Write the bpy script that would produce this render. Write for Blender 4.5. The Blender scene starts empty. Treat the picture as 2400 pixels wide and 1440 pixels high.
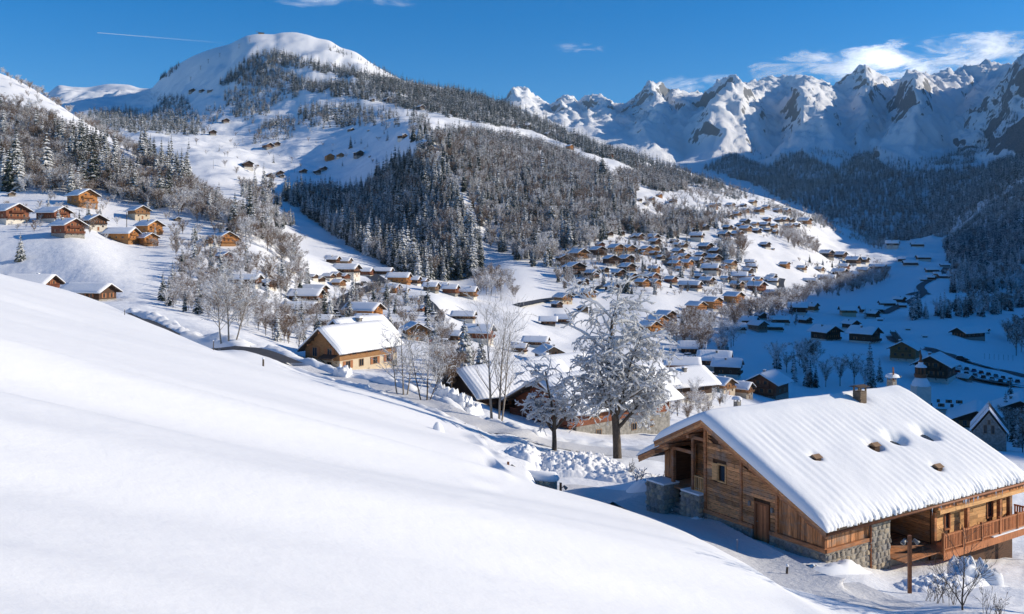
import bpy, bmesh, math, random
import numpy as np
from mathutils import Vector, Matrix

# ------------------------------------------------------------------ camera, sky, sun, exposure
scene = bpy.context.scene
COL = scene.collection
PI = math.pi
F, HU, HV = 2100.0, 1200.0, 590.0        # focal length and horizon of the 2400 px wide photograph

cam_data = bpy.data.cameras.new('camera')
cam = bpy.data.objects.new('camera', cam_data)
COL.objects.link(cam)
cam.location = (0, 0, 0)
cam.rotation_euler = (PI / 2, 0, 0)       # level camera, looking along +Y
cam_data.sensor_width = 36
cam_data.lens = 36 * F / 2400
cam_data.shift_y = (HV - 720) / 2400      # shift lens keeps the verticals upright
cam_data.clip_start = 0.1
cam_data.clip_end = 40000
scene.camera = cam

SUN_AZ, SUN_EL = math.radians(3), math.radians(21)     # azimuth from +X towards +Y
SUN = Vector((math.cos(SUN_EL) * math.cos(SUN_AZ), math.cos(SUN_EL) * math.sin(SUN_AZ), math.sin(SUN_EL)))
world = bpy.data.worlds.new('World')
scene.world = world
world.use_nodes = True
wn, wl = world.node_tree.nodes, world.node_tree.links
wn.clear()
sky = wn.new('ShaderNodeTexSky')
sky.sky_type = 'NISHITA'
sky.sun_disc = False
sky.sun_elevation = SUN_EL
sky.sun_rotation = PI / 2 - SUN_AZ
sky.altitude = 1600
sky.air_density = 1.0
sky.dust_density = 0.15
sky.ozone_density = 3.0
hs = wn.new('ShaderNodeHueSaturation')
hs.inputs['Saturation'].default_value = 1.45
hs.inputs['Hue'].default_value = 0.506
hs.inputs['Value'].default_value = 1.06
bg = wn.new('ShaderNodeBackground')
bg.inputs['Strength'].default_value = 0.115
wo = wn.new('ShaderNodeOutputWorld')
wl.new(sky.outputs[0], hs.inputs['Color'])
wl.new(hs.outputs[0], bg.inputs[0])
wl.new(bg.outputs[0], wo.inputs[0])

sun_data = bpy.data.lights.new('sun', 'SUN')
sun_data.energy = 5.0
sun_data.angle = math.radians(0.5)
sun_data.color = (1.0, 0.89, 0.72)
sun = bpy.data.objects.new('sun', sun_data)
sun.rotation_euler = SUN.to_track_quat('Z', 'Y').to_euler()
sun.location = (200, 50, 200)
COL.objects.link(sun)

scene.view_settings.view_transform = 'Standard'
scene.view_settings.look = 'None'
scene.view_settings.exposure = 0.26
scene.view_settings.gamma = 1.0
scene.view_settings.use_curve_mapping = False
scene.cycles.max_bounces = 6
scene.cycles.diffuse_bounces = 3
scene.cycles.transparent_max_bounces = 12

# ------------------------------------------------------------------ helpers
def tag(o, label=None, cat=None, group=None, kind=None):
    if label: o['label'] = label
    if cat: o['category'] = cat
    if group: o['group'] = group
    if kind: o['kind'] = kind
    return o

def empty(name, loc=(0, 0, 0), rz=0.0, s=1.0):
    o = bpy.data.objects.new(name, None)
    o.location = loc
    o.rotation_euler = (0, 0, rz)
    o.scale = (s, s, s)
    o.empty_display_size = 0.5
    COL.objects.link(o)
    return o

def link_mesh(name, me, parent=None, loc=None):
    o = bpy.data.objects.new(name, me)
    COL.objects.link(o)
    if parent is not None: o.parent = parent
    if loc is not None: o.location = loc
    return o

class MB:
    """collects faces for ONE mesh"""
    def __init__(self):
        self.v, self.f, self.m, self.sm = [], [], [], []
    def add(self, vs, fs, mat=0, smooth=False):
        b = len(self.v)
        self.v.extend([tuple(p) for p in vs])
        for f in fs:
            self.f.append(tuple(i + b for i in f))
            self.m.append(mat)
            self.sm.append(smooth)
        return b
    def box(self, c, s, rz=0.0, mat=0, M=None):
        x, y, z = s[0] / 2, s[1] / 2, s[2] / 2
        ca, sa = math.cos(rz), math.sin(rz)
        vs = []
        for dz in (-z, z):
            for dx, dy in ((-x, -y), (x, -y), (x, y), (-x, y)):
                p = Vector((c[0] + dx * ca - dy * sa, c[1] + dx * sa + dy * ca, c[2] + dz))
                vs.append(M @ p if M else p)
        self.add(vs, [(3, 2, 1, 0), (4, 5, 6, 7), (0, 1, 5, 4), (1, 2, 6, 5), (2, 3, 7, 6), (3, 0, 4, 7)], mat)
    def box2(self, a, b, mat=0):
        self.box(((a[0] + b[0]) / 2, (a[1] + b[1]) / 2, (a[2] + b[2]) / 2), (abs(b[0] - a[0]), abs(b[1] - a[1]), abs(b[2] - a[2])), 0, mat)
    def beam(self, a, b, w, h, mat=0, up=(0, 0, 1)):
        a, b = Vector(a), Vector(b)
        d = (b - a).normalized()
        s = d.cross(Vector(up))
        if s.length < 1e-4: s = d.cross(Vector((1, 0, 0)))
        s.normalize()
        t = s.cross(d).normalized()
        vs = []
        for p in (a, b):
            for i, j in ((-1, -1), (1, -1), (1, 1), (-1, 1)):
                vs.append(p + s * (i * w / 2) + t * (j * h / 2))
        self.add(vs, [(0, 1, 2, 3), (7, 6, 5, 4), (0, 4, 5, 1), (1, 5, 6, 2), (2, 6, 7, 3), (3, 7, 4, 0)], mat)
    def prism(self, poly, axis_vec, mat=0):
        """extrude a planar polygon (list of 3D points) along axis_vec"""
        n = len(poly)
        av = Vector(axis_vec)
        vs = [Vector(p) for p in poly] + [Vector(p) + av for p in poly]
        fs = [tuple(range(n))[::-1], tuple(range(n, 2 * n))]
        for i in range(n):
            j = (i + 1) % n
            fs.append((i, j, n + j, n + i))
        self.add(vs, fs, mat)
    def tube(self, pts, rads, n=6, mat=0, cap=True, smooth=True):
        pts = [Vector(p) for p in pts]
        k = len(pts)
        vs, fs = [], []
        s0 = None
        for i, p in enumerate(pts):
            d = (pts[min(i + 1, k - 1)] - pts[max(i - 1, 0)])
            if d.length < 1e-9: d = Vector((0, 0, 1))
            d.normalize()
            if s0 is None:
                s = d.cross(Vector((0, 0, 1)) if abs(d.z) < .9 else Vector((1, 0, 0)))
            else:
                s = s0 - d * s0.dot(d)
            if s.length < 1e-6: s = d.orthogonal()
            s.normalize(); s0 = s
            t = d.cross(s)
            for a in range(n):
                an = 2 * PI * a / n
                vs.append(p + (s * math.cos(an) + t * math.sin(an)) * rads[i])
        for i in range(k - 1):
            for a in range(n):
                b = (a + 1) % n
                fs.append((i * n + a, i * n + b, (i + 1) * n + b, (i + 1) * n + a))
        if cap:
            fs.append(tuple(range(n))[::-1]); fs.append(tuple(range((k - 1) * n, k * n)))
        self.add(vs, fs, mat, smooth)
    def mesh(self, name, mats=()):
        me = bpy.data.meshes.new(name)
        me.from_pydata(self.v, [], self.f)
        for m in (mats if isinstance(mats, (list, tuple)) else [mats]): me.materials.append(m)
        me.polygons.foreach_set('material_index', np.array(self.m, dtype=np.int32))
        me.polygons.foreach_set('use_smooth', np.array(self.sm, dtype=bool))
        me.update()
        return me
    def build(self, name, mats, parent=None):
        return link_mesh(name, self.mesh(name, mats), parent)

def fast_mesh(name, V, Fq, mats, smooth=True, midx=None):
    """numpy verts (n,3) and faces (m,3 or 4) -> mesh"""
    me = bpy.data.meshes.new(name)
    V = np.ascontiguousarray(V, dtype=np.float32); Fq = np.ascontiguousarray(Fq, dtype=np.int32)
    k = Fq.shape[1]
    me.vertices.add(len(V)); me.vertices.foreach_set('co', V.ravel())
    me.loops.add(Fq.size); me.loops.foreach_set('vertex_index', Fq.ravel())
    me.polygons.add(len(Fq))
    me.polygons.foreach_set('loop_start', np.arange(0, Fq.size, k, dtype=np.int32))
    for m in mats: me.materials.append(m)
    if midx is not None: me.polygons.foreach_set('material_index', midx.astype(np.int32))
    me.polygons.foreach_set('use_smooth', np.full(len(Fq), smooth))
    me.update(calc_edges=True)
    return me

# gradient noise, vectorised
_rng = np.random.RandomState(7)
_perm = _rng.permutation(512)
_gr = np.stack([np.cos(np.arange(64) * 2 * PI / 64 + .3), np.sin(np.arange(64) * 2 * PI / 64 + .3)], 1)
def pnoise(x, y, seed=0):
    x = np.asarray(x, float); y = np.asarray(y, float)
    xi = np.floor(x).astype(int); yi = np.floor(y).astype(int)
    xf, yf = x - xi, y - yi
    def g(ix, iy):
        h = _perm[(_perm[(ix + seed * 37) % 512] + iy) % 512] % 64
        return _gr[h]
    def dt(ix, iy, dx, dy):
        q = g(ix, iy)
        return q[..., 0] * dx + q[..., 1] * dy
    u = xf ** 3 * (xf * (xf * 6 - 15) + 10); v = yf ** 3 * (yf * (yf * 6 - 15) + 10)
    a = dt(xi, yi, xf, yf); b = dt(xi + 1, yi, xf - 1, yf)
    c = dt(xi, yi + 1, xf, yf - 1); d = dt(xi + 1, yi + 1, xf - 1, yf - 1)
    return (a * (1 - u) + b * u) * (1 - v) + (c * (1 - u) + d * u) * v * 1.0
def fbm(x, y, o=4, seed=0, ridged=False):
    s, a, t = 0, 1.0, 0
    for k in range(o):
        n = pnoise(x * 2 ** k, y * 2 ** k, seed + k * 5)
        s = s + a * ((1 - 2.2 * np.abs(n)) if ridged else n * 1.4)
        t += a; a *= 0.5
    return s / t
# ------------------------------------------------------------------ materials
def new_mat(name):
    m = bpy.data.materials.new(name)
    m.use_nodes = True
    nt = m.node_tree
    nt.nodes.clear()
    out = nt.nodes.new('ShaderNodeOutputMaterial')
    b = nt.nodes.new('ShaderNodeBsdfPrincipled')
    nt.links.new(b.outputs[0], out.inputs[0])
    b.inputs['Specular IOR Level'].default_value = 0.3
    return m, nt, b
def N(nt, t, **kw):
    n = nt.nodes.new(t)
    for k, v in kw.items():
        if k.startswith('i_'):
            n.inputs[k[2:].replace('_', ' ')].default_value = v
        else:
            setattr(n, k, v)
    return n
def noise_node(nt, scale, detail=4, coord='Object', rough=0.55, stretch=None):
    tc = N(nt, 'ShaderNodeTexCoord')
    src = tc.outputs[coord]
    if stretch:
        mp = N(nt, 'ShaderNodeMapping'); mp.inputs['Scale'].default_value = stretch
        nt.links.new(src, mp.inputs[0]); src = mp.outputs[0]
    n = N(nt, 'ShaderNodeTexNoise'); n.inputs['Scale'].default_value = scale; n.inputs['Detail'].default_value = detail
    n.inputs['Roughness'].default_value = rough
    nt.links.new(src, n.inputs['Vector'])
    return n
def ramp(nt, src, stops):
    r = N(nt, 'ShaderNodeValToRGB')
    e = r.color_ramp.elements
    while len(e) < len(stops): e.new(0.5)
    for i, (p, c) in enumerate(stops):
        e[i].position = p; e[i].color = (*c, 1) if len(c) == 3 else c
    nt.links.new(src, r.inputs[0])
    return r
def mixc(nt, fac, a, b, mode='MIX'):
    m = N(nt, 'ShaderNodeMix', data_type='RGBA', blend_type=mode)
    for s, i in ((fac, 0), (a, 6), (b, 7)):
        if isinstance(s, (int, float)): m.inputs[i].default_value = s
        elif isinstance(s, tuple): m.inputs[i].default_value = (*s, 1) if len(s) == 3 else s
        else: nt.links.new(s, m.inputs[i])
    return m.outputs[2]
def math_node(nt, op, a, b=None, clamp=False):
    m = N(nt, 'ShaderNodeMath', operation=op, use_clamp=clamp)
    for i, s in enumerate((a, b)):
        if s is None: continue
        if isinstance(s, (int, float)): m.inputs[i].default_value = s
        else: nt.links.new(s, m.inputs[i])
    return m.outputs[0]
def maprange(nt, src, a, b, c=0.0, d=1.0):
    m = N(nt, 'ShaderNodeMapRange', interpolation_type='SMOOTHSTEP')
    for i, v in enumerate((a, b, c, d)): m.inputs[i + 1].default_value = v
    nt.links.new(src, m.inputs[0])
    return m.outputs[0]
def bump(nt, b, src, strength, dist):
    bp = N(nt, 'ShaderNodeBump'); bp.inputs['Strength'].default_value = strength; bp.inputs['Distance'].default_value = dist
    nt.links.new(src, bp.inputs['Height']); nt.links.new(bp.outputs[0], b.inputs['Normal'])
    return bp

SNOW_C = (0.83, 0.84, 0.855)
M = {}
def mk_snow(name, scale, strength, dist, col=SNOW_C):
    m, nt, b = new_mat(name)
    b.inputs['Roughness'].default_value = 0.75
    b.inputs['Base Color'].default_value = (*col, 1)
    n = noise_node(nt, scale, 9, 'Object', 0.62)
    bump(nt, b, n.outputs['Fac'], strength, dist)
    return m
M['snow'] = mk_snow('snow', 3.0, 0.35, 0.05)
M['snow_meadow'] = mk_snow('snow_meadow', 0.9, 0.4, 0.10)
M['snow_road'] = mk_snow('packed_snow', 2.5, 0.8, 0.12, (0.62, 0.62, 0.63))

# terrain beyond the meadow: snow with rock on the steep faces and scrub showing through
def mk_terrain(name, nscale, rock=(0.62, 0.5), rockcol=((0.10, 0.10, 0.105), (0.26, 0.25, 0.24)), bumpd=3.0, hum=0.5):
    m, nt, b = new_mat(name)
    b.inputs['Roughness'].default_value = 0.8
    geo = N(nt, 'ShaderNodeNewGeometry')
    sep = N(nt, 'ShaderNodeSeparateXYZ'); nt.links.new(geo.outputs['Normal'], sep.inputs[0])
    n1 = noise_node(nt, nscale, 8, 'Object', 0.65)
    n2 = noise_node(nt, nscale * 4, 6, 'Object', 0.7, (1, 1, 2.5))
    s = math_node(nt, 'ADD', sep.outputs[2], math_node(nt, 'MULTIPLY', math_node(nt, 'SUBTRACT', n1.outputs['Fac'], 0.5), 0.75))
    fac = maprange(nt, s, rock[0], rock[1])
    rc = ramp(nt, n2.outputs['Fac'], [(0.3, rockcol[0]), (0.7, rockcol[1])])
    nt.links.new(mixc(nt, fac, SNOW_C, rc.outputs[0]), b.inputs['Base Color'])
    bump(nt, b, n2.outputs['Fac'], hum, bumpd)
    return m
M['snow_ground'] = mk_snow('snow_ground', 0.35, 0.5, 0.6)
M['snow_slope'] = mk_terrain('snow_slope', 0.02, (0.42, 0.30), bumpd=1.5, hum=0.4)
M['snow_range'] = mk_terrain('snow_range', 0.02, (0.50, 0.40), ((0.07, 0.075, 0.085), (0.22, 0.22, 0.22)), bumpd=14.0, hum=0.7)

# ------------------------------------------------------------------ terrain: one height field lofted through feature lines (ridges, feet, roads)
def PL(u, v): return (HV - v) / F
def plane_y(u, v):                          # where the near meadow's plane z = a + bx + cy meets the line of sight
    return -4.52 / ((HV - v) / F + 0.2895 * (u - HU) / F + 0.1598)
def plane_z(x, y): return -4.52 - 0.2895 * x - 0.1598 * y
def pv(u, y): return HV - F * plane_z((u - HU) / F * y, y) / y
CREST = [(-500, 410), (-200, 560), (0, 642), (130, 673), (230, 704), (300, 737), (400, 778), (500, 820), (600, 857), (700, 886), (800, 904), (900, 927), (1000, 956),
         (1080, 990), (1110, 1012), (1140, 1060), (1180, 1112), (1235, 1132), (1260, 1139), (1340, 1158), (1440, 1186), (1600, 1246), (1750, 1325), (1900, 1422), (2000, 1485), (2200, 1590), (2400, 1680), (2900, 1850)]
LINES = {   # (u, distance, v) : each line runs right across the picture
 'B': [(-500, 300, 430), (0, 195, 700), (150, 182, 712), (300, 152, 741), (400, 140, 783), (500, 131, 822), (560, 127, 818), (630, 126, 833), (700, 123, 866), (800, 118, 895), (900, 112, 912), (1000, 104, 942), (1080, 99, pv(1080, 99)), (1110, 97, pv(1110, 97)), (1140, 76, pv(1140, 76)), (1180, 62, pv(1180, 62)), (1228, 58, pv(1228, 58)), (1275, 57, 1178), (1350, 56, 1195), (1450, 56, 1197), (1550, 54.5, 1216), (1650, 50, 1266), (1800, 43.5, 1368), (1900, 41, 1390), (2000, 38, 1420), (2100, 37, 1440), (2250, 36, 1450), (2400, 40, 1420), (2900, 46, 1400)],
 'C': [(-500, 340, 400), (0, 220, 690), (150, 205, 703), (300, 168, 726), (400, 156, 752), (500, 149, 775), (560, 145, 790), (630, 140, 810), (700, 136, 842), (800, 130, 873), (900, 122, 893), (1000, 115, 922), (1100, 108, 962), (1145, 101, pv(1145, 101)), (1185, 86, pv(1185, 86)), (1228, 70, pv(1228, 70)), (1275, 65, 1124), (1350, 66, 1118), (1450, 67, 1115), (1550, 60, 1160), (1650, 56.5, 1207), (1800, 50, 1270), (1950, 47, 1320), (2080, 49.8, 1327), (2250, 52, 1318), (2400, 57, 1308), (2900, 66, 1290)],
 'D': [(-500, 380, 370), (0, 250, 672), (150, 230, 688), (300, 200, 703), (450, 180, 742), (600, 162, 790), (700, 153, 830), (800, 147, 862), (900, 140, 880), (1000, 130, 903), (1100, 120, 940), (1160, 112, 975), (1240, 88, 1040), (1300, 88.5, 1056), (1350, 90, 1062), (1450, 87, 1078), (1550, 88, 1088), (1650, 82, 1110), (1800, 77, 1155), (2000, 75, 1190), (2400, 84, 1230), (2900, 95, 1240)],
 'E': [(-500, 450, 320), (0, 300, 562), (150, 300, 558), (300, 275, 630), (450, 245, 685), (600, 218, 738), (700, 202, 787), (800, 192, 812), (900, 188, 815), (1000, 182, 832), (1100, 168, 875), (1160, 155, 915), (1240, 137, 955), (1350, 130, 985), (1450, 128, 1003), (1550, 125, 1015), (1700, 125, 1035), (1850, 130, 1050), (2000, 140, 1060), (2400, 150, 1100), (2900, 170, 1120)],
 'F': [(-500, 540, 250), (0, 395, 462), (150, 395, 472), (300, 375, 525), (450, 330, 590), (600, 300, 655), (700, 282, 718), (800, 272, 745), (900, 266, 757), (1000, 262, 770), (1100, 257, 790), (1200, 252, 818), (1350, 250, 850), (1450, 250, 870), (1550, 258, 885), (1700, 270, 915), (1850, 285, 945), (2000, 290, 965), (2200, 290, 985), (2400, 280, 1015), (2900, 290, 1030)],
 'G': [(-500, 720, 130), (0, 520, 332), (150, 505, 368), (300, 475, 428), (450, 432, 490), (600, 385, 560), (700, 372, 640), (800, 375, 690), (900, 385, 692), (1000, 385, 692), (1100, 380, 737), (1200, 378, 755), (1350, 375, 800), (1450, 380, 805), (1550, 385, 812), (1700, 395, 832), (1850, 405, 845), (2000, 415, 845), (2200, 425, 845), (2400, 415, 890), (2900, 420, 870)],
 'H': [(-500, 900, 10), (0, 700, 172), (100, 680, 222), (200, 650, 288), (300, 620, 340), (400, 582, 396), (450, 562, 432), (500, 535, 458), (560, 505, 492), (640, 466, 550), (700, 455, 588), (780, 455, 618), (850, 500, 640), (900, 500, 647), (1000, 460, 674), (1100, 450, 694), (1200, 440, 718), (1300, 430, 752), (1400, 470, 750), (1500, 500, 733), (1600, 505, 752), (1700, 510, 775), (1850, 530, 785), (2000, 550, 782), (2200, 560, 778), (2400, 555, 815), (2900, 560, 790)],
 'I': [(-500, 1250, 140), (0, 1050, 330), (200, 950, 380), (400, 820, 450), (500, 720, 490), (600, 640, 545), (700, 600, 592), (800, 585, 616), (900, 580, 642), (1000, 560, 668), (1100, 560, 690), (1200, 560, 668), (1300, 580, 676), (1400, 615, 662), (1500, 640, 660), (1600, 640, 680), (1700, 645, 692), (1850, 680, 716), (2000, 750, 716), (2200, 800, 700), (2300, 790, 712), (2400, 740, 735), (2900, 720, 600)],
 'J': [(-500, 1500, 180), (0, 1400, 340), (200, 1250, 370), (400, 1050, 430), (500, 980, 450), (600, 900, 485), (700, 860, 540), (800, 790, 580), (900, 730, 610), (1000, 680, 640), (1080, 665, 652), (1130, 670, 642), (1200, 720, 604), (1300, 760, 592), (1400, 790, 575), (1500, 815, 582), (1600, 820, 602), (1700, 845, 608), (1850, 890, 645), (2000, 980, 668), (2200, 1100, 652), (2300, 1050, 672), (2400, 900, 700), (2900, 850, 520)],
 'K': [(-500, 2200, 200), (0, 1900, 300), (200, 1650, 330), (400, 1350, 352), (500, 1280, 370), (600, 1240, 405), (700, 1180, 445), (800, 1080, 480), (900, 960, 490), (1000, 850, 500), (1075, 800, 505), (1140, 840, 500), (1200, 910, 478), (1300, 980, 472), (1400, 1030, 482), (1500, 1070, 505), (1600, 1080, 525), (1700, 1100, 535), (1850, 1150, 575), (2000, 1350, 608), (2200, 1450, 610), (2300, 1350, 625), (2400, 1150, 640), (2900, 1050, 420)],
 'L': [(-500, 2900, 205), (0, 2600, 275), (200, 2400, 272), (300, 2200, 282), (400, 1850, 305), (500, 1700, 325), (600, 1600, 348), (700, 1480, 372), (800, 1350, 388), (900, 1200, 372), (1000, 1050, 330), (1080, 1060, 365), (1200, 1250, 380), (1300, 1330, 390), (1400, 1380, 402), (1500, 1400, 432), (1600, 1400, 462), (1700, 1450, 482), (1850, 1520, 524), (2000, 1750, 572), (2200, 2000, 575), (2300, 1900, 560), (2400, 1650, 540), (2900, 1400, 300)],
 'M': [(-500, 3800, 210), (0, 3600, 245), (200, 3300, 232), (300, 2900, 250), (400, 2400, 252), (500, 2150, 252), (600, 2000, 262), (700, 1900, 262), (800, 1800, 272), (900, 1750, 262), (1000, 1650, 275), (1100, 1650, 293), (1200, 1720, 312), (1300, 1770, 338), (1400, 1810, 360), (1500, 1810, 394), (1600, 1750, 434), (1700, 1780, 455), (1800, 1800, 485), (1900, 1850, 516), (2000, 2080, 552), (2100, 2300, 572), (2200, 2500, 560), (2300, 2400, 500), (2400, 2150, 465), (2900, 1800, 180)],
 'N': [(-500, 4600, 200), (0, 4500, 232), (110, 4400, 219), (140, 4400, 200), (170, 4350, 204), (200, 4350, 205), (260, 4300, 197), (300, 4250, 199), (330, 4100, 207), (352, 3800, 208), (370, 3400, 192), (385, 3300, 178), (400, 3250, 161), (425, 3200, 147), (450, 3150, 133), (480, 3100, 121), (500, 3080, 114), (540, 3050, 103), (560, 3000, 93), (580, 3000, 84), (610, 3000, 80), (640, 3000, 81), (660, 3000, 77), (685, 3000, 76), (720, 2950, 82), (745, 2920, 90), (770, 2900, 95), (800, 2850, 112), (830, 2800, 121), (870, 2750, 148), (920, 2700, 176), (950, 2650, 190), (1030, 2550, 205), (1100, 2500, 220), (1200, 2400, 252), (1300, 2300, 296), (1400, 2250, 340), (1500, 2200, 366), (1600, 2100, 399), (1700, 2050, 434), (1800, 2050, 468), (1900, 2100, 503), (2000, 2250, 543), (2080, 2450, 569), (2130, 2600, 572), (2200, 2850, 535), (2300, 2850, 470), (2400, 2650, 405), (2900, 2300, 80)],
 'O': [(-500, 5500, 300), (0, 5500, 300), (300, 5000, 330), (600, 4500, 330), (900, 3700, 370), (1200, 3300, 440), (1500, 2950, 480), (1700, 2850, 500), (1900, 2850, 540), (2050, 2900, 570), (2200, 3300, 500), (2300, 3350, 442), (2400, 3200, 385), (2900, 3000, 40)],
 'P': [(-500, 6000, 310), (900, 4500, 330), (1200, 4500, 350), (1500, 4400, 375), (1650, 4200, 395), (1800, 4000, 425), (1950, 3900, 425), (2100, 4000, 400), (2250, 4000, 382), (2400, 3900, 360), (2900, 3600, 0)],
 'Q': [(-500, 7000, 320), (900, 5600, 300), (1200, 5600, 285), (1400, 5500, 318), (1480, 5300, 330), (1530, 5150, 322), (1580, 5100, 345), (1640, 5050, 380), (1690, 4980, 352), (1730, 4850, 342), (1780, 4950, 362), (1810, 4950, 380), (1850, 4850, 352), (1900, 4800, 340), (1960, 4950, 366), (2000, 4900, 352), (2060, 4950, 370), (2100, 4800, 352), (2150, 4750, 345), (2200, 4800, 372), (2260, 4600, 345), (2300, 4450, 310), (2350, 4350, 285), (2400, 4250, 270), (2900, 4000, -40)],
 'R': [(-500, 8000, 320), (900, 6800, 300), (1190, 6700, 262), (1225, 6600, 250), (1260, 6700, 268), (1300, 6800, 285), (1335, 6500, 266), (1365, 6650, 284), (1395, 6400, 262), (1412, 6350, 258), (1440, 6600, 288), (1480, 6300, 278), (1505, 6050, 262), (1530, 5900, 258), (1560, 6000, 250), (1590, 6200, 275), (1615, 6150, 250), (1640, 6250, 262), (1670, 6100, 268), (1692, 5900, 255), (1712, 5750, 222), (1725, 5650, 199), (1735, 5620, 195), (1750, 5650, 210), (1775, 5850, 242), (1800, 6000, 268), (1825, 6000, 280), (1845, 5800, 258), (1860, 5650, 226), (1872, 5600, 216), (1884, 5600, 220), (1905, 5700, 232), (1935, 5850, 246), (1962, 6000, 268), (1990, 6050, 262), (2020, 5950, 240), (2045, 6050, 262), (2080, 6100, 285), (2105, 5900, 258), (2125, 5700, 215), (2138, 5600, 192), (2150, 5560, 187), (2165, 5600, 200), (2185, 5750, 236), (2205, 5800, 246), (2235, 5900, 275), (2265, 5900, 255), (2300, 5700, 262), (2330, 5500, 232), (2352, 5300, 205), (2372, 5150, 178), (2386, 5050, 158), (2400, 4950, 148), (2450, 4800, 125), (2900, 4500, -80)],
 'S': [(-500, 9000, 330), (900, 7600, 280), (1150, 7600, 262), (1190, 7500, 240), (1200, 7400, 222), (1207, 7350, 212), (1222, 7300, 207), (1240, 7350, 213), (1252, 7400, 226), (1268, 7450, 236), (1290, 7600, 251), (1305, 7600, 249), (1322, 7450, 240), (1334, 7300, 236), (1342, 7200, 229), (1350, 7250, 237), (1365, 7350, 247), (1380, 7300, 242), (1395, 7100, 233), (1405, 7100, 236), (1420, 7150, 240), (1432, 7400, 253), (1462, 7400, 252), (1480, 7200, 240), (1500, 6900, 216), (1515, 6800, 202), (1528, 6700, 196), (1545, 6700, 197), (1560, 6800, 207), (1575, 6900, 222), (1592, 7500, 234), (1612, 7500, 226), (1632, 7300, 219), (1650, 7400, 226), (1680, 7400, 239), (1700, 7300, 232), (1735, 7300, 222), (1765, 7250, 212), (1780, 7200, 197), (1790, 7150, 186), (1812, 7150, 183), (1850, 7200, 185), (1880, 7250, 193), (1900, 7300, 197), (1925, 7300, 204), (1942, 7400, 212), (1960, 7200, 204), (1990, 7000, 180), (2008, 6900, 165), (2022, 6850, 157), (2035, 6900, 163), (2050, 7000, 173), (2075, 7200, 189), (2090, 7400, 197), (2115, 7500, 196), (2150, 7400, 195), (2190, 7100, 186), (2208, 7000, 174), (2222, 7000, 167), (2236, 7100, 175), (2262, 7200, 157), (2280, 7250, 166), (2300, 7500, 151), (2318, 7500, 149), (2340, 7600, 156), (2368, 7600, 176), (2400, 7000, 170), (2450, 6600, 130), (2900, 5000, -120)],
 'T': [(-500, 10500, 420), (1100, 9000, 420), (1700, 8800, 400), (2368, 8600, 380), (2400, 7500, 330), (2900, 7500, 200)],
}
for L_, (a_, b_) in dict(P=(1.12, .13), Q=(1.22, .28), R=(1.30, .38), S=(1.34, .42), T=(1.34, .36)).items():   # the range runs away to the left
    LINES[L_] = [(u, min(y * (a_ - b_ * max(u - 1200, -200) / 1200), 11100 if L_ != 'T' else 11600), v) for (u, y, v) in LINES[L_]]
ORDER = 'BCDEFGHIJKLMNOPQRST'
ROWS = dict(B=16, C=12, D=16, E=24, F=26, G=28, H=26, I=18, J=22, K=34, L=36, M=34, N=36, O=8, P=20, Q=24, R=56, S=64, T=6)
UCOLS = np.arange(-460, 2861, 5.0)
NC = len(UCOLS)

def pchip_slopes(x, y):
    h = np.diff(x, axis=0); d = np.diff(y, axis=0) / h
    m = np.zeros_like(y)
    w1 = 2 * h[1:] + h[:-1]; w2 = h[1:] + 2 * h[:-1]
    with np.errstate(divide='ignore', invalid='ignore'):
        hm = (w1 + w2) / (w1 / d[:-1] + w2 / d[1:])
    ok = (d[:-1] * d[1:]) > 0
    m[1:-1] = np.where(ok, hm, 0)
    m[0] = d[0]; m[-1] = d[-1]
    return m
def pchip1(xk, yk, x):
    xk = np.asarray(xk, float)[:, None]; yk = np.asarray(yk, float)[:, None]
    m = pchip_slopes(xk, yk)[:, 0]; xk = xk[:, 0]; yk = yk[:, 0]
    i = np.clip(np.searchsorted(xk, x) - 1, 0, len(xk) - 2)
    h = xk[i + 1] - xk[i]; t = np.clip((x - xk[i]) / h, 0, 1)
    return (2*t**3-3*t**2+1)*yk[i] + (t**3-2*t**2+t)*h*m[i] + (-2*t**3+3*t**2)*yk[i+1] + (t**3-t**2)*h*m[i+1]

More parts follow.
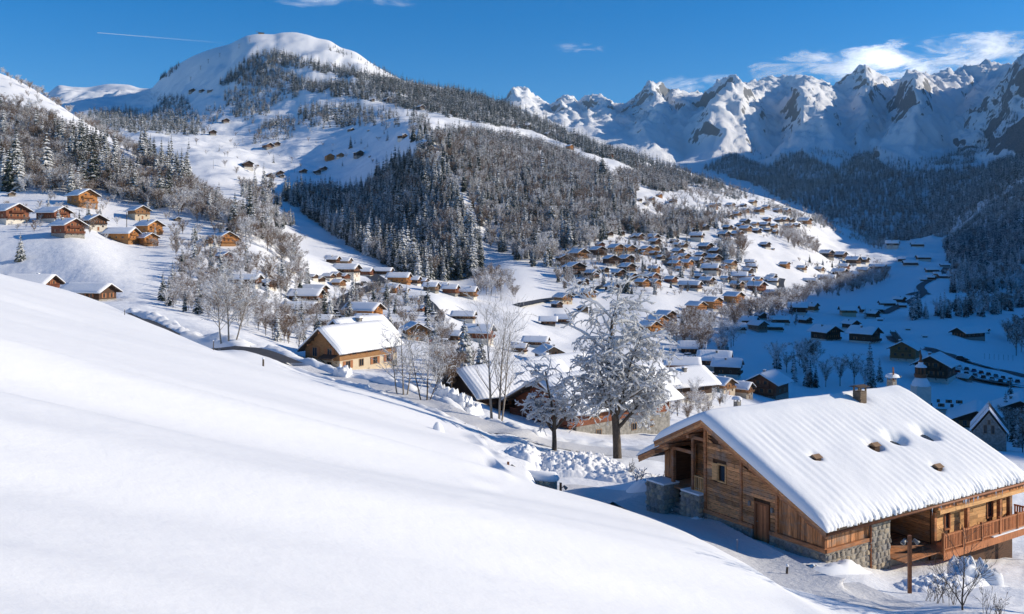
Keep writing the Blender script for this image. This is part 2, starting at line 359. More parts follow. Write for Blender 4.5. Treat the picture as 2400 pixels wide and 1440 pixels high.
def build_height():
    cu = [p[0] for p in CREST]
    cv = pchip1(cu, [p[1] for p in CREST], UCOLS)
    yA = plane_y(UCOLS, cv)
    yA = np.clip(yA, 24, 330)
    kk = np.exp(-0.5 * (np.arange(-24, 25) / 8.0) ** 2); kk /= kk.sum()
    yA = np.exp(np.convolve(np.pad(np.log(yA), 24, mode='edge'), kk, 'valid'))
    ks, kt, nrow = [], [], []
    NP = 9
    for i in range(NP):                          # the near meadow: a plane up to its crest
        w = i / (NP - 1)
        y = np.exp(np.log(1.2) * (1 - w) + np.log(yA) * w)
        x = (UCOLS - HU) / F * y
        ks.append(np.log(y)); kt.append(plane_z(x, y) / y)
        if i: nrow.append(26 if i > 3 else 12)
    prev = yA
    for L in ORDER:
        p = LINES[L]
        lu = [q[0] for q in p]
        ly = np.interp(UCOLS, lu, np.log([q[1] for q in p])) if L in 'QRS' else pchip1(lu, np.log([q[1] for q in p]), UCOLS)
        lv = np.interp(UCOLS, lu, [q[2] for q in p]) if L in 'QRS' else pchip1(lu, [q[2] for q in p], UCOLS)
        y = np.maximum(np.exp(ly), prev * 1.02)
        prev = y
        tt = (HV - lv) / F
        if L in 'BC':                            # left of the parking place the ground simply goes on as the meadow
            w_ = np.clip((UCOLS - 1070) / 40, 0, 1) * np.clip((1275 - UCOLS) / 50, 0, 1); w_ = w_ * w_ * (3 - 2 * w_)
            tt = tt * (1 - w_) + w_ * plane_z((UCOLS - HU) / F * y, y) / y
        ks.append(np.log(y)); kt.append(tt)
        nrow.append(ROWS[L])
    K = np.array(ks); T = np.array(kt)
    m = pchip_slopes(K, T)
    S, TT, LI = [], [], []
    for i, n in enumerate(nrow):
        for j in range(n):
            t = j / n
            h = K[i + 1] - K[i]
            S.append(K[i] + h * t)
            TT.append((2*t**3-3*t**2+1)*T[i] + (t**3-2*t**2+t)*h*m[i] + (-2*t**3+3*t**2)*T[i+1] + (t**3-t**2)*h*m[i+1])
            LI.append(i + t)
            if i < NP - 1: TT[-1] = plane_z((UCOLS - HU) / F * np.exp(S[-1]), np.exp(S[-1])) / np.exp(S[-1])
            elif i >= len(nrow) - 5: TT[-1] = T[i] * (1 - t) + T[i + 1] * t
    S.append(K[-1]); TT.append(T[-1]); LI.append(len(nrow))
    Y = np.exp(np.array(S)); Z = np.array(TT) * Y
    LI = np.array(LI) - (NP - 1)                 # 0 = crest, 1 = B, 2 = C ...
    TA = np.array(TT); LY = np.log(Y)
    for r in np.where((LI > 14.2) & (LI < 17.95))[0]:      # spurs of the range run aslant, not straight at the viewer
        l = LI[r]
        k = np.sin(min(max((l - 14.2) / 2.8, 0), 1) * PI) ** .8 if l < 17 else 0.8 * np.sin((l - 17) * PI)
        w = k * (fbm(UCOLS / 130, UCOLS * 0 + l * 1.1, 4, 71) * 90 + pnoise(UCOLS / 300, UCOLS * 0, 73) * 160)
        LY[r] = np.interp(UCOLS + w, UCOLS, LY[r]); TA[r] = np.interp(UCOLS + w, UCOLS, TA[r])
    Y = np.maximum.accumulate(np.exp(LY) * (1 + 1e-6 * np.arange(len(LI))[:, None]), 0); Z = TA * Y
    X = (UCOLS[None, :] - HU) / F * Y
    return X, Y, Z, LI
TX, TY, TZ, TLI = build_height()
# relief on top of the loft
li = TLI[:, None]
def sstep(a, b, x):
    t = np.clip((x - a) / (b - a), 0, 1); return t * t * (3 - 2 * t)
cx_, cy_ = 0.876, 0.483                           # fall line of the meadow
along = TX * cx_ + TY * cy_; across = -TX * cy_ + TY * cx_
near_ = np.exp(-TY / 45)
dune = pnoise(along / 24, across / 6.5, 3) * 1.15 * np.exp(-TY / 60) + pnoise(along / 50, across / 13.0, 9) * 1.9 * np.exp(-TY / 160) + pnoise(along / 22, across / 3.0, 19) * 0.62 * np.exp(-TY / 34) + pnoise(along / 12, across / 1.6, 20) * 0.22 * np.exp(-TY / 22) + pnoise(along / 40, across / 8.0, 33) * 0.9 * np.exp(-TY / 80) + pnoise(along / 9, across / 2.4, 21) * 0.10 * near_
TZ = TZ + dune * (1 - sstep(-0.3, 0.1, li)) * np.clip(TY / 25, 0.15, 1)
TZ = TZ + (pnoise(TX / 5, TY / 5, 4) * 0.35 + pnoise(TX / 1.7, TY / 1.7, 5) * 0.12) * sstep(0.2, 1, li) * (1 - sstep(3.5, 5, li))
TZ = TZ + fbm(TX / 30, TY / 30, 3, 6) * 1.6 * sstep(3.5, 6, li) * (1 - sstep(7, 8, li))
TZ = TZ + (fbm(TX / 220, TY / 220, 4, 12) * 26 + np.abs(fbm(TX / 130, TY / 400, 3, 15)) * -30) * sstep(10.6, 11.6, li) * (1 - sstep(12.5, 13, li)) * np.clip((TY - 1500) / 900, 0, 1)
TZ = TZ + (fbm(TX / 90, TY / 90, 4, 11) * 12 + fbm(TX / 35, TY / 35, 2, 14) * 2.2) * sstep(8.3, 10, li) * (1 - sstep(12.4, 13, li))
rg = sstep(15.0, 16.6, li) * (1 - .75 * np.exp(-((li - 18) / 0.15) ** 2)) * (1 - .6 * np.exp(-((li - 17) / 0.12) ** 2)) * (1 - sstep(18, 18.3, li))
wx, wy = TX + fbm(TX / 500, TY / 500, 3, 61) * 160, TY + fbm(TX / 500, TY / 500, 3, 62) * 160
rib = .5 * fbm((wx + .35 * wy) / 230, wy / 1500, 5, 17, True) + .5 * fbm(wx / 95, wy / 1300, 4, 18, True)         # gullies and ribs down the faces
def ridged(x, y, o, seed):                                       # sharp crests, each octave weighted by the one before
    s, a, w = 0, 1.0, 1.0
    for k in range(o):
        n = np.clip(1 - 1.9 * np.abs(pnoise(x * 2.1 ** k, y * 2.1 ** k, seed + k * 7)), 0, 1) ** 2
        s = s + a * n * w; w = np.clip(n * 1.6, .15, 1); a *= .52
    return s
big = ridged(wx / 620, wy / 620, 6, 23)
fine = ridged(TX / 150, TY / 150, 4, 87)
TZ = TZ + ((rib - .2) * 95 + (big - .5) * 40 * (1 - .7 * sstep(16.4, 16.9, li)) * sstep(15.2, 16.4, li) + (fine - .5) * 28 * sstep(15.6, 16.6, li)) * rg
crest_ = np.exp(-((li - 18) / 0.3) ** 2) + np.exp(-((li - 17) / 0.25) ** 2)
TZ = TZ + ((ridged(TX / 90, TY / 300, 3, 29) - .5) * 22 + fbm(TX / 25, TY / 200, 2, 30) * 7) * crest_
TZ = TZ + fbm(TX / 500, TY / 500, 4, 31) * 40 * sstep(13.2, 14, li) * (1 - sstep(15, 16, li))
NR = len(TLI)

def zone_mesh(name, r0, r1, mats, c0=0, c1=None):
    c1 = c1 or NC
    n, k = r1 - r0 + 1, c1 - c0
    V = np.stack([TX[r0:r1 + 1, c0:c1], TY[r0:r1 + 1, c0:c1], TZ[r0:r1 + 1, c0:c1]], -1).reshape(-1, 3)
    i = np.arange(n * k).reshape(n, k)
    q = np.stack([i[:-1, :-1], i[:-1, 1:], i[1:, 1:], i[1:, :-1]], -1).reshape(-1, 4)
    o = link_mesh(name, fast_mesh(name, V, q, mats))
    o['kind'] = 'structure'
    return o
def row_of(v): return int(np.argmin(np.abs(TLI - v)))
rB, rI, rO = row_of(1), row_of(8), row_of(14)
zone_mesh('snow_meadow', 0, rB, [M['snow_meadow']])
zone_mesh('valley_ground', rB, rI, [M['snow_ground']])
zone_mesh('mountain_slope', rI, rO, [M['snow_slope']])
zone_mesh('mountain_range', rO, NR - 1, [M['snow_range']])

# lookups on the height field
def _col(u):
    f = (u - UCOLS[0]) / 5.0
    i = int(min(max(math.floor(f), 0), NC - 2))
    return i, min(max(f - i, 0.0), 1.0)
def gz(x, y):
    u = HU + F * x / y
    i, w = _col(u)
    ly = math.log(y)
    a = np.interp(ly, np.log(TY[:, i]), TZ[:, i]); b = np.interp(ly, np.log(TY[:, i + 1]), TZ[:, i + 1])
    return float(a * (1 - w) + b * w)
def hit(u, v, ylo=5.0, yhi=9000.0):
    """first ground point seen at picture position (u, v) between two distances"""
    i, w = _col(u)
    Y = TY[:, i] * (1 - w) + TY[:, i + 1] * w
    Z = TZ[:, i] * (1 - w) + TZ[:, i + 1] * w
    V = HV - F * Z / Y
    ok = np.where((Y >= ylo) & (Y <= yhi))[0]
    Vs, Ys = V[ok], Y[ok]
    c = np.where((Vs[:-1] >= v) & (Vs[1:] < v))[0]
    if len(c):
        k = c[0]; t = (Vs[k] - v) / (Vs[k] - Vs[k + 1] + 1e-9)
        y = Ys[k] * (1 - t) + Ys[k + 1] * t
    else:
        y = Ys[int(np.argmin(np.abs(Vs - v)))]
    x = (u - HU) / F * y
    return Vector((x, y, gz(x, y)))
def at(u, y):
    x = (u - HU) / F * y
    return Vector((x, y, gz(x, y)))
print('terrain nan', np.isnan(TZ).sum(), np.isnan(TY).sum(), 'dy<0', (np.diff(TY, axis=0) <= 0).sum())
# ------------------------------------------------------------------ the wooded ridge to the right of the picture that keeps the valley floor in shade
def shade_ridge():
    rim = [(-60, 30, -12, 500), (60, 60, -25, 650), (95, 150, -45, 800)]
    for (u, v, y) in [(1770, 905, 270), (1660, 862, 310), (1600, 800, 390), (1680, 765, 510), (1800, 728, 620), (1890, 690, 760), (1960, 662, 900), (2050, 628, 1300), (2110, 592, 1900), (2170, 568, 2450)]:
        rim.append(((u - HU) / F * y, y, (HV - v) / F * y, 900))
    hx = Vector((SUN.x, SUN.y, 0)).normalized()
    te = SUN.z / math.hypot(SUN.x, SUN.y)
    crest = []
    for i, (x, y, z, D) in enumerate(rim):
        h = z + D * te
        if i < 2: h = (60, 140)[i]
        crest.append(Vector((x + hx.x * D, y + hx.y * D, h)))
    crest.append(crest[-1] + Vector((1100, 1200, 60)))
    P = np.array([list(c) for c in crest])
    n = 120
    t = np.linspace(0, len(P) - 1, n)
    C = np.stack([np.interp(t, np.arange(len(P)), P[:, k]) for k in range(3)], 1)
    C[:, 2] += fbm(t * 1.3, t * 0, 3, 41) * 10
    w = np.linspace(0, 1.6, 33)
    V = np.zeros((n, len(w), 3))
    for i in range(n):
        cx, cy, cz = C[i]
        fx = (2760 - HU) / F * cy if cy > 420 else (2760 - HU) / F * cy + 60
        fx = min(fx, cx - 120)
        zi = gz(min(fx, (2840 - HU) / F * cy), cy) - 12
        for j, ww in enumerate(w):
            if ww <= 1:
                x = fx + (cx - fx) * ww; z = zi + (cz - zi) * (ww ** 1.15)
            else:
                x = cx + (ww - 1) * 900; z = cz - (ww - 1) * 120
            V[i, j] = (x, cy, z)
    V[..., 2] += fbm(V[..., 0] / 120, V[..., 1] / 120, 4, 43) * 12 * np.clip(w, 0, 1)[None, :] * np.clip(np.abs(w - 1) * 4, 0.1, 1)[None, :]
    i = np.arange(n * len(w)).reshape(n, len(w))
    q = np.stack([i[:-1, :-1], i[:-1, 1:], i[1:, 1:], i[1:, :-1]], -1).reshape(-1, 4)
    o = link_mesh('hill', fast_mesh('hill', V.reshape(-1, 3), q, [M['snow_slope']]))
    o['kind'] = 'structure'
shade_ridge()

# ------------------------------------------------------------------ vegetation: materials and meshes
def see_light(nt, b, colour, w):
    """thin snowy pieces let part of the sun through"""
    out = nt.nodes['Material Output']
    tl = N(nt, 'ShaderNodeBsdfTranslucent'); mx = N(nt, 'ShaderNodeMixShader'); mx.inputs[0].default_value = w
    if isinstance(colour, tuple): tl.inputs['Color'].default_value = (*colour, 1)
    else: nt.links.new(colour, tl.inputs['Color'])
    nt.links.new(b.outputs[0], mx.inputs[1]); nt.links.new(tl.outputs[0], mx.inputs[2]); nt.links.new(mx.outputs[0], out.inputs[0])
m_, nt_, b_ = new_mat('tree_snow'); b_.inputs['Base Color'].default_value = (*SNOW_C, 1); b_.inputs['Roughness'].default_value = .8
see_light(nt_, b_, SNOW_C, .55); M['tree_snow'] = m_
def mk_needles(name, lo, hi, dark=(0.018, 0.03, 0.022), bias=0.0, ns=9.0):
    m, nt, b = new_mat(name)
    b.inputs['Roughness'].default_value = 0.8
    geo = N(nt, 'ShaderNodeNewGeometry')
    sep = N(nt, 'ShaderNodeSeparateXYZ'); nt.links.new(geo.outputs['Normal'], sep.inputs[0])
    oi = N(nt, 'ShaderNodeObjectInfo')
    n = noise_node(nt, ns, 4, 'Object', 0.7)
    s = math_node(nt, 'ADD', sep.outputs[2], math_node(nt, 'MULTIPLY', math_node(nt, 'SUBTRACT', n.outputs['Fac'], 0.5), 1.5))
    s = math_node(nt, 'ADD', s, math_node(nt, 'MULTIPLY', math_node(nt, 'SUBTRACT', oi.outputs['Random'], 0.5), 0.35))
    fac = maprange(nt, s, lo, hi)
    dk = mixc(nt, oi.outputs['Random'], dark, (dark[0] * 1.7, dark[1] * 1.4, dark[2] * 1.3))
    cc = mixc(nt, fac, dk, SNOW_C); nt.links.new(cc, b.inputs['Base Color']); see_light(nt, b, cc, .25)
    return m
M['needles'] = mk_needles('snowy_needles', 0.42, 0.85)
M['needles_far'] = mk_needles('snowy_needles_far', 0.42, 0.95, (0.014, 0.026, 0.022))
def mk_twig(name, lo, hi, wood=(0.15, 0.115, 0.085), ns=14.0):
    m, nt, b = new_mat(name)
    b.inputs['Roughness'].default_value = 0.85
    oi = N(nt, 'ShaderNodeObjectInfo')
    geo = N(nt, 'ShaderNodeNewGeometry')
    sep = N(nt, 'ShaderNodeSeparateXYZ'); nt.links.new(geo.outputs['Normal'], sep.inputs[0])
    n = noise_node(nt, ns, 3, 'Object', 0.6)
    s = math_node(nt, 'ADD', n.outputs['Fac'], math_node(nt, 'MULTIPLY', math_node(nt, 'SUBTRACT', oi.outputs['Random'], 0.5), 0.22))
    s = math_node(nt, 'ADD', s, math_node(nt, 'MULTIPLY', sep.outputs[2], 0.12))
    fac = maprange(nt, s, lo, hi)
    wd = mixc(nt, oi.outputs['Random'], wood, (wood[0] * 0.7, wood[1] * 0.7, wood[2] * 0.75))
    cc = mixc(nt, fac, wd, SNOW_C); nt.links.new(cc, b.inputs['Base Color']); see_light(nt, b, cc, .3)
    return m
M['twig'] = mk_twig('snowy_twigs', 0.46, 0.58, (0.20, 0.130, 0.082))
M['twig_bare'] = mk_twig('bare_twigs', 0.66, 0.74, (0.17, 0.125, 0.09))
def mk_bark(name, c0, c1, sc=14):
    m, nt, b = new_mat(name)
    b.inputs['Roughness'].default_value = 0.9
    n = noise_node(nt, sc, 6, 'Object', 0.65, (1, 1, 0.25))
    r = ramp(nt, n.outputs['Fac'], [(0.3, c0), (0.7, c1)])
    nt.links.new(r.outputs[0], b.inputs['Base Color'])
    bump(nt, b, n.outputs['Fac'], 0.7, 0.03)
    return m
M['bark'] = mk_bark('bark', (0.035, 0.028, 0.022), (0.14, 0.11, 0.085))
M['bark_pale'] = mk_bark('pale_bark', (0.13, 0.11, 0.09), (0.36, 0.32, 0.27))

def conifer_crown(seed, tiers=15, per=9, R0=0.17, segs=2):
    rnd = random.Random(seed)
    V, Fc = [], []
    def tri(*i): Fc.append(i)
    for k in range(tiers):
        f = (k + rnd.uniform(-.25, .25)) / tiers
        z = 0.10 + 0.88 * max(f, 0)
        R = R0 * (1 - max(f, 0)) ** 0.8 * rnd.uniform(.86, 1.1) + 0.012
        n = max(4, int(per * (1 - 0.45 * f)))
        a0 = rnd.uniform(0, 6.28)
        for j in range(n):
            a = a0 + 2 * PI * (j + rnd.uniform(-.3, .3)) / n
            L = R * rnd.uniform(.72, 1.12)
            ca, sa = math.cos(a), math.sin(a)
            dr = rnd.uniform(.35, .62) * (1.15 - .5 * f)
            w = L * rnd.uniform(.24, .36) + 0.006
            def P(r, side, dz): return (ca * r - sa * side, sa * r + ca * side, z + dz)
            b = len(V)
            pts = [P(0.004, 0, 0.012)]
            for s in range(1, segs + 1):
                t = s / (segs + .6)
                zz = -dr * L * t ** 1.25 + 0.10 * L * math.sin(PI * t)
                ww = w * (1 - 0.35 * (t - .45) ** 2) * rnd.uniform(.75, 1.2) * (1.0 if s < segs else .8)
                back = -L * .10
                pts += [P(L * t, 0, zz), P(L * t + back * rnd.uniform(.2, 1.5), ww, zz - w * rnd.uniform(.45, .8)), P(L * t + back * rnd.uniform(.2, 1.5), -ww, zz - w * rnd.uniform(.45, .8))]
            pts.append(P(L, 0, -dr * L - w * .25))
            V.extend(pts)
            c, l, r = b, b, b
            for s in range(segs):
                c2, l2, r2 = b + 1 + 3 * s, b + 2 + 3 * s, b + 3 + 3 * s
                if s == 0:
                    tri(c, c2, l2); tri(c, r2, c2)
                else:
                    tri(l, c, l2); tri(c, c2, l2); tri(c, r, r2); tri(c, r2, c2)
                c, l, r = c2, l2, r2
            t = b + 1 + 3 * segs
            tri(l, c, t); tri(c, r, t)
    b = len(V)
    V += [(0.006, 0, .93), (-.004, .005, .93), (-.004, -.005, .93), (0, 0, 1.02)]
    Fc += [(b, b + 1, b + 3), (b + 1, b + 2, b + 3), (b + 2, b, b + 3)]
    return np.array(V), np.array(Fc)
def conifer_trunk(n=5):
    mb = MB(); mb.tube([(0, 0, -.05), (0, 0, .3), (0, 0, .95)], [.017, .013, .003], n)
    return mb.mesh('trunk', M['bark'])
CON = [fast_mesh('crown', *conifer_crown(100 + i, 15, 9, (0.17, 0.145, 0.20, 0.16)[i]), [M['needles']], False) for i in range(4)]
CON_FAR = [fast_mesh('crown', *conifer_crown(200 + i, 8, 6, (0.17, 0.14, 0.19)[i], 1), [M['needles_far']], False) for i in range(3)]
CON_TRUNK = conifer_trunk()

def bare_crown(seed, ntw=520, spread=0.34, z0=0.22, wtw=0.0035, limb=9, up=0.55):
    """limbs with many thin twigs; unit height"""
    rnd = random.Random(seed)
    V, Fc = [], []
    def rib(p, q, w):
        d = (q - p)
        s = d.cross(Vector((rnd.uniform(-1, 1), rnd.uniform(-1, 1), rnd.uniform(-1, 1))))
        if s.length < 1e-7: return
        s = s.normalized() * w
        b = len(V)
        V.extend([tuple(p - s), tuple(p + s), tuple(q)])
        Fc.append((b, b + 1, b + 2))
    nodes = []
    for k in range(limb):
        a = 2 * PI * (k + rnd.uniform(-.3, .3)) / limb * 2.4
        st = Vector((0, 0, z0 + (0.55 - z0) * rnd.random()))
        r = spread * rnd.uniform(.5, 1.0)
        top = Vector((math.cos(a) * r, math.sin(a) * r, st.z + (0.95 - st.z) * rnd.uniform(.45, 1.0)))
        p = st
        n = 5
        for i in range(1, n + 1):
            t = i / n
            q = st.lerp(top, t) + Vector((rnd.gauss(0, .015), rnd.gauss(0, .015), .06 * math.sin(PI * t)))
            for _ in range(2): rib(p, q, wtw * 2.6 * (1.25 - t))
            nodes.append((q, (q - p).normalized(), t)); p = q
    for i in range(ntw):
        base, d, t = rnd.choice(nodes)
        out = Vector((base.x, base.y, 0))
        dirv = (d * 0.6 + Vector((rnd.gauss(0, .55), rnd.gauss(0, .55), rnd.gauss(up * .5, .4))) + out * 1.2).normalized()
        l1 = rnd.uniform(.06, .15)
        base = base + Vector((rnd.gauss(0, .012), rnd.gauss(0, .012), rnd.gauss(0, .02)))
        q = base + dirv * l1
        if q.z > 1.0: q.z = 1.0 - rnd.random() * .06
        rib(base, q, wtw)
        for _ in range(3):
            d2 = (dirv + Vector((rnd.gauss(0, .6), rnd.gauss(0, .6), rnd.gauss(.15, .5)))).normalized()
            pp = base.lerp(q, rnd.uniform(.25, 1))
            rib(pp, pp + d2 * rnd.uniform(.03, .085), wtw * .75)
    return np.array(V), np.array(Fc)
def bare_trunk():
    mb = MB(); mb.tube([(0, 0, -.06), (.004, 0, .2), (-.005, .003, .45), (.003, 0, .75)], [.013, .011, .008, .003], 5)
    return mb.mesh('trunk', M['bark'])
BARE = [fast_mesh('crown', *bare_crown(300 + i, 520, (0.36, 0.44, 0.30, 0.40)[i], (.10, .05, .14, .07)[i], .0042, 13), [M['twig']], False) for i in range(4)]
BARE_FAR = [fast_mesh('crown', *bare_crown(320 + i, 110, (0.36, 0.42, 0.32)[i], .12, .009, 6), [M['twig']], False) for i in range(3)]
BUSH = [fast_mesh('twigs', *bare_crown(340 + i, 300, 0.62, .02, .007, 10), [M['twig']], False) for i in range(3)]
BARE_TRUNK = bare_trunk()

# ------------------------------------------------------------------ woods: bases sampled on the ground, evenly per area
def in_poly(px, py, poly):
    c = np.zeros(px.shape, bool)
    n = len(poly); j = n - 1
    for i in range(n):
        xi, yi = poly[i]; xj, yj = poly[j]
        with np.errstate(divide='ignore', invalid='ignore'):
            k = ((yi > py) != (yj > py)) & (px < (xj - xi) * (py - yi) / (yj - yi + 1e-12) + xi)
        c ^= k; j = i
    return c
TV = HV - F * TZ / TY
TVmin = np.minimum.accumulate(np.vstack([np.full((1, NC), 1e9), TV[:-1]]), 0)
UU = np.broadcast_to(UCOLS[None, :], TV.shape)
NRS = np.random.RandomState(11)
CONIFERS, BARES = [], []        # (x, y, z, height, region index)
REGIONS = []
def wood(poly, ylo, yhi, dens, hcon, hbare=None, pcon=1.0, region='woods', label='', tol=14, holes=(), clump=0.0):
    m = in_poly(UU, TV, poly) & (TY > ylo) & (TY < yhi) & (TV <= TVmin + tol)
    for h in holes: m &= ~in_poly(UU, TV, h)
    m[-1] = False; m[:, -1] = False
    r, c = np.where(m)
    area = np.abs((TX[r, c + 1] - TX[r, c]) * (TY[r + 1, c] - TY[r, c]) - (TX[r + 1, c] - TX[r, c]) * (TY[r, c + 1] - TY[r, c]))
    lam = area * dens
    if clump:
        lam = lam * np.clip(1 + clump * 2.2 * fbm(TX[r, c] / 45 / (TY[r, c] / 900) ** .5, TY[r, c] / 60 / (TY[r, c] / 900) ** .5, 2, 51), 0, 3)
    k = NRS.poisson(lam)
    idx = np.repeat(np.arange(len(r)), k)
    if len(idx) == 0: return
    a, b = NRS.rand(len(idx)), NRS.rand(len(idx))
    rr, cc = r[idx], c[idx]
    def bl(A): return (A[rr, cc] * (1 - a) + A[rr, cc + 1] * a) * (1 - b) + (A[rr + 1, cc] * (1 - a) + A[rr + 1, cc + 1] * a) * b
    X, Y, Z = bl(TX), bl(TY), bl(TZ)
    ri = len(REGIONS); REGIONS.append((region, label))
    con = NRS.rand(len(idx)) < pcon
    sk = np.exp(NRS.normal(0, .22, len(idx)))
    for i in range(len(idx)):
        if con[i]: CONIFERS.append((X[i], Y[i], Z[i], hcon * sk[i], ri))
        else: BARES.append((X[i], Y[i], Z[i], (hbare or hcon) * sk[i], ri))

wood([(655, 470), (700, 455), (760, 462), (830, 462), (880, 425), (930, 390), (965, 372), (1000, 345), (1015, 375), (1048, 420), (1072, 470), (1090, 520), (1112, 560), (1130, 600), (1125, 640), (1080, 664), (1000, 655), (930, 640), (880, 615), (840, 590), (790, 560), (750, 530), (715, 505), (690, 490)],
     560, 1500, 0.040, 19, 14, 0.9, 'spruce forest on the shaded spur', 'snow dusted spruce in the dense dark forest on the shaded spur behind the village')
wood([(1005, 330), (1060, 318), (1130, 312), (1200, 325), (1260, 342), (1330, 365), (1390, 392), (1440, 412), (1500, 405), (1560, 400), (1600, 415), (1610, 450), (1560, 452), (1500, 440), (1480, 475), (1500, 520), (1570, 530), (1600, 505), (1660, 520), (1640, 550), (1560, 565), (1500, 552), (1420, 560), (1400, 575), (1350, 585), (1300, 590), (1290, 625), (1250, 640), (1200, 608), (1145, 590), (1112, 520), (1085, 455), (1050, 400)],
     600, 1900, 0.028, 17, 12, 0.50, 'mixed forest on the sunlit flank', 'frosted tree in the mixed forest on the sunlit flank above the village', clump=0.3)
wood([(505, 205), (545, 172), (570, 150), (600, 132), (640, 128), (690, 140), (760, 160), (830, 170), (900, 190), (960, 198), (1030, 213), (1130, 233), (1200, 258), (1300, 300), (1400, 345), (1500, 372), (1600, 405), (1700, 440), (1700, 452), (1600, 432), (1500, 404), (1400, 376), (1340, 345), (1250, 310), (1150, 295), (1080, 283), (1000, 268), (940, 255), (880, 238), (800, 232), (740, 222), (680, 215), (600, 205), (540, 205)],
     1650, 3200, 0.017, 19, 14, 0.93, 'forest band below the summit', 'dark spruce in the forest band below the snowy summit', holes=[[(640, 160), (720, 165), (800, 185), (860, 195), (800, 200), (700, 190)]])
wood([(520, 222), (560, 212), (640, 208), (700, 222), (690, 235), (640, 250), (620, 275), (560, 285), (530, 262)], 1600, 3200, 0.008, 18, 13, 0.9, 'grove on the upper pasture', 'snowy spruce in the grove on the upper pasture')
wood([(690, 268), (740, 250), (800, 250), (872, 262), (876, 296), (820, 300), (760, 306), (700, 298)], 1300, 2600, 0.009, 19, 13, 0.92, 'dark grove in the middle of the pasture', 'spruce in the dark grove in the middle of the pasture')
wood([(880, 262), (925, 255), (935, 300), (895, 310)], 1300, 2600, 0.006, 15, 12, 0.7, 'small grove right on the pasture', 'frosted tree in the small grove right on the pasture')
wood([(950, 275), (1000, 262), (1010, 330), (960, 335)], 1000, 2400, 0.004, 15, 11, 0.6, 'trees above the sunlit flank', 'frosted tree on the pasture edge above the flank')
wood([(560, 440), (640, 430), (660, 500), (690, 530), (640, 545), (580, 490)], 560, 1500, 0.010, 15, 11, 0.5, 'shaded trees in the gully', 'frosted tree in the shaded gully behind the left hill')
wood([(585, 330), (620, 290), (660, 278), (690, 285), (690, 322), (640, 338), (590, 342)], 1200, 2400, 0.008, 17, 13, 0.75, 'small grove on the pasture', 'snowy tree in the small grove on the pasture')
wood([(190, 290), (215, 262), (300, 258), (350, 272), (372, 235), (432, 232), (446, 260), (470, 285), (460, 318), (380, 318), (340, 312), (220, 312)], 1100, 4000, 0.006, 19, 13, 0.9, 'groves beyond the left hill', 'snowy spruce in the groves beyond the left hill')
wood([(480, 262), (525, 255), (520, 300), (470, 320), (460, 300)], 1300, 2600, 0.004, 16, 12, 0.6, 'scattered trees on the pasture', 'scattered frosted tree on the open pasture')
wood([(440, 300), (1000, 240), (1000, 330), (900, 400), (780, 440), (560, 440), (440, 400)], 1000, 2600, 0.00022, 13, 10, 0.35, 'scattered trees on the pasture', 'lone frosted tree standing on the open pasture')
wood([(1040, 208), (1130, 232), (1200, 260), (1260, 290), (1200, 275), (1100, 240)], 2000, 2800, 0.01, 20, 14, 1.0, 'dark trees on the ridge line', 'dark spruce on the ridge line against the sky')
wood([(755, 108), (800, 118), (870, 150), (930, 180), (900, 182), (840, 145), (780, 125)], 2500, 3100, 0.003, 12, 10, 1.0, 'trees on the summit shoulder', 'small dark spruce on the shoulder of the summit')
wood([(370, 190), (386, 178), (420, 150), (418, 156), (392, 186)], 2900, 3700, 0.01, 17, 10, 1.0, 'trees on the summit shoulder', 'small dark spruce on the left edge of the summit')
wood([(1600, 408), (1700, 440), (1800, 472), (1900, 508), (2000, 547), (2080, 572), (2060, 582), (1960, 545), (1860, 520), (1760, 470), (1690, 470), (1620, 440)], 1300, 2600, 0.007, 15, 12, 0.55, 'trees on the lower ridge', 'frosted tree on the lower ridge above the far chalets', clump=.6)
wood([(1480, 480), (1560, 420), (1620, 450), (1700, 480), (1780, 500), (1760, 520), (1640, 500), (1560, 540), (1500, 530)], 1000, 1900, 0.0035, 13, 11, 0.2, 'bare trees above the far chalets', 'bare frosted tree on the slope above the far chalets', clump=.8)
# right side, in the shade
wood([(1640, 395), (1670, 385), (1720, 362), (1760, 385), (1800, 395), (1830, 372), (1880, 360), (1920, 385), (1960, 398), (2000, 372), (2030, 362), (2060, 385), (2100, 405), (2200, 400), (2290, 395), (2400, 360), (2420, 480), (2300, 560), (2180, 566), (2060, 566), (1950, 520), (1850, 480), (1750, 430)], 2550, 5800, 0.0062, 27, 20, 0.97, 'blue forest at the foot of the range', 'spruce in the shaded blue forest at the foot of the range', tol=10, clump=.15)
wood([(1660, 380), (1750, 352), (1810, 370), (1900, 352), (2000, 362), (2060, 350), (2110, 372), (2200, 372), (2290, 350), (2290, 395), (2100, 402), (1900, 388), (1760, 386)], 4000, 5600, 0.0016, 20, 15, 1.0, 'uppermost trees below the cliffs', 'scattered spruce below the cliffs of the range', clump=1.0)
wood([(2205, 580), (2280, 520), (2400, 410), (2420, 600), (2340, 620), (2270, 645), (2230, 640)], 850, 2900, 0.012, 21, 14, 0.85, 'dark wood on the right slope', 'snowy spruce in the dark wood on the right slope')
wood([(2335, 235), (2372, 262), (2392, 305), (2350, 345), (2270, 372), (2200, 392), (2190, 384), (2280, 335), (2320, 280)], 3600, 5600, 0.0035, 22, 14, 1.0, 'trees on the right buttress', 'spruce on the steep right buttress of the range', tol=30, clump=.6)
wood([(2225, 665), (2300, 640), (2420, 600), (2420, 690), (2330, 690), (2230, 690)], 700, 1400, 0.009, 17, 14, 0.6, 'trees along the shaded slope', 'frosted tree along the shaded slope right of the valley')
wood([(2120, 756), (2180, 752), (2260, 752), (2330, 740), (2420, 715), (2420, 700), (2300, 728), (2200, 738), (2130, 742)], 500, 900, 0.016, 15, 13, 0.55, 'tall tree belt in the shaded valley', 'tall frosted tree in the belt across the shaded valley')
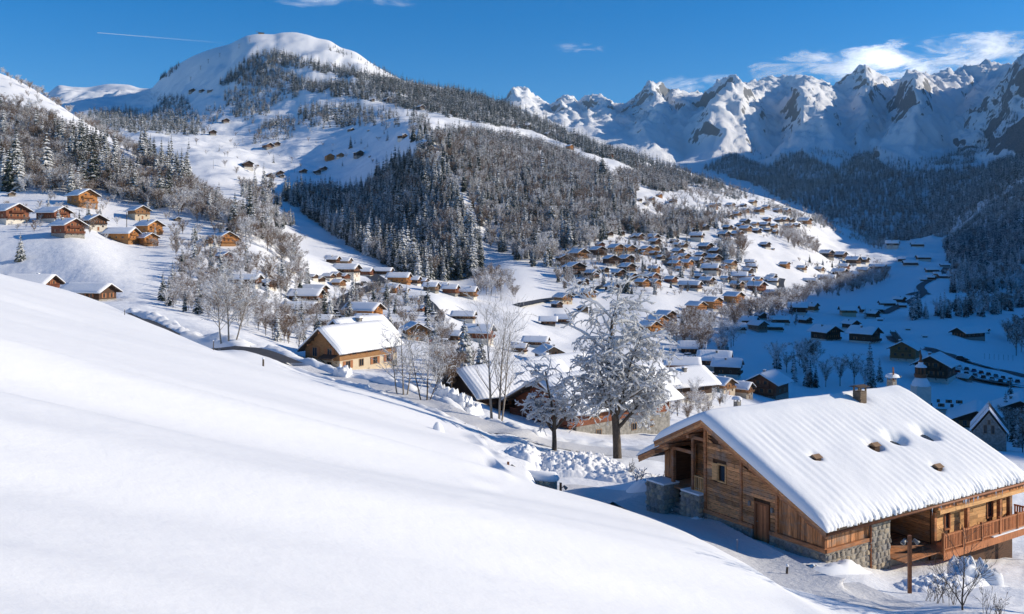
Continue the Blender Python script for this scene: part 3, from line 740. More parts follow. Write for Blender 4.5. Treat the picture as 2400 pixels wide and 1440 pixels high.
# left hill
wood([(0, 188), (100, 240), (200, 306), (300, 355), (400, 412), (450, 450), (560, 510), (640, 566), (700, 604), (700, 640), (640, 640), (560, 600), (530, 545), (430, 520), (380, 500), (250, 468), (130, 460), (0, 450)],
     370, 900, 0.075, 13, 7.5, 0.06, 'snowy woods on the left hill', 'frosted bare tree in the woods on the left hill', holes=[[(-20, 170), (110, 232), (220, 308), (330, 392), (430, 455), (400, 450), (290, 395), (170, 320), (90, 275), (-20, 250)]])
wood([(0, 190), (110, 245), (220, 320), (330, 400), (300, 395), (170, 320), (90, 275), (0, 250)], 400, 900, 0.006, 6, 4, 0.1, 'scattered bushes on the open crest slope', 'small frosted bush on the open snow near the left crest')
wood([(0, 170), (100, 222), (200, 288), (300, 342), (400, 398), (400, 402), (300, 352), (200, 298), (100, 232), (0, 182)], 450, 1000, 0.02, 7, 5, 0.05, 'snowy woods on the left hill', 'frosted bush on the crest of the left hill')
wood([(110, 330), (180, 330), (235, 350), (290, 420), (310, 450), (400, 470), (380, 492), (300, 470), (210, 440), (120, 380)], 380, 800, 0.036, 15, 8, 0.85, 'spruces on the left hill', 'tall snowy spruce in the stand on the left hill')
wood([(0, 400), (40, 380), (60, 430), (40, 455), (0, 450)], 380, 800, 0.02, 16, 8, 0.9, 'spruces on the left hill', 'tall snowy spruce at the left edge of the hill')
wood([(320, 350), (400, 405), (440, 430), (440, 462), (380, 430), (330, 385)], 380, 800, 0.03, 15, 8, 0.9, 'spruces on the left hill', 'snowy spruce near the crest of the left hill')
wood([(540, 490), (600, 530), (640, 560), (600, 560), (540, 520)], 380, 700, 0.012, 14, 9, 0.7, 'spruces on the left hill', 'snowy spruce at the lower end of the left hill')
# village trees
wood([(380, 720), (400, 640), (460, 600), (520, 640), (560, 690), (620, 720), (700, 770), (720, 830), (640, 800), (560, 770), (460, 745)], 140, 330, 0.05, 8, 4.4, 0.06, 'bushes on the bank left of the village', 'frosted bush on the bank left of the village')
wood([(540, 600), (640, 640), (700, 640), (740, 670), (660, 700), (600, 690), (540, 640)], 250, 460, 0.022, 9, 6, 0.15, 'frosted trees above the road', 'frosted tree on the bank above the village road', clump=.5)
wood([(640, 740), (900, 660), (1000, 720), (1060, 780), (1100, 820), (1060, 850), (960, 800), (880, 780), (760, 800)], 200, 430, 0.030, 6, 3.6, 0.15, 'garden trees in the near village', 'frosted garden tree between the near chalets')
wood([(1010, 850), (1100, 850), (1120, 900), (1130, 945), (1050, 930), (1000, 905)], 110, 170, 0.05, 7, 5.5, 0.05, 'brown thicket beside the timber house', 'frosted brown bush in the thicket beside the timber house')
wood([(1120, 650), (1200, 680), (1210, 706), (1140, 700), (1110, 690)], 400, 620, 0.012, 11, 10, 0.0, 'bare trees on the white slope', 'bare tree at the foot of the white slope')
wood([(1300, 580), (1560, 560), (1760, 640), (1780, 720), (1640, 700), (1500, 700), (1320, 650)], 480, 1000, 0.015, 8, 4.5, 0.2, 'garden trees on the slope', 'frosted garden tree between the chalets on the slope', clump=.4)
wood([(1300, 600), (1330, 625), (1345, 680), (1325, 700), (1290, 640)], 520, 900, 0.012, 11, 10, 0.2, 'trees beside the slope chalets', 'frosted tree at the edge of the chalets on the slope')
wood([(1560, 500), (1660, 500), (1720, 515), (1700, 540), (1600, 560), (1530, 560)], 800, 1400, 0.006, 13, 11, 0.35, 'trees between the hamlets', 'frosted tree in the strip between the hamlets', clump=.4)
wood([(1672, 580), (1745, 575), (1748, 615), (1690, 622)], 600, 1100, 0.016, 14, 13, 0.3, 'grove above the village', 'frosted tree in the small grove above the village')
wood([(1810, 545), (1840, 540), (1920, 575), (1915, 600), (1860, 590)], 800, 1400, 0.012, 11, 11, 0.05, 'tree line on the right slope', 'frosted tree in the line below the far hamlet')
wood([(1860, 512), (1930, 510), (2000, 545), (2100, 590), (2060, 590), (1940, 540)], 1000, 2200, 0.0030, 12, 11, 0.15, 'tree line on the far slope', 'frosted tree on the far end of the sunny slope', clump=.6)
wood([(1560, 800), (1600, 765), (1700, 752), (1800, 712), (1900, 680), (2000, 655), (2080, 640), (2085, 660), (1990, 690), (1900, 705), (1850, 740), (1770, 760), (1650, 815), (1600, 850)], 380, 1300, 0.020, 10, 9, 0.12, 'trees along the stream', 'frosted tree in the belt along the stream')
wood([(1620, 820), (1700, 800), (1760, 830), (1800, 850), (1700, 870), (1640, 860)], 300, 500, 0.008, 11, 11, 0.1, 'shaded bare trees below the chalets', 'bare shaded tree below the chalets at the valley edge')
wood([(1790, 870), (1900, 850), (2040, 880), (2060, 915), (1960, 920), (1850, 905)], 290, 460, 0.008, 10, 10, 0.35, 'shaded trees behind the big roof', 'shaded tree behind the snowy roof')
wood([(1500, 1010), (1700, 985), (1700, 940), (1560, 930), (1480, 960)], 120, 300, 0.04, 5, 3.5, 0.08, 'garden trees below the road', 'frosted garden tree below the road')
wood([(2350, 770), (2420, 760), (2420, 850), (2360, 830)], 380, 600, 0.012, 11, 10, 0.1, 'thicket on the right edge', 'shaded thicket tree at the right edge of the valley')
wood([(2330, 1010), (2420, 1000), (2420, 1080), (2370, 1060)], 120, 330, 0.012, 9, 9, 0.3, 'thicket on the right edge', 'shaded tree right of the stone church')
wood([(60, 470), (420, 470), (430, 560), (360, 590), (250, 575), (130, 560), (0, 540), (0, 480)], 280, 480, 0.012, 6, 3.2, 0.12, 'shrubs round the left hillside chalets', 'frosted shrub beside the chalets on the left hillside', clump=.5)
wood([(400, 540), (560, 560), (640, 620), (560, 660), (480, 640), (400, 600)], 230, 460, 0.03, 7, 4.5, 0.12, 'shrubs round the slope end chalets', 'frosted shrub below the orange chalets')
wood([(1560, 480), (1900, 480), (1900, 560), (1640, 570)], 900, 1900, 0.002, 8, 5, 0.2, 'shrubs in the far hamlet', 'small frosted tree in the far hamlet')
wood([(1840, 610), (2060, 600), (2080, 650), (1900, 670)], 600, 1400, 0.003, 8, 5, 0.2, 'shrubs at the slope end', 'small frosted tree among the last sunny chalets')
wood([(1680, 740), (1920, 730), (1900, 770), (1700, 785)], 420, 620, 0.004, 7, 4.5, 0.3, 'shaded shrubs at the stream chalets', 'shaded shrub beside the chalets at the stream')
print('conifers', len(CONIFERS), 'bare', len(BARES))

def tree_obj(kind, loc, h, rz, var, label, group, cat='tree', sx=1.0):
    name = {'con': 'spruce_tree', 'bare': 'bare_tree', 'bush': 'bush'}[kind]
    e = empty(name, loc, rz)
    e.scale = (h * sx, h * sx, h)
    tag(e, label, cat, group)
    if kind == 'con':
        link_mesh('trunk', CON_TRUNK, e); return e, link_mesh('crown', CON[var % 4], e)
    if kind == 'bare':
        link_mesh('trunk', BARE_TRUNK, e); return e, link_mesh('crown', BARE[var % 4], e)
    return e, link_mesh('twigs', BUSH[var % 3], e)

def scatter_stuff(name, pts, sources, label, cat):
    """one object that instances the given crowns on points (woods too far and dense to count)"""
    P = np.array([p[:4] for p in pts], dtype=float)
    me = bpy.data.meshes.new(name)
    me.vertices.add(len(P)); me.vertices.foreach_set('co', P[:, :3].astype(np.float32).ravel())
    a = me.attributes.new('h', 'FLOAT', 'POINT'); a.data.foreach_set('value', P[:, 3].astype(np.float32))
    a = me.attributes.new('rz', 'FLOAT', 'POINT'); a.data.foreach_set('value', NRS.rand(len(P)).astype(np.float32) * 6.28)
    a = me.attributes.new('pick', 'INT', 'POINT'); a.data.foreach_set('value', NRS.randint(0, len(sources), len(P)).astype(np.int32))
    o = link_mesh(name, me)
    tag(o, label, cat, None, 'stuff')
    ng = bpy.data.node_groups.new(name, 'GeometryNodeTree')
    ng.interface.new_socket('Geometry', in_out='INPUT', socket_type='NodeSocketGeometry')
    ng.interface.new_socket('Geometry', in_out='OUTPUT', socket_type='NodeSocketGeometry')
    gi, go = ng.nodes.new('NodeGroupInput'), ng.nodes.new('NodeGroupOutput')
    iop = ng.nodes.new('GeometryNodeInstanceOnPoints')
    g2i = ng.nodes.new('GeometryNodeGeometryToInstance')
    for s in reversed(sources):
        oi = ng.nodes.new('GeometryNodeObjectInfo'); oi.inputs['Object'].default_value = s; oi.inputs['As Instance'].default_value = False
        oi.transform_space = 'ORIGINAL'
        ng.links.new(oi.outputs['Geometry'], g2i.inputs[0])
    def attr(n, t):
        q = ng.nodes.new('GeometryNodeInputNamedAttribute'); q.data_type = t; q.inputs['Name'].default_value = n; return q.outputs[0]
    cx = ng.nodes.new('ShaderNodeCombineXYZ'); ng.links.new(attr('rz', 'FLOAT'), cx.inputs[2])
    e2r = ng.nodes.new('FunctionNodeEulerToRotation'); ng.links.new(cx.outputs[0], e2r.inputs[0])
    ng.links.new(gi.outputs[0], iop.inputs['Points']); ng.links.new(g2i.outputs[0], iop.inputs['Instance'])
    iop.inputs['Pick Instance'].default_value = True
    ng.links.new(attr('pick', 'INT'), iop.inputs['Instance Index'])
    ng.links.new(e2r.outputs[0], iop.inputs['Rotation'])
    hx = ng.nodes.new('ShaderNodeCombineXYZ'); ha = attr('h', 'FLOAT')
    for k in range(3): ng.links.new(ha, hx.inputs[k])
    ng.links.new(hx.outputs[0], iop.inputs['Scale'])
    ng.links.new(iop.outputs[0], go.inputs[0])
    md = o.modifiers.new('scatter', 'NODES'); md.node_group = ng
    return o

NTH = ['', 'second', 'third', 'fourth', 'fifth', 'sixth', 'seventh', 'eighth', 'ninth', 'tenth', 'eleventh', 'twelfth', 'thirteenth', 'fourteenth', 'fifteenth']
def place_word(k, n):
    if k == 0: return 'leftmost'
    if k == n - 1: return 'rightmost'
    return NTH[k] + ' from left,' if k < (n + 1) // 2 else NTH[n - 1 - k] + ' from right,'
def plant_woods(ncon=262, nbare=262):
    out = []
    for kind, L, n in (('con', CONIFERS, ncon), ('bare', BARES, nbare)):
        L.sort(key=lambda p: -p[3] / p[1])
        crowns = {}
        byreg = {}
        for i, q in enumerate(L[:n]): byreg.setdefault(q[4], []).append((q[0] / q[1], i))
        order = {}
        for ri_, lst in byreg.items():
            lst.sort()
            if 1 < len(lst) <= 30:
                for k_, (_, i) in enumerate(lst): order[i] = (k_, len(lst))
        for i, (x, y, z, h, ri) in enumerate(L[:n]):
            reg, lab = REGIONS[ri]
            lab = lab.replace('frosted tree', 'frosted spruce' if kind == 'con' else 'frosted bare tree').replace('snowy tree', 'snowy spruce' if kind == 'con' else 'snowy bare tree')
            if kind == 'con': lab = lab.replace('bare frosted tree', 'frosted spruce').replace('frosted bare tree', 'frosted spruce').replace('bush', 'young spruce').replace('bare shaded tree', 'shaded spruce').replace('bare tree', 'spruce')
            else: lab = lab.replace('spruce', 'bare tree')
            if i in order: lab = place_word(*order[i]) + ' ' + lab.replace('frosted ', '').replace('snowy ', '').replace('the ', '')
            if kind == 'bare' and i in order: lab = lab.replace('shaded tree', 'shaded bare tree')
            if kind == 'con' and i in order: lab = lab.replace('shaded tree', 'shaded spruce').replace('thicket tree', 'thicket spruce').replace('garden tree', 'garden spruce')
            e, c = tree_obj(kind, (x, y, z - 0.1), h, random.uniform(0, 6.28), i, lab, reg + (' (spruces)' if kind == 'con' else ' (bare trees)'), 'tree', random.uniform(.9, 1.15))
            crowns[i % 4] = c
        rest = L[n:]
        near = [p for p in rest if p[1] < 1250]; far = [p for p in rest if p[1] >= 1250]
        src = [crowns[k] for k in sorted(crowns)]
        out.append((kind, near, far, src))
    return out
random.seed(5)
for kind, near, far, src in plant_woods():
    # two far-off low-detail trees serve as the pattern of the far woods and stand in them
    meshes = CON_FAR if kind == 'con' else BARE_FAR
    fs = []
    far.sort(key=lambda p: -p[3] / p[1])
    for i, me in enumerate(meshes):
        x, y, z, h, ri = far[i * 7]
        e = empty('spruce_tree' if kind == 'con' else 'bare_tree', (x, y, z - .1), 1.0 * i); e.scale = (h, h, h)
        reg, lab = REGIONS[ri]
        lab = lab.replace('frosted tree', 'frosted spruce').replace('snowy tree', 'snowy spruce') if kind == 'con' else lab.replace('spruce', 'bare tree')
        lab = ('low ', 'slender ', 'broad ')[i] + lab
        tag(e, lab, 'tree', reg + (' (spruces)' if kind == 'con' else ' (bare trees)'))
        fs.append(link_mesh('crown', me, e))
    if kind == 'con':
        scatter_stuff('spruce_forest', near, src, 'dense snowy spruce forest covering the spur and the hills', 'forest')
        scatter_stuff('far_forest', far, fs, 'far spruce forest on the mountain and at the foot of the range', 'forest')
    else:
        scatter_stuff('bare_woods', near, src, 'frosted bare woods on the slopes around the village', 'woods')
        scatter_stuff('far_bare_woods', far, fs, 'far frosted bare woods on the mountain flank', 'woods')
# ------------------------------------------------------------------ building materials
def mk_wood(name, c, dark=0.55, sc=1.0, seam=True, axis='Z', per=True, grey=0.0):
    """weathered boards: grain along the board, seams between, each piece a little different"""
    m, nt, b = new_mat(name)
    b.inputs['Roughness'].default_value = 0.75
    st = {'Z': (1.2, 1.2, 9), 'V': (9, 9, 0.8)}[axis]
    n = noise_node(nt, 1.6 * sc, 6, 'Object', 0.65, st)
    n2 = noise_node(nt, 0.5 * sc, 3, 'Object', 0.5)
    lo = tuple(x * dark for x in c); hi = tuple(min(x * 1.3, 1) for x in c)
    r = ramp(nt, n.outputs['Fac'], [(0.28, lo), (0.55, c), (0.78, hi)])
    oi = N(nt, 'ShaderNodeObjectInfo')
    k = math_node(nt, 'ADD', math_node(nt, 'MULTIPLY', oi.outputs['Random'], 0.85 if per else 0.25), 0.55 if per else 0.88)
    k2 = math_node(nt, 'MULTIPLY', k, math_node(nt, 'ADD', math_node(nt, 'MULTIPLY', n2.outputs['Fac'], 0.7), 0.65))
    h = N(nt, 'ShaderNodeHueSaturation'); nt.links.new(r.outputs[0], h.inputs['Color']); nt.links.new(k2, h.inputs['Value'])
    col = h.outputs[0]
    if grey:                                      # weathered silver-grey patches and dark water stains
        n3 = noise_node(nt, 0.9, 5, 'Object', 0.65, (1, 1, 1.6))
        col = mixc(nt, math_node(nt, 'MULTIPLY', maprange(nt, n3.outputs['Fac'], .45, .68), grey), col, (0.24, 0.20, 0.165))
        n4 = noise_node(nt, 1.1, 4, 'Object', 0.7, (2.5, 2.5, .35))
        col = mixc(nt, math_node(nt, 'MULTIPLY', maprange(nt, n4.outputs['Fac'], .56, .72), .6), col, (0.07, 0.042, 0.028))
    nt.links.new(col, b.inputs['Base Color'])
    if seam:
        w = N(nt, 'ShaderNodeTexWave', wave_type='BANDS', bands_direction='Z' if axis == 'Z' else 'X', wave_profile='SAW')
        w.inputs['Scale'].default_value = 1.6; w.inputs['Distortion'].default_value = 0.3
        tc = N(nt, 'ShaderNodeTexCoord'); nt.links.new(tc.outputs['Object'], w.inputs['Vector'])
        s = math_node(nt, 'ADD', n.outputs['Fac'], math_node(nt, 'MULTIPLY', w.outputs['Fac'], 0.8))
        bump(nt, b, s, 0.5, 0.03)
    else:
        bump(nt, b, n.outputs['Fac'], 0.5, 0.012)
    return m
WOOD = {'d': (0.075, 0.040, 0.024), 'r': (0.20, 0.068, 0.034), 'o': (0.46, 0.20, 0.06), 'g': (0.20, 0.145, 0.10), 'n': (0.035, 0.032, 0.036), 'y': (0.30, 0.155, 0.065)}
for k_, c_ in WOOD.items(): M['wood_' + k_] = mk_wood('timber_' + k_, c_, per=False)
def mk_plain(name, c, rough=0.7, sc=2.0, var=0.25, bumpd=0.02):
    m, nt, b = new_mat(name)
    b.inputs['Roughness'].default_value = rough
    n = noise_node(nt, sc, 6, 'Object', 0.65)
    r = ramp(nt, n.outputs['Fac'], [(0.3, tuple(x * (1 - var) for x in c)), (0.7, tuple(min(1, x * (1 + var)) for x in c))])
    nt.links.new(r.outputs[0], b.inputs['Base Color'])
    bump(nt, b, n.outputs['Fac'], 0.4, bumpd)
    return m
M['plaster'] = mk_plain('plaster', (0.60, 0.56, 0.49), 0.9, 1.2, 0.1)
M['cream'] = mk_plain('cream_plaster', (0.52, 0.43, 0.31), 0.9, 1.2, 0.1)
M['stone'] = mk_plain('rubble', (0.25, 0.235, 0.21), 0.9, 2.2, 0.5, 0.08)
M['roofwood'] = mk_plain('roof_boards', (0.085, 0.06, 0.045), 0.8, 3, 0.3)
M['trim'] = mk_plain('trim_boards', (0.26, 0.16, 0.09), 0.7, 3, 0.3)
M['metal'] = mk_plain('grey_metal', (0.22, 0.21, 0.20), 0.45, 3, 0.2)
M['rust'] = mk_plain('rusty_steel', (0.23, 0.085, 0.035), 0.6, 5, 0.35)
M['asphalt'] = mk_plain('asphalt', (0.05, 0.05, 0.055), 0.7, 2, 0.35)
M['shutter'] = mk_plain('shutter_boards', (0.30, 0.12, 0.05), 0.7, 4, 0.25)
def mk_glass():
    m, nt, b = new_mat('window_glass')
    b.inputs['Base Color'].default_value = (0.02, 0.025, 0.03, 1)
    b.inputs['Roughness'].default_value = 0.08
    b.inputs['Specular IOR Level'].default_value = 0.6
    return m
M['glass'] = mk_glass()
def mk_roof_snow(name, amp, wl):
    """snow on a seamed roof: soft ribs run down the slope"""
    m, nt, b = new_mat(name)
    b.inputs['Roughness'].default_value = 0.75
    tc = N(nt, 'ShaderNodeTexCoord')
    w = N(nt, 'ShaderNodeTexWave', wave_type='BANDS', bands_direction='Y', wave_profile='SIN')
    w.inputs['Scale'].default_value = 0.314 / wl; w.inputs['Distortion'].default_value = 1.2; w.inputs['Detail'].default_value = 1; w.inputs['Detail Scale'].default_value = .6
    nt.links.new(tc.outputs['Object'], w.inputs['Vector'])
    n = noise_node(nt, 1.2, 5, 'Object', 0.6)
    s = math_node(nt, 'ADD', math_node(nt, 'MULTIPLY', w.outputs['Fac'], amp), math_node(nt, 'MULTIPLY', n.outputs['Fac'], 0.5))
    bump(nt, b, s, 0.55, 0.22)
    b.inputs['Base Color'].default_value = (*SNOW_C, 1)
    return m
M['roof_snow'] = mk_roof_snow('roof_snow', 0.22, 0.6)

# ------------------------------------------------------------------ chalets of the village
def roof_profile(W, oh, He, pitch, off, th=0.0):
    """points of a pitched section from left eave over ridge to right eave, lifted by off along z"""
    t = math.tan(math.radians(pitch)); w = W / 2 + oh
    return [(-w, He - oh * t + off), (0, He + W / 2 * t + off), (w, He - oh * t + off)]
def slab_roof(mb, W, L, oh, ohf, He, pitch, z0, z1, mat=0, y_in=0.0):
    p0 = roof_profile(W, oh, He, pitch, z0); p1 = roof_profile(W, oh, He, pitch, z1)
    y0, y1 = -L / 2 - ohf + y_in, L / 2 + ohf - y_in
    poly = [(p[0], y0, p[1]) for p in p0] + [(p[0], y0, p[1]) for p in reversed(p1)]
    mb.prism(poly, (0, y1 - y0, 0), mat)
def snow_roof(W, L, oh, ohf, He, pitch, z0, th, seed, ny=10, nx=7, extra=0.12):
    rnd = random.Random(seed)
    t = math.tan(math.radians(pitch)); w = W / 2 + oh + extra
    top, bot = [], []
    for j in range(ny + 1):
        f = j / ny
        y = -L / 2 - ohf - extra + (L + 2 * ohf + 2 * extra) * f
        edge = 1 - 0.45 * math.exp(-min(f, 1 - f) * ny * 1.1)
        rt, rb = [], []
        for i in range(-nx, nx + 1):
            g = i / nx
            x = g * w * (1 + (rnd.uniform(-.012, .012) if abs(i) == nx else 0))
            zr = He + W / 2 * t - abs(x) * t + z0
            e = 1 - 0.65 * math.exp(-(1 - abs(g)) * nx * 1.5)
            rt.append((x, y, zr + th * edge * e * rnd.uniform(.9, 1.1) - (0.10 * th if i == 0 else 0) + .02))
            rb.append((x, y, zr + 0.015 - (0.10 if abs(i) == nx else 0)))
        top.append(rt); bot.append(rb)
    V = [p for r in top for p in r] + [p for r in bot for p in r]
    k = 2 * nx + 1; n0 = (ny + 1) * k
    Fq = []
    for j in range(ny):
        for i in range(k - 1):
            a = j * k + i
            Fq.append((a, a + 1, a + k + 1, a + k)); Fq.append((n0 + a, n0 + a + k, n0 + a + k + 1, n0 + a + 1))
    for j in range(ny):
        a = j * k; Fq.append((a, a + k, n0 + a + k, n0 + a)); a = j * k + k - 1; Fq.append((a + k, a, n0 + a, n0 + a + k))
    for i in range(k - 1):
        a = i; Fq.append((a + 1, a, n0 + a, n0 + a + 1)); a = ny * k + i; Fq.append((a, a + 1, n0 + a + 1, n0 + a))
    return fast_mesh('roof_snow', np.array(V), np.array(Fq), [M['roof_snow']], True)

_winmesh = {}
def window_meshes(w, h, shut, fr):
    key = (round(w, 2), round(h, 2), shut, fr)
    if key not in _winmesh:
        mb = MB(); b = .09
        mb.box2((-w / 2, -.06, 0), (-w / 2 + b, .03, h)); mb.box2((w / 2 - b, -.06, 0), (w / 2, .03, h))
        mb.box2((-w / 2 + b, -.06, 0), (w / 2 - b, .03, b)); mb.box2((-w / 2 + b, -.06, h - b), (w / 2 - b, .03, h)); mb.box2((-.03, -.05, b), (.03, .0, h - b))
        if shut:
            mb.box2((-w / 2 - w * .5, -.075, 0), (-w / 2 - .02, -.02, h), 1); mb.box2((w / 2 + .02, -.075, 0), (w / 2 + w * .5, -.02, h), 1)
        pm = MB(); pm.box2((-w / 2 + b, -.03, b), (w / 2 - b, -.015, h - b))
        _winmesh[key] = (mb.mesh('window', [M['wood_' + fr] if fr in WOOD else M['trim'], M['shutter']]), pm.mesh('pane', M['glass']))
    return _winmesh[key]
def add_window(root, x, y, z, w, h, face='f', shut=True, fr='t', pane=True):
    """face: f front(-Y), r right(+X), l left(-X), b back"""
    wm, pm = window_meshes(w, h, shut, fr)
    o = link_mesh('window', wm, root); o.location = (x, y, z)
    o.rotation_euler = (0, 0, {'f': 0, 'r': PI / 2, 'l': -PI / 2, 'b': PI}[face])
    if pane: link_mesh('pane', pm, o)
    return o
def add_balcony(root, W, y, z, depth, mat, rail=.95, gap=.14, supports=True, x0=None, x1=None):
    x0 = -W / 2 if x0 is None else x0; x1 = W / 2 if x1 is None else x1
    mb = MB()
    mb.box2((x0, y - depth, z - .14), (x1, y - .02, z))
    mb.box2((x0, y - depth, z + rail - .1), (x1, y - depth + .09, z + rail)); mb.box2((x0, y - depth + .01, z + .1), (x1, y - depth + .07, z + .19))
    n = max(4, int((x1 - x0) / gap))
    for i in range(n):
        x = x0 + .05 + (x1 - x0 - .1) * i / (n - 1)
        mb.box2((x - .045, y - depth + .02, z + .192), (x + .045, y - depth + .065, z + rail - .102))
    for x in (x0 + .06, x1 - .06):
        mb.box2((x - .05, y - depth + .1, z + rail - .1), (x + .05, y - .03, z + rail))
        mb.box2((x - .03, y - depth + .1, z + .1), (x + .03, y - .03, z + rail - .25))
    if supports:
        k = max(2, int((x1 - x0) / 2.6))
        for i in range(k + 1):
            x = x0 + .3 + (x1 - x0 - .6) * i / k
            mb.beam((x, y - .03, z - .9), (x, y - depth + .15, z - .16), .14, .16)
    return mb.build('balcony', mat, root)

def make_chalet(st, seed, lod=1):
    """st: dict(W, L, He, base, pitch, wood, bmat, floors, chim, bal)"""
    rnd = random.Random(seed)
    W, L, He, bh, pt = st['W'], st['L'], st['He'], st['base'], st['pitch']
    oh, ohf = st.get('oh', 1.3), st.get('ohf', 1.6)
    wood = M['wood_' + st['wood']]; bm = M[st.get('bmat', 'plaster')]
    root = empty('chalet')
    mb = MB(); mb.box2((-W / 2 - .06, -L / 2 - .06, -3.0), (W / 2 + .06, L / 2 + .06, bh)); mb.build('base', bm, root)
    t = math.tan(math.radians(pt)); zr = He + W / 2 * t
    mb = MB(); mb.prism([(-W / 2, -L / 2, bh + .003), (W / 2, -L / 2, bh + .003), (W / 2, -L / 2, He), (0, -L / 2, zr), (-W / 2, -L / 2, He)], (0, L, 0)); mb.build('wall', wood, root)
    mb = MB(); slab_roof(mb, W, L, oh, ohf, He, pt, 0.02, 0.24)
    if lod:
        for x in (-W / 2, -W / 4, 0, W / 4, W / 2):                       # purlin ends under the front eave
            z = zr - abs(x) * t - .16
            mb.box2((x - .11, -L / 2 - ohf + .15, z - .13), (x + .11, -L / 2 - .004, z + .13))
    roof = mb.build('roof', [M['roofwood']], root)
    link_mesh('roof_snow', snow_roof(W, L, oh, ohf, He, pt, 0.24, st.get('snow', .5), seed, 10 if lod else 5, 7 if lod else 4), roof)
    if st.get('chim', 1):
        mb = MB(); cx, cy = W * .18 * rnd.choice((-1, 1)), L * rnd.uniform(-.2, .2)
        zc = zr - abs(cx) * t
        mb.box2((cx - .38, cy - .38, zc - .3), (cx + .38, cy + .38, zc + 1.35)); mb.box2((cx - .52, cy - .52, zc + 1.35), (cx + .52, cy + .52, zc + 1.47), 1)
        mb.box2((cx - .45, cy - .45, zc + 1.475), (cx + .45, cy + .45, zc + 1.8), 2)
        mb.build('chimney', [M['stone'], M['roofwood'], M['snow']], roof)
    fl = st.get('floors', 1)
    for k in range(fl):
        z = bh + .12 + k * 2.65
        wtop = W if z + 2.0 < He + .4 else W * .62
        if st.get('bal', 1):
            add_balcony(root, wtop * .98, -L / 2, z, 1.15, M['wood_' + st.get('bwood', st['wood'])], gap=.16 if lod else .45, supports=lod > 0 and k == 0)
        n = st.get('nwin', 3) if wtop == W else 2
        for i in range(n):
            add_window(root, (i - (n - 1) / 2) * wtop * .86 / n, -L / 2 - .01, z + .35 + (.0), 1.05, 1.55, 'f', lod > 0, 't', lod > 0)
    if lod:
        zt = bh + .12 + fl * 2.65 + .2
        if zt + 1.3 < zr - 1: add_window(root, 0, -L / 2 - .01, zt, .9, 1.0, 'f', True)
        m = max(2, int(L / 4))
        for i in range(m):
            y = (i - (m - 1) / 2) * L * .8 / m
            add_window(root, W / 2 + .01, y, bh + .7, 1.0, 1.2, 'r', rnd.random() < .6)
            add_window(root, -W / 2 - .01, y, bh + .7, 1.0, 1.2, 'l', rnd.random() < .6)
        if bh > 1.8:
            for i in (-1, 1): add_window(root, i * W * .27, -L / 2 - .07, bh - 1.75, 1.1, 1.1, 'f', False)
            mb = MB(); mb.box2((-.55, -L / 2 - .12, -.1), (.55, -L / 2 - .065, 2.05)); mb.build('door', M['shutter'], root)
            for i in range(m): add_window(root, W / 2 + .07, (i - (m - 1) / 2) * L * .75 / m, bh - 1.75, 1.0, 1.0, 'r', False)
    return root
def S_(wood, W=10, L=11, He=5.9, base=1.8, pitch=28, bmat='plaster', floors=2, **k): return dict(floors=floors, wood=wood, W=W, L=L, He=He, base=base, pitch=pitch, bmat=bmat, **k)
STYLES = {
 'd': S_('d'), 'r': S_('r', bmat='stone'), 'o': S_('o', bmat='wood_y'),  'g': S_('g', bmat='stone'), 'y': S_('y'), 'n': S_('n', bmat='stone', base=1.2),
 'w': S_('d', floors=1, He=6.2, base=3.6, bwood='d'), 'c': S_('y', floors=1, He=6.2, base=3.6, bmat='cream'), 'v': S_('r', floors=1, He=5.8, base=2.8),
 'a': S_('d', floors=3, W=15, L=15, He=9.2, base=2.6, pitch=25, nwin=4), 'A': S_('o', floors=3, W=14, L=14, He=8.8, base=1.6, pitch=26, nwin=4), 'h': S_('y', floors=2, W=13, L=13, He=7.2, base=2.6, pitch=26, nwin=4, bmat='cream'),
 'l': S_('d', W=10, L=18, He=5.2, base=1.6, floors=1, nwin=3), 'L': S_('r', W=10, L=16, He=5.6, base=1.8), 'O': S_('o', W=10, L=15, He=5.6, base=1.6, bmat='wood_y'), 'W': S_('d', floors=1, W=10, L=16, He=5.8, base=3.0),
 'b': S_('d', floors=1, W=7, L=9, He=3.4, base=.7, bal=0, chim=0, nwin=1, bmat='stone'), 's': S_('g', floors=1, W=6, L=7, He=2.8, base=.6, bal=0, chim=0, nwin=1, bmat='stone'), 'B': S_('d', floors=1, W=8, L=16, He=3.6, base=.9, bal=0, chim=0, nwin=2, bmat='stone'),
 'f': S_('g', floors=1, W=14, L=20, He=5.2, base=5.0, pitch=5, bal=0, chim=0, bmat='plaster', oh=.3, ohf=.3),
}
SNAME = dict(d='dark brown chalet', r='reddish chalet', o='orange timber chalet', g='grey weathered chalet', y='light brown chalet', n='black chalet', w='white walled chalet', c='cream walled chalet', v='red topped white chalet',
             a='big dark apartment chalet', A='big orange apartment chalet', h='tall cream apartment chalet', l='long dark chalet', L='long reddish chalet', O='long orange chalet', W='long white walled chalet', b='dark wooden barn', s='small grey hut', B='long dark barn', f='flat roofed grey building')
_proto = {}
def copy_tree(o, parent=None):
    c = o.copy(); COL.objects.link(c)
    if parent is not None: c.parent = parent
    for ch in o.children: copy_tree(ch, c)
    return c
ORD = ['', 'second ', 'third ', 'fourth ', 'fifth ', 'sixth ', 'seventh ', 'eighth ', 'ninth ', 'tenth ', 'eleventh ', 'twelfth ']
CHALETS = []
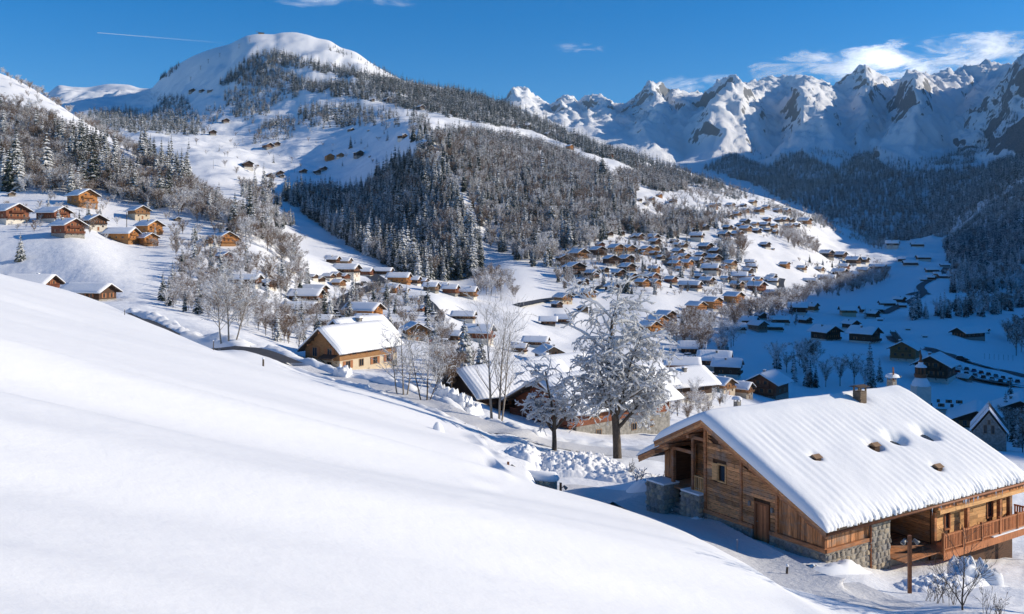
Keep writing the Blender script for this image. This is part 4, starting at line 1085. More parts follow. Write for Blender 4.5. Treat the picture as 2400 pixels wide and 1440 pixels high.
def village(phrase, group, ylo, yhi, rows, cat='chalet', noun=None):
    """rows: lists of (u, v of the foot, roof width in the picture, style, turn); a label counts from the left along its row"""
    for rname, items in rows:
        items = sorted(items)
        for i, (u, v, w, st, rz) in enumerate(items):
            p = hit(u, v, ylo, yhi)
            view = math.atan2(p.x, p.y)
            a = math.radians(rz)
            px = w * p.y / F
            s0 = STYLES[st]
            lod = 1 if w >= 27 else 0
            oh, ohf = s0.get('oh', 1.3), s0.get('ohf', 1.6)
            ext = (s0['W'] + 2 * oh) * abs(math.cos(a + view)) + (s0['L'] + 2 * ohf) * abs(math.sin(a + view))
            s = px / ext * (1.3 if 'shaded' in phrase else 1.22 if 'hillside' not in phrase else 0.97)
            key = (st, lod, len(_proto) % 2 if False else 0)
            if key not in _proto:
                root = make_chalet(s0, 500 + len(_proto) * 3, lod); _proto[key] = root
            else:
                root = copy_tree(_proto[key])
            root.location = (p.x, p.y, p.z - (.7 if st not in 'bBsf' else .2) * s)
            root.rotation_euler = (0, 0, a)
            root.scale = (s, s, s)
            n = len(items)
            if n == 1: pos = 'alone'
            elif i == 0: pos = 'leftmost'
            elif i == n - 1: pos = 'rightmost'
            elif i < 9: pos = ORD[i] + 'from left'
            else: pos = ORD[n - 1 - i] + 'from right'
            nm = SNAME[st]
            root.name = 'barn' if st in 'bB' else ('hut' if st == 's' else ('building' if st == 'f' else 'chalet'))
            tag(root, f'{nm}, {pos} {rname} {phrase}', {'barn': 'barn', 'hut': 'hut', 'building': 'building'}.get(root.name.split('.')[0], cat), group)
            CHALETS.append((root, p, s))

village('on the left hillside', 'chalets on the left hillside', 200, 520, [
 ('in the top row', [(27, 460, 24, 's', 40), (193, 482, 84, 'o', 55), (325, 512, 62, 'c', 48), (415, 518, 24, 's', 40)]),
 ('in the second row', [(18, 520, 110, 'L', 58), (125, 518, 90, 'L', 62), (159, 553, 92, 'r', 58), (220, 538, 72, 'w', 50), (285, 566, 92, 'O', 80), (345, 574, 62, 'o', 52), (350, 549, 76, 'o', 58)]),
 ('near the slope end', [(497, 574, 46, 'y', 40), (526, 573, 66, 'o', 45), (545, 571, 40, 'o', 45), (489, 601, 24, 's', 40), (525, 614, 54, 'r', 50)]),
 ('above the meadow edge', [(70, 697, 158, 'L', 84), (208, 713, 150, 'B', 72), (578, 668, 84, 'l', 80), (630, 676, 44, 'a', 58)]),
])
village('of the near village', 'chalets of the near village', 180, 520, [
 ('in the back row', [(772, 603, 24, 'r', 55), (781, 619, 34, 'd', 75), (808, 620, 34, 'g', 78), (812, 646, 62, 'W', 74), (852, 647, 44, 'L', 80), (897, 645, 46, 'l', 80)]),
 ('among the small houses', [(682, 638, 22, 'w', 50), (697, 641, 24, 'r', 50), (710, 649, 24, 'y', 50), (733, 657, 26, 'w', 60), (750, 662, 26, 'd', 50), (770, 657, 30, 'w', 65), (787, 652, 28, 'd', 55), (794, 672, 34, 'y', 60), (808, 655, 26, 'r', 52)]),
 ('left of the dark road', [(737, 690, 60, 'l', 68), (718, 712, 78, 'W', 80), (703, 738, 80, 'l', 82), (640, 760, 68, 'B', 86), (745, 764, 68, 'l', 86)]),
 ('beside the dark road', [(853, 748, 88, 'O', 68), (860, 762, 58, 'b', 78), (972, 795, 60, 'c', 20)]),
 ('above the open field', [(935, 664, 54, 'O', 80), (970, 667, 34, 'd', 75), (990, 664, 30, 'd', 70), (1010, 684, 38, 'g', 76), (1037, 674, 30, 'd', 76), (1056, 690, 40, 'r', 76), (1097, 698, 44, 'y', 78)]),
 ('right of the dark road', [(898, 692, 34, 's', 82), (920, 687, 40, 'o', 70), (948, 686, 24, 's', 72), (970, 712, 32, 'd', 76), (984, 731, 28, 'r', 70)]),
 ('below the open field', [(1087, 754, 54, 'W', 80), (1064, 800, 46, 'd', 70), (1122, 802, 72, 'v', 76), (1217, 827, 38, 'd', 75), (1256, 815, 58, 'W', 76), (1287, 852, 70, 'g', 15)]),
 ('at the field corner', [(1285, 762, 38, 'b', 85), (1322, 757, 40, 'b', 80)]),
])
village('of the slope village', 'chalets on the sunny slope', 430, 1250, [
 ('in the topmost row', [(1303, 577, 28, 'd', 20), (1427, 554, 22, 'd', 30), (1455, 552, 20, 'd', 30), (1495, 564, 32, 'd', 38), (1530, 567, 34, 'w', 40), (1534, 575, 30, 'd', 38), (1563, 546, 18, 'd', 40), (1515, 531, 16, 'd', 40), (1620, 546, 20, 'd', 35)]),
 ('among the tall houses', [(1357, 608, 46, 'y', 30), (1402, 602, 40, 'a', 28), (1406, 581, 24, 'r', 25), (1444, 594, 40, 'h', 30), (1474, 592, 32, 'h', 28), (1515, 593, 30, 'h', 30), (1533, 591, 26, 'h', 28)]),
 ('in the left middle row', [(1322, 622, 40, 'a', 18), (1432, 622, 38, 'a', 22), (1468, 619, 40, 'd', 28), (1491, 614, 18, 'y', 25), (1470, 638, 40, 'd', 32), (1450, 650, 36, 'd', 30)]),
 ('in the lower left row', [(1346, 647, 52, 'a', 25), (1387, 651, 36, 'n', 40), (1367, 668, 28, 'd', 28), (1437, 684, 40, 'd', 35), (1320, 711, 44, 'c', 35), (1376, 699, 42, 'y', 35), (1305, 721, 28, 'n', 35), (1366, 731, 26, 'g', 15)]),
 ('in the upper middle row', [(1600, 582, 24, 'd', 38), (1587, 580, 22, 'd', 35), (1633, 564, 32, 'w', 65), (1654, 588, 36, 'd', 35), (1677, 597, 30, 'd', 35), (1672, 615, 36, 'd', 35)]),
 ('in the centre row', [(1589, 598, 30, 'd', 35), (1603, 611, 32, 'y', 32), (1583, 616, 30, 'o', 40), (1582, 627, 32, 'o', 42), (1608, 626, 34, 'o', 45), (1632, 621, 34, 'd', 50), (1642, 607, 30, 'd', 32), (1652, 621, 22, 'd', 28)]),
 ('above the open slope', [(1533, 638, 28, 'o', 55), (1526, 658, 36, 'r', 40), (1540, 654, 20, 'r', 35), (1505, 671, 34, 'o', 38), (1533, 672, 34, 'o', 38), (1572, 664, 32, 'r', 42), (1618, 678, 52, 'l', 55), (1657, 668, 36, 'd', 48)]),
 ('in the right middle row', [(1666, 643, 40, 'w', 65), (1678, 643, 24, 'r', 40), (1711, 628, 34, 'c', 35), (1696, 630, 18, 'o', 30), (1752, 642, 26, 'd', 42), (1762, 634, 24, 'w', 70)]),
 ('above the stream', [(1733, 660, 34, 'r', 72), (1747, 667, 38, 'O', 55), (1773, 664, 28, 'o', 48), (1727, 677, 34, 'y', 40), (1773, 684, 46, 'r', 40), (1807, 698, 36, 'd', 40), (1812, 651, 18, 'o', 32), (1808, 658, 26, 'd', 40), (1813, 667, 24, 'w', 60)]),
 ('filling the upper gaps', [(1447, 593, 18, 'd', 30), (1483, 563, 20, 'w', 25), (1492, 594, 22, 'd', 40), (1508, 597, 18, 'o', 30), (1531, 600, 22, 'y', 32), (1543, 601, 22, 'd', 32), (1548, 609, 22, 'd', 35), (1580, 572, 22, 'd', 40), (1562, 548, 18, 'w', 40)]),
 ('filling the lower gaps', [(1575, 606, 24, 'd', 38), (1592, 637, 24, 'y', 40), (1697, 630, 20, 'o', 32), (1758, 624, 24, 'w', 68), (1763, 632, 24, 'd', 45), (1757, 654, 22, 'r', 35), (1803, 662, 22, 'd', 45), (1640, 655, 26, 'd', 40), (1700, 660, 24, 'w', 45), (1480, 655, 28, 'd', 35), (1415, 640, 26, 'd', 30)]),
 ('in the lowest row', [(1522, 780, 50, 'o', 38), (1540, 768, 50, 'A', 38), (1560, 757, 50, 'a', 38), (1600, 748, 26, 'b', 40), (1632, 734, 46, 'A', 40), (1668, 725, 48, 'A', 40), (1720, 712, 46, 'A', 40), (1722, 735, 38, 'b', 42), (1648, 747, 40, 'b', 42)]),
])
village('in the far hamlet', 'chalets of the far hamlet', 750, 1900, [
 ('high up beside the woods', [(1498, 473, 14, 'd', 35), (1513, 481, 14, 'd', 35), (1528, 470, 15, 'y', 35), (1545, 463, 16, 'o', 32), (1558, 485, 15, 'd', 35), (1577, 477, 19, 'y', 38), (1572, 490, 14, 'd', 40), (1587, 496, 16, 'd', 40)]),
 ('in the top row', [(1683, 483, 13, 'n', 20), (1672, 488, 22, 'o', 35), (1712, 487, 22, 'y', 38), (1764, 480, 20, 'c', 35), (1795, 491, 20, 'y', 40), (1822, 499, 20, 'y', 38), (1841, 501, 24, 'y', 42)]),
 ('in the second row', [(1727, 508, 22, 'y', 38), (1745, 501, 24, 'y', 32), (1779, 500, 26, 'y', 32), (1708, 511, 16, 'd', 38), (1797, 520, 20, 'r', 38), (1746, 526, 24, 'n', 28), (1825, 522, 20, 'd', 38)]),
 ('in the third row', [(1705, 540, 24, 'd', 38), (1747, 545, 30, 'y', 42), (1773, 548, 24, 'd', 38), (1792, 535, 26, 'w', 42), (1812, 536, 22, 'y', 38), (1835, 525, 28, 'w', 44), (1851, 523, 22, 'd', 38), (1850, 537, 24, 'y', 40), (1886, 528, 32, 'y', 45)]),
 ('in the front row', [(1651, 539, 24, 'n', 30), (1697, 558, 30, 'n', 35), (1728, 557, 30, 'y', 38)]),
 ('between the hamlet rows', [(1717, 541, 18, 'd', 40), (1735, 533, 20, 'y', 35), (1800, 545, 20, 'd', 40), (1815, 549, 18, 'y', 42), (1742, 486, 16, 'd', 35), (1664, 520, 18, 'd', 35), (1770, 530, 18, 'y', 38), (1865, 534, 20, 'd', 42)]),
 ('on the open slope', [(1793, 581, 26, 'd', 35), (1811, 586, 10, 's', 40)]),
])
village('at the slope end', 'chalets at the end of the sunny slope', 500, 1500, [
 ('in the upper row', [(1937, 604, 34, 'n', 35), (1970, 606, 30, 'd', 40), (2000, 620, 34, 'd', 45), (2024, 617, 26, 'd', 42), (2057, 632, 34, 'l', 55)]),
 ('in the middle row', [(1839, 627, 25, 'o', 42), (1879, 635, 23, 'y', 48), (1920, 637, 22, 'y', 42), (1978, 633, 26, 'r', 50)]),
 ('in the lower row', [(1899, 664, 30, 'l', 60), (1938, 662, 36, 'O', 65), (1948, 658, 18, 'o', 40), (1968, 648, 34, 'd', 48), (1998, 652, 36, 'O', 55), (2023, 643, 30, 'd', 45)]),
])
village('in the shaded valley', 'chalets on the shaded valley floor', 260, 3000, [
 ('in the farthest row', [(2092, 582, 26, 'w', 60), (2150, 579, 26, 'l', 78)]),
 ('in the second row back', [(2113, 614, 16, 'd', 70), (2134, 623, 30, 'l', 80), (2164, 612, 30, 'W', 85), (2185, 639, 28, 'l', 80), (2215, 626, 20, 'l', 80), (2241, 619, 18, 'd', 80)]),
 ('beside the valley road', [(2164, 659, 14, 's', 60), (2183, 657, 18, 'd', 50), (2196, 648, 15, 'y', 70), (2213, 653, 26, 'l', 85), (2079, 718, 34, 'l', 85), (2108, 710, 26, 'd', 40), (2115, 722, 18, 'd', 80)]),
 ('at the stream', [(1721, 776, 46, 'l', 88), (1757, 764, 36, 'd', 60), (1776, 775, 42, 'g', 30), (1782, 748, 28, 'd', 25), (1813, 775, 38, 'l', 75), (1826, 758, 40, 'l', 80), (1870, 735, 36, 'd', 70), (1900, 729, 34, 'y', 45), (1887, 759, 30, 'd', 30)]),
 ('amid the snowfield', [(1987, 741, 36, 'c', 82), (2042, 735, 48, 'l', 85), (2044, 745, 32, 'd', 40), (1994, 771, 38, 'd', 25), (1935, 798, 64, 'd', 25), (2026, 803, 66, 'd', 42), (2063, 752, 14, 's', 60)]),
 ('near the barn field', [(2270, 792, 66, 'B', -62), (2308, 779, 20, 'b', 35), (2168, 791, 12, 's', 70), (2128, 774, 12, 's', 70)]),
 ('by the church', [(2122, 843, 64, 'y', -35), (2192, 888, 84, 'd', -38), (1817, 884, 28, 's', 40), (2262, 892, 34, 's', 30)]),
 ('below the snowy tree', [(1604, 800, 42, 'f', 78), (1622, 830, 52, 'b', 78), (1675, 870, 66, 'w', 72), (1705, 880, 60, 'd', 68), (1598, 873, 70, 'L', 84), (1800, 928, 90, 'r', -38), (1660, 905, 44, 'w', 50), (1690, 940, 62, 'c', 40), (1735, 934, 56, 'c', 55)]),
])
village('on the high pasture', 'huts on the high pasture', 900, 3600, [
 ('in the highest row', [(450, 217, 17, 'b', 40), (472, 215, 13, 'b', 50), (492, 216, 14, 'b', 80), (872, 238, 13, 'b', 40), (908, 239, 21, 'b', 35), (985, 257, 22, 'b', 40), (1008, 261, 8, 's', 40)]),
 ('in the upper row', [(528, 288, 19, 'b', 35), (498, 316, 19, 'b', 30), (822, 308, 17, 'b', 50), (863, 308, 7, 's', 40), (943, 327, 24, 'd', 48), (981, 323, 10, 's', 40)]),
 ('in the middle row', [(627, 348, 27, 'b', 45), (647, 343, 20, 'b', 35), (580, 394, 26, 'd', 32), (603, 390, 8, 's', 40), (772, 376, 23, 'o', 25), (797, 370, 18, 'y', 30), (840, 367, 24, 'n', 35), (867, 368, 8, 's', 50)]),
 ('above the dark spur', [(632, 416, 20, 'b', 35), (655, 411, 20, 'b', 30), (660, 416, 14, 's', 30), (710, 406, 20, 'b', 35), (743, 407, 20, 'b', 40), (757, 400, 20, 'b', 40)]),
 ('along the sunny shoulder', [(1155, 291, 15, 'y', 35), (1233, 303, 22, 'd', 80), (1283, 321, 20, 'd', 45), (1335, 350, 20, 'o', 40), (1427, 371, 22, 'r', 40)]),
])
# ------------------------------------------------------------------ the big timber chalet in front, right
M['old_wood'] = mk_wood('old_boards', (0.64, 0.30, 0.125), 0.22, 1.3, False, 'Z', True, .75)
M['old_wood_v'] = mk_wood('old_boards_upright', (0.60, 0.265, 0.11), 0.22, 1.0, False, 'V', True, .75)
M['new_wood'] = mk_wood('pale_boards', (0.72, 0.40, 0.17), 0.6, 1.2, False, 'Z')
M['beam_wood'] = mk_wood('beams', (0.48, 0.20, 0.085), 0.4, 1.0, False, 'Z', True, .5)
M['red_wood'] = mk_wood('red_larch', (0.44, 0.17, 0.07), 0.55, 1.4, False, 'V')
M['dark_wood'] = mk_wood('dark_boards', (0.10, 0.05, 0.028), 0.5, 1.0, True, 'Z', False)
def mk_stone():
    m, nt, b = new_mat('field_stone')
    b.inputs['Roughness'].default_value = 0.9
    oi = N(nt, 'ShaderNodeObjectInfo')
    n = noise_node(nt, 5, 6, 'Object', 0.7)
    r = ramp(nt, oi.outputs['Random'], [(0.0, (0.24, 0.22, 0.20)), (0.4, (0.44, 0.39, 0.31)), (0.7, (0.32, 0.31, 0.30)), (1.0, (0.58, 0.47, 0.32))])
    nt.links.new(mixc(nt, 0.6, r.outputs[0], ramp(nt, n.outputs['Fac'], [(0.3, (0.3, 0.3, 0.3)), (0.7, (1.2, 1.15, 1.1))]).outputs[0], 'MULTIPLY'), b.inputs['Base Color'])
    bump(nt, b, n.outputs['Fac'], 0.6, 0.03)
    return m
M['fieldstone'] = mk_stone()
M['mortar'] = mk_plain('mortar', (0.30, 0.28, 0.25), 0.95, 6, 0.3)
M['big_roof_snow'] = mk_snow('big_roof_snow', 4.0, 0.35, 0.05)
M['ice'] = mk_plain('icicle_ice', (0.7, 0.76, 0.82), 0.15, 2, 0.1)

CX, CY, CZ = 16.26, 46.46, 0.0
CE = math.atan2(0.5404, 0.8414)
chalet = empty('chalet', (CX, CY, CZ), CE)
tag(chalet, 'big weathered timber chalet with thick snow on its wide roof', 'chalet')
RY, RZ0, RS = 8.2, -9.97, 0.4875          # ridge position, ridge height, slope
def roof_z(y): return RZ0 - RS * abs(y - RY)
def part(name, mb, mats, parent=None): return mb.build(name, mats, parent or chalet)
def c_local(u, v, plane):
    """meets the line of sight with z = plane(x, y) in the chalet's own axes"""
    d = Vector(((u - HU) / F, 1, (HV - v) / F))
    R = Matrix.Rotation(-CE, 3, 'Z')
    lo = 20.0
    while lo < 120:
        p = R @ (d * (lo + .25) - Vector((CX, CY, 0)))
        if d.z * (lo + .25) < plane(p.x, p.y): break
        lo += .25
    hi = lo + .25
    for _ in range(40):
        t = (lo + hi) / 2
        p = R @ (d * t - Vector((CX, CY, 0))); 
        if (d.z * t) > plane(p.x, p.y): lo = t
        else: hi = t
    return Vector((p.x, p.y, d.z * t))
rndc = random.Random(77)
# inner walls
mb = MB()
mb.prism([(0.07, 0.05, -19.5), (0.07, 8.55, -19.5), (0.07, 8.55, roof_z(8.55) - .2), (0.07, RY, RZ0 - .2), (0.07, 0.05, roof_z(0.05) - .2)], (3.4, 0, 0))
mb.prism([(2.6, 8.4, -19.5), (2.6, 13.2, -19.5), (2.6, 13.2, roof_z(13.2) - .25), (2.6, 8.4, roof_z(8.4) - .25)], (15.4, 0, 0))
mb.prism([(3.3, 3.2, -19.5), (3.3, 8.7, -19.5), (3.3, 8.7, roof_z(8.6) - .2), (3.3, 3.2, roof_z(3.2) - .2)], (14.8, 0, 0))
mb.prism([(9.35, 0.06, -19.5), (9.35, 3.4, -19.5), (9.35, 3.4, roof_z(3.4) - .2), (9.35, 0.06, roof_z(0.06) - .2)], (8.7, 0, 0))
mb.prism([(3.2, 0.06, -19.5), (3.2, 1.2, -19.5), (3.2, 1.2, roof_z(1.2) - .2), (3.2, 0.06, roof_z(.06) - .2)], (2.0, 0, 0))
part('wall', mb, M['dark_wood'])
# gable planks: three bays of lying boards, upright boards at the low end
def plank(y0, y1, z0, z1, th, mat, x=0.0):
    """lying board on the gable, cut to the roof line"""
    zt0, zt1 = roof_z(y0) - .28, roof_z(y1) - .28
    a, b = min(z1, zt0), min(z1, zt1)
    if max(a, b) <= z0 + .03: return
    yy0 = y0
    if a <= z0:                                   # the low end lies above the rafter: shorten the board
        yy0 = y1 - (b - z0) / RS * .98 if zt1 > zt0 else y0
        yy0 = max(yy0, y0); a = z0 + .01
    mb = MB()
    mb.prism([(x, yy0, z0), (x, y1, z0), (x, y1, max(b, z0 + .01)), (x, yy0, max(a, z0 + .01))], (-th, 0, 0))
    part('plank', mb, mat)
def win_cut(y0, y1, z0, z1): return None
for (ya, yb) in ((5.82, 8.46), (3.24, 5.64)):
    z = -15.38
    while z < -9.9:
        h = rndc.uniform(.19, .25)
        segs = [(ya, yb)]
        if ya > 5 and z + h > -13.55 and z < -12.45: segs = [(ya, 6.88), (7.98, yb)]
        if ya < 4 and z < -14.02: segs = [(ya, 3.62), (4.80, yb)]
        elif rndc.random() < .3 and len(segs) == 1:
            c = rndc.uniform(ya + .7, yb - .7); segs = [(ya, c - .004), (c + .004, yb)]
        for (s0, s1) in segs:
            if s1 - s0 > .05: plank(s0, s1, z, z + h - .014, rndc.uniform(.035, .06), M['old_wood'])
        z += h
y = 0.12
while y < 3.02:
    w = rndc.uniform(.16, .24); w = min(w, 3.05 - y)
    mb = MB(); t_ = rndc.uniform(.035, .065)
    mb.prism([(0, y, -15.36), (0, y + w - .014, -15.36), (0, y + w - .014, roof_z(y + w) - .3), (0, y, roof_z(y) - .3)], (-t_, 0, 0))
    part('board', mb, M['old_wood_v'])
    y += w
# posts, sills, braces
def beam_part(a, b, w, h, name='beam', mat='beam_wood'):
    mb = MB(); mb.beam(a, b, w, h); return part(name, mb, M[mat])
beam_part((-.06, 8.56, -15.4), (-.06, 8.56, roof_z(8.56) - .35), .17, .17, 'post')
beam_part((-.05, 5.73, -15.4), (-.05, 5.73, roof_z(5.73) - .32), .15, .15, 'post')
beam_part((-.05, 3.14, -15.4), (-.05, 3.14, roof_z(3.14) - .32), .15, .15, 'post')
beam_part((-.06, 0.02, -15.4), (-.06, 0.02, roof_z(0) - .25), .16, .16, 'post')
beam_part((-.10, 8.66, -15.5), (-.10, 4.82, -15.5), .16, .22, 'sill_beam')
beam_part((-.10, 3.60, -15.5), (-.10, -.10, -15.5), .16, .22, 'sill_beam')
for (yy, zz) in ((8.56, -11.6), (8.56, -13.1), (8.56, -12.2)):
    mb = MB(); mb.tube([(-.1, yy, zz - .12), (-.1, yy, zz), (-.1, yy, zz + .12)], [.07, .13, .07], 7); part('post_ring', mb, M['beam_wood'])
for yy in (6.9, 4.6, 2.4, .7):                   # purlin ends under the verge
    z = roof_z(yy) - .42
    mb = MB(); mb.beam((.1, yy, z), (-.6, yy, z), .2, .26); mb.beam((-.02, yy + .06, z - .42), (-.45, yy + .02, z - .12), .14, .14); part('purlin', mb, M['beam_wood'])
# door
dr = MB()
dr.box2((-.02, 4.62, -16.15), (-.10, 4.74, -14.0)); dr.box2((-.02, 3.68, -16.15), (-.10, 3.80, -14.0)); dr.box2((-.02, 3.805, -14.12), (-.10, 4.615, -14.0))
door = part('door', dr, M['red_wood'])
for i in range(6):
    mb = MB(); y0 = 3.81 + i * .134; mb.box2((-.015, y0, -16.13), (-.05, y0 + .125, -14.13)); part('door_board', mb, M['red_wood'], door)
mb = MB(); mb.tube([(-.06, 4.52, -15.1), (-.13, 4.52, -15.1), (-.13, 4.42, -15.1)], [.018] * 3, 6); part('handle', mb, M['metal'], door)
for yy in (5.05, 3.42):
    mb = MB(); mb.box2((-.075, yy - .07, -14.35), (-.2, yy + .07, -14.1)); part('wall_lamp', mb, M['metal'])
# gable window
wd = MB(); wd.box2((-.02, 7.48, -13.55), (-.10, 7.56, -12.45)); wd.box2((-.02, 6.88, -13.55), (-.10, 6.97, -12.45)); wd.box2((-.02, 6.975, -13.55), (-.10, 7.475, -13.46)); wd.box2((-.02, 6.975, -12.54), (-.10, 7.475, -12.45))
wdo = part('window', wd, M['new_wood'])
mb = MB(); mb.box2((0.03, 6.97, -13.46), (.05, 7.48, -12.54)); part('pane', mb, M['glass'], wdo)
mb = MB(); mb.box2((-.075, 7.58, -13.5), (-.11, 7.98, -12.5)); mb.box2((-.115, 7.6, -12.75), (-.13, 7.96, -12.65)); mb.box2((-.115, 7.6, -13.35), (-.13, 7.96, -13.25)); part('shutter', mb, M['new_wood'], wdo)
# porch left of the gable
mb = MB(); mb.box2((-.1, 8.7, -14.72), (2.55, 13.1, -14.6)); part('porch_floor', mb, M['beam_wood'])
z = -14.5
while z < -10.6:
    h = .22
    mb = MB(); t1 = min(13.1, RY + (RZ0 - .3 - z) / RS)
    if t1 > 8.9: mb.box2((2.58, 8.6, z), (2.54, t1, z + h - .015)); part('plank', mb, M['old_wood'])
    z += h
for yy, zb, zt in ((9.65, -14.6, -11.35), (11.4, -14.5, -12.3)): beam_part((0, yy, zb), (0, yy, zt), .19, .19, 'post')
for yy in (10.1, 10.55, 11.9): beam_part((2.3, yy, -14.6), (2.3, yy, roof_z(yy) - .4), .16, .12, 'post', 'new_wood')
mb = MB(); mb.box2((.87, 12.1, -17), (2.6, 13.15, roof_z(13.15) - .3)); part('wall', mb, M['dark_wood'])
for i in range(5):
    mb = MB(); y0 = 12.2 + i * .19; mb.box2((.9, y0, -14.5), (.85, y0 + .18, roof_z(y0 + .2) - .3)); part('board', mb, M['old_wood_v'])
beam_part((0, 11.5, -12.25), (0, 9.6, -12.25), .18, .2); beam_part((0, 9.75, -11.3), (0, 8.5, -11.3), .18, .2)
beam_part((2.5, 9.65, -11.2), (-.5, 9.65, -11.2), .2, .22); beam_part((2.5, 11.4, -12.1), (-.5, 11.4, -12.1), .2, .22); beam_part((2.5, 12.9, -12.75), (-.3, 12.9, -12.75), .2, .22)
rl = MB(); rl.box2((-.05, 8.68, -13.66), (.05, 9.56, -13.58)); rl.box2((-.04, 8.68, -14.5), (.04, 9.56, -14.42)); rail = part('railing', rl, M['new_wood'])
for i in range(5):
    mb = MB(); y0 = 8.78 + i * .17; mb.box2((-.03, y0, -14.415), (.03, y0 + .07, -13.665)); part('baluster', mb, M['new_wood'], rail)
for i in range(6):
    mb = MB(); mb.box2((-.35 - .28 * (5 - i) + 1.2, 10.3, -16.35), (-.35 - .28 * (5 - i) + 1.55, 11.25, -16.1 + .24 * i)); part('step', mb, M['stone'])
# stones on mortar cores
def stone_mesh(w, h, d, seed):
    r = random.Random(seed)
    V, k = [], 7
    for lay, (zz, sc) in enumerate(((0.0, 1.0), (.6, .93), (1.0, .62))):
        for a in range(k):
            an = 2 * PI * a / k + r.uniform(-.15, .15)
            q = 1 / max(abs(math.cos(an)), abs(math.sin(an))) ** .75
            V.append((math.cos(an) * q * w / 2 * sc * r.uniform(.88, 1.06), math.sin(an) * q * h / 2 * sc * r.uniform(.88, 1.06), zz * d * r.uniform(.85, 1.1)))
    V.append((0, 0, d * 1.05))
    Fc = []
    for l in range(2):
        for a in range(k):
            b = (a + 1) % k; Fc.append((l * k + a, l * k + b, l * k + k + b, l * k + k + a))
    for a in range(k): Fc.append((2 * k + a, 2 * k + (a + 1) % k, 3 * k))
    me = bpy.data.meshes.new('stone'); me.from_pydata(V, [], Fc); me.materials.append(M['fieldstone']); me.update()
    return me
STM = [stone_mesh(.42, .27, .10, 900 + i) for i in range(10)]
def stone_wall(org, du, lu, lv, normal, parent=None, holes=None):
    """rubble face: org lower corner, du unit vector along it, lv height"""
    du, nv = Vector(du), Vector(normal)
    Rm = Matrix((du, Vector((0, 0, 1)), nv)).transposed()
    z, row = 0.0, 0
    while z < lv - .05:
        h = rndc.uniform(.24, .34); h = min(h, lv - z)
        s = -.1 * (row % 2)
        while s < lu - .06:
            w = rndc.uniform(.3, .56); w = min(w, lu - s)
            if w > .1:
                o = link_mesh('stone', rndc.choice(STM), parent or chalet)
                o.location = Vector(org) + du * (s + w / 2) + Vector((0, 0, z + h / 2)) - nv * .02
                o.rotation_euler = (Rm @ Matrix.Rotation(rndc.uniform(-.12, .12), 3, 'Z')).to_euler()
                o.scale = (w / .44, h / .285, rndc.uniform(.6, 1.4))
            s += w
        z += h; row += 1
mb = MB()
mb.box2((-.12, 4.86, -19), (.06, 8.62, -15.62)); mb.box2((-.12, -.12, -19), (.06, 3.62, -15.62))
mb.box2((.065, -.12, -19), (3.6, .04, -15.62))
mb.box2((3.605, -.14, -19), (5.25, .04, -14.35))
mb.box2((-.5, 8.66, -18), (.5, 10.2, -14.62)); mb.box2((-.9, 11.3, -18), (.4, 12.9, -14.52))
mb.box2((5.26, .25, -20), (18.0, .44, -17.1))
part('masonry', mb, M['mortar'])
stone_wall((-.12, 8.62, -16.6), (0, -1, 0), 3.7, .95, (-1, 0, 0)); stone_wall((-.12, 3.6, -16.6), (0, -1, 0), 3.7, .95, (-1, 0, 0))
stone_wall((-.1, -.12, -17.2), (1, 0, 0), 3.7, 1.55, (0, -1, 0)); stone_wall((3.62, -.14, -17.5), (1, 0, 0), 1.62, 3.1, (0, -1, 0))
stone_wall((-.5, 10.2, -16.4), (0, -1, 0), 1.5, 1.74, (-1, 0, 0)); stone_wall((-.9, 12.9, -16.3), (0, -1, 0), 1.6, 1.75, (-1, 0, 0))
stone_wall((-.5, 8.66, -16.4), (1, 0, 0), .95, 1.75, (0, -1, 0)); stone_wall((-.9, 11.3, -16.3), (1, 0, 0), 1.25, 1.75, (0, -1, 0))
stone_wall((9.5, .25, -19.6), (1, 0, 0), 8.4, 2.3, (0, -1, 0))
for (y0, y1, x0, x1, zt) in ((8.64, 10.22, -.52, .5, -14.6), (11.28, 12.92, -.92, .4, -14.5)):
    mb = MB(); mb.box2((x0, y0, zt), (x1, y1, zt + .1)); part('cap_snow', mb, M['snow'])
# eave side: upright boards, terrace, balcony
x = 0.08
while x < 3.5:
    w = rndc.uniform(.16, .24); w = min(w, 3.56 - x)
    mb = MB(); mb.box2((x, -.002, -15.38), (x + w - .014, -rndc.uniform(.035, .06), -14.45)); part('board', mb, M['old_wood_v'])
    x += w
beam_part((-.1, -.09, -15.5), (3.6, -.09, -15.5), .16, .2, 'sill_beam')
mb = MB(); mb.tube([(3.5, -.12, -14.6), (3.5, -.2, -14.9), (3.5, -.17, -15.6), (3.5, -.2, -17.2)], [.05] * 4, 8); part('downpipe', mb, M['rust'])
for i in range(24):                              # terrace boards
    mb = MB(); y0 = -1.05 + i * .18; mb.box2((5.27, y0, -16.86), (9.33 if y0 > -.02 else 8.5, y0 + .166, -16.8)); part('deck_board', mb, M['beam_wood'])
for i in range(11):
    mb = MB(); z0 = -16.75 + i * .235; mb.box2((5.3, 3.19, z0), (9.3, 3.15, z0 + .222)); part('plank', mb, M['old_wood'])
    mb = MB(); mb.box2((9.345, .1, z0), (9.31, 3.1, z0 + .222)); part('plank', mb, M['old_wood'])
beam_part((7.2, 3.08, -16.8), (7.2, 3.08, -14.0), .16, .16, 'post'); beam_part((5.6, 3.08, -16.8), (5.6, 3.08, -14.0), .16, .16, 'post', 'new_wood')
z = -16.75
WX = ((10.55, 11.15), (15.0, 15.7))
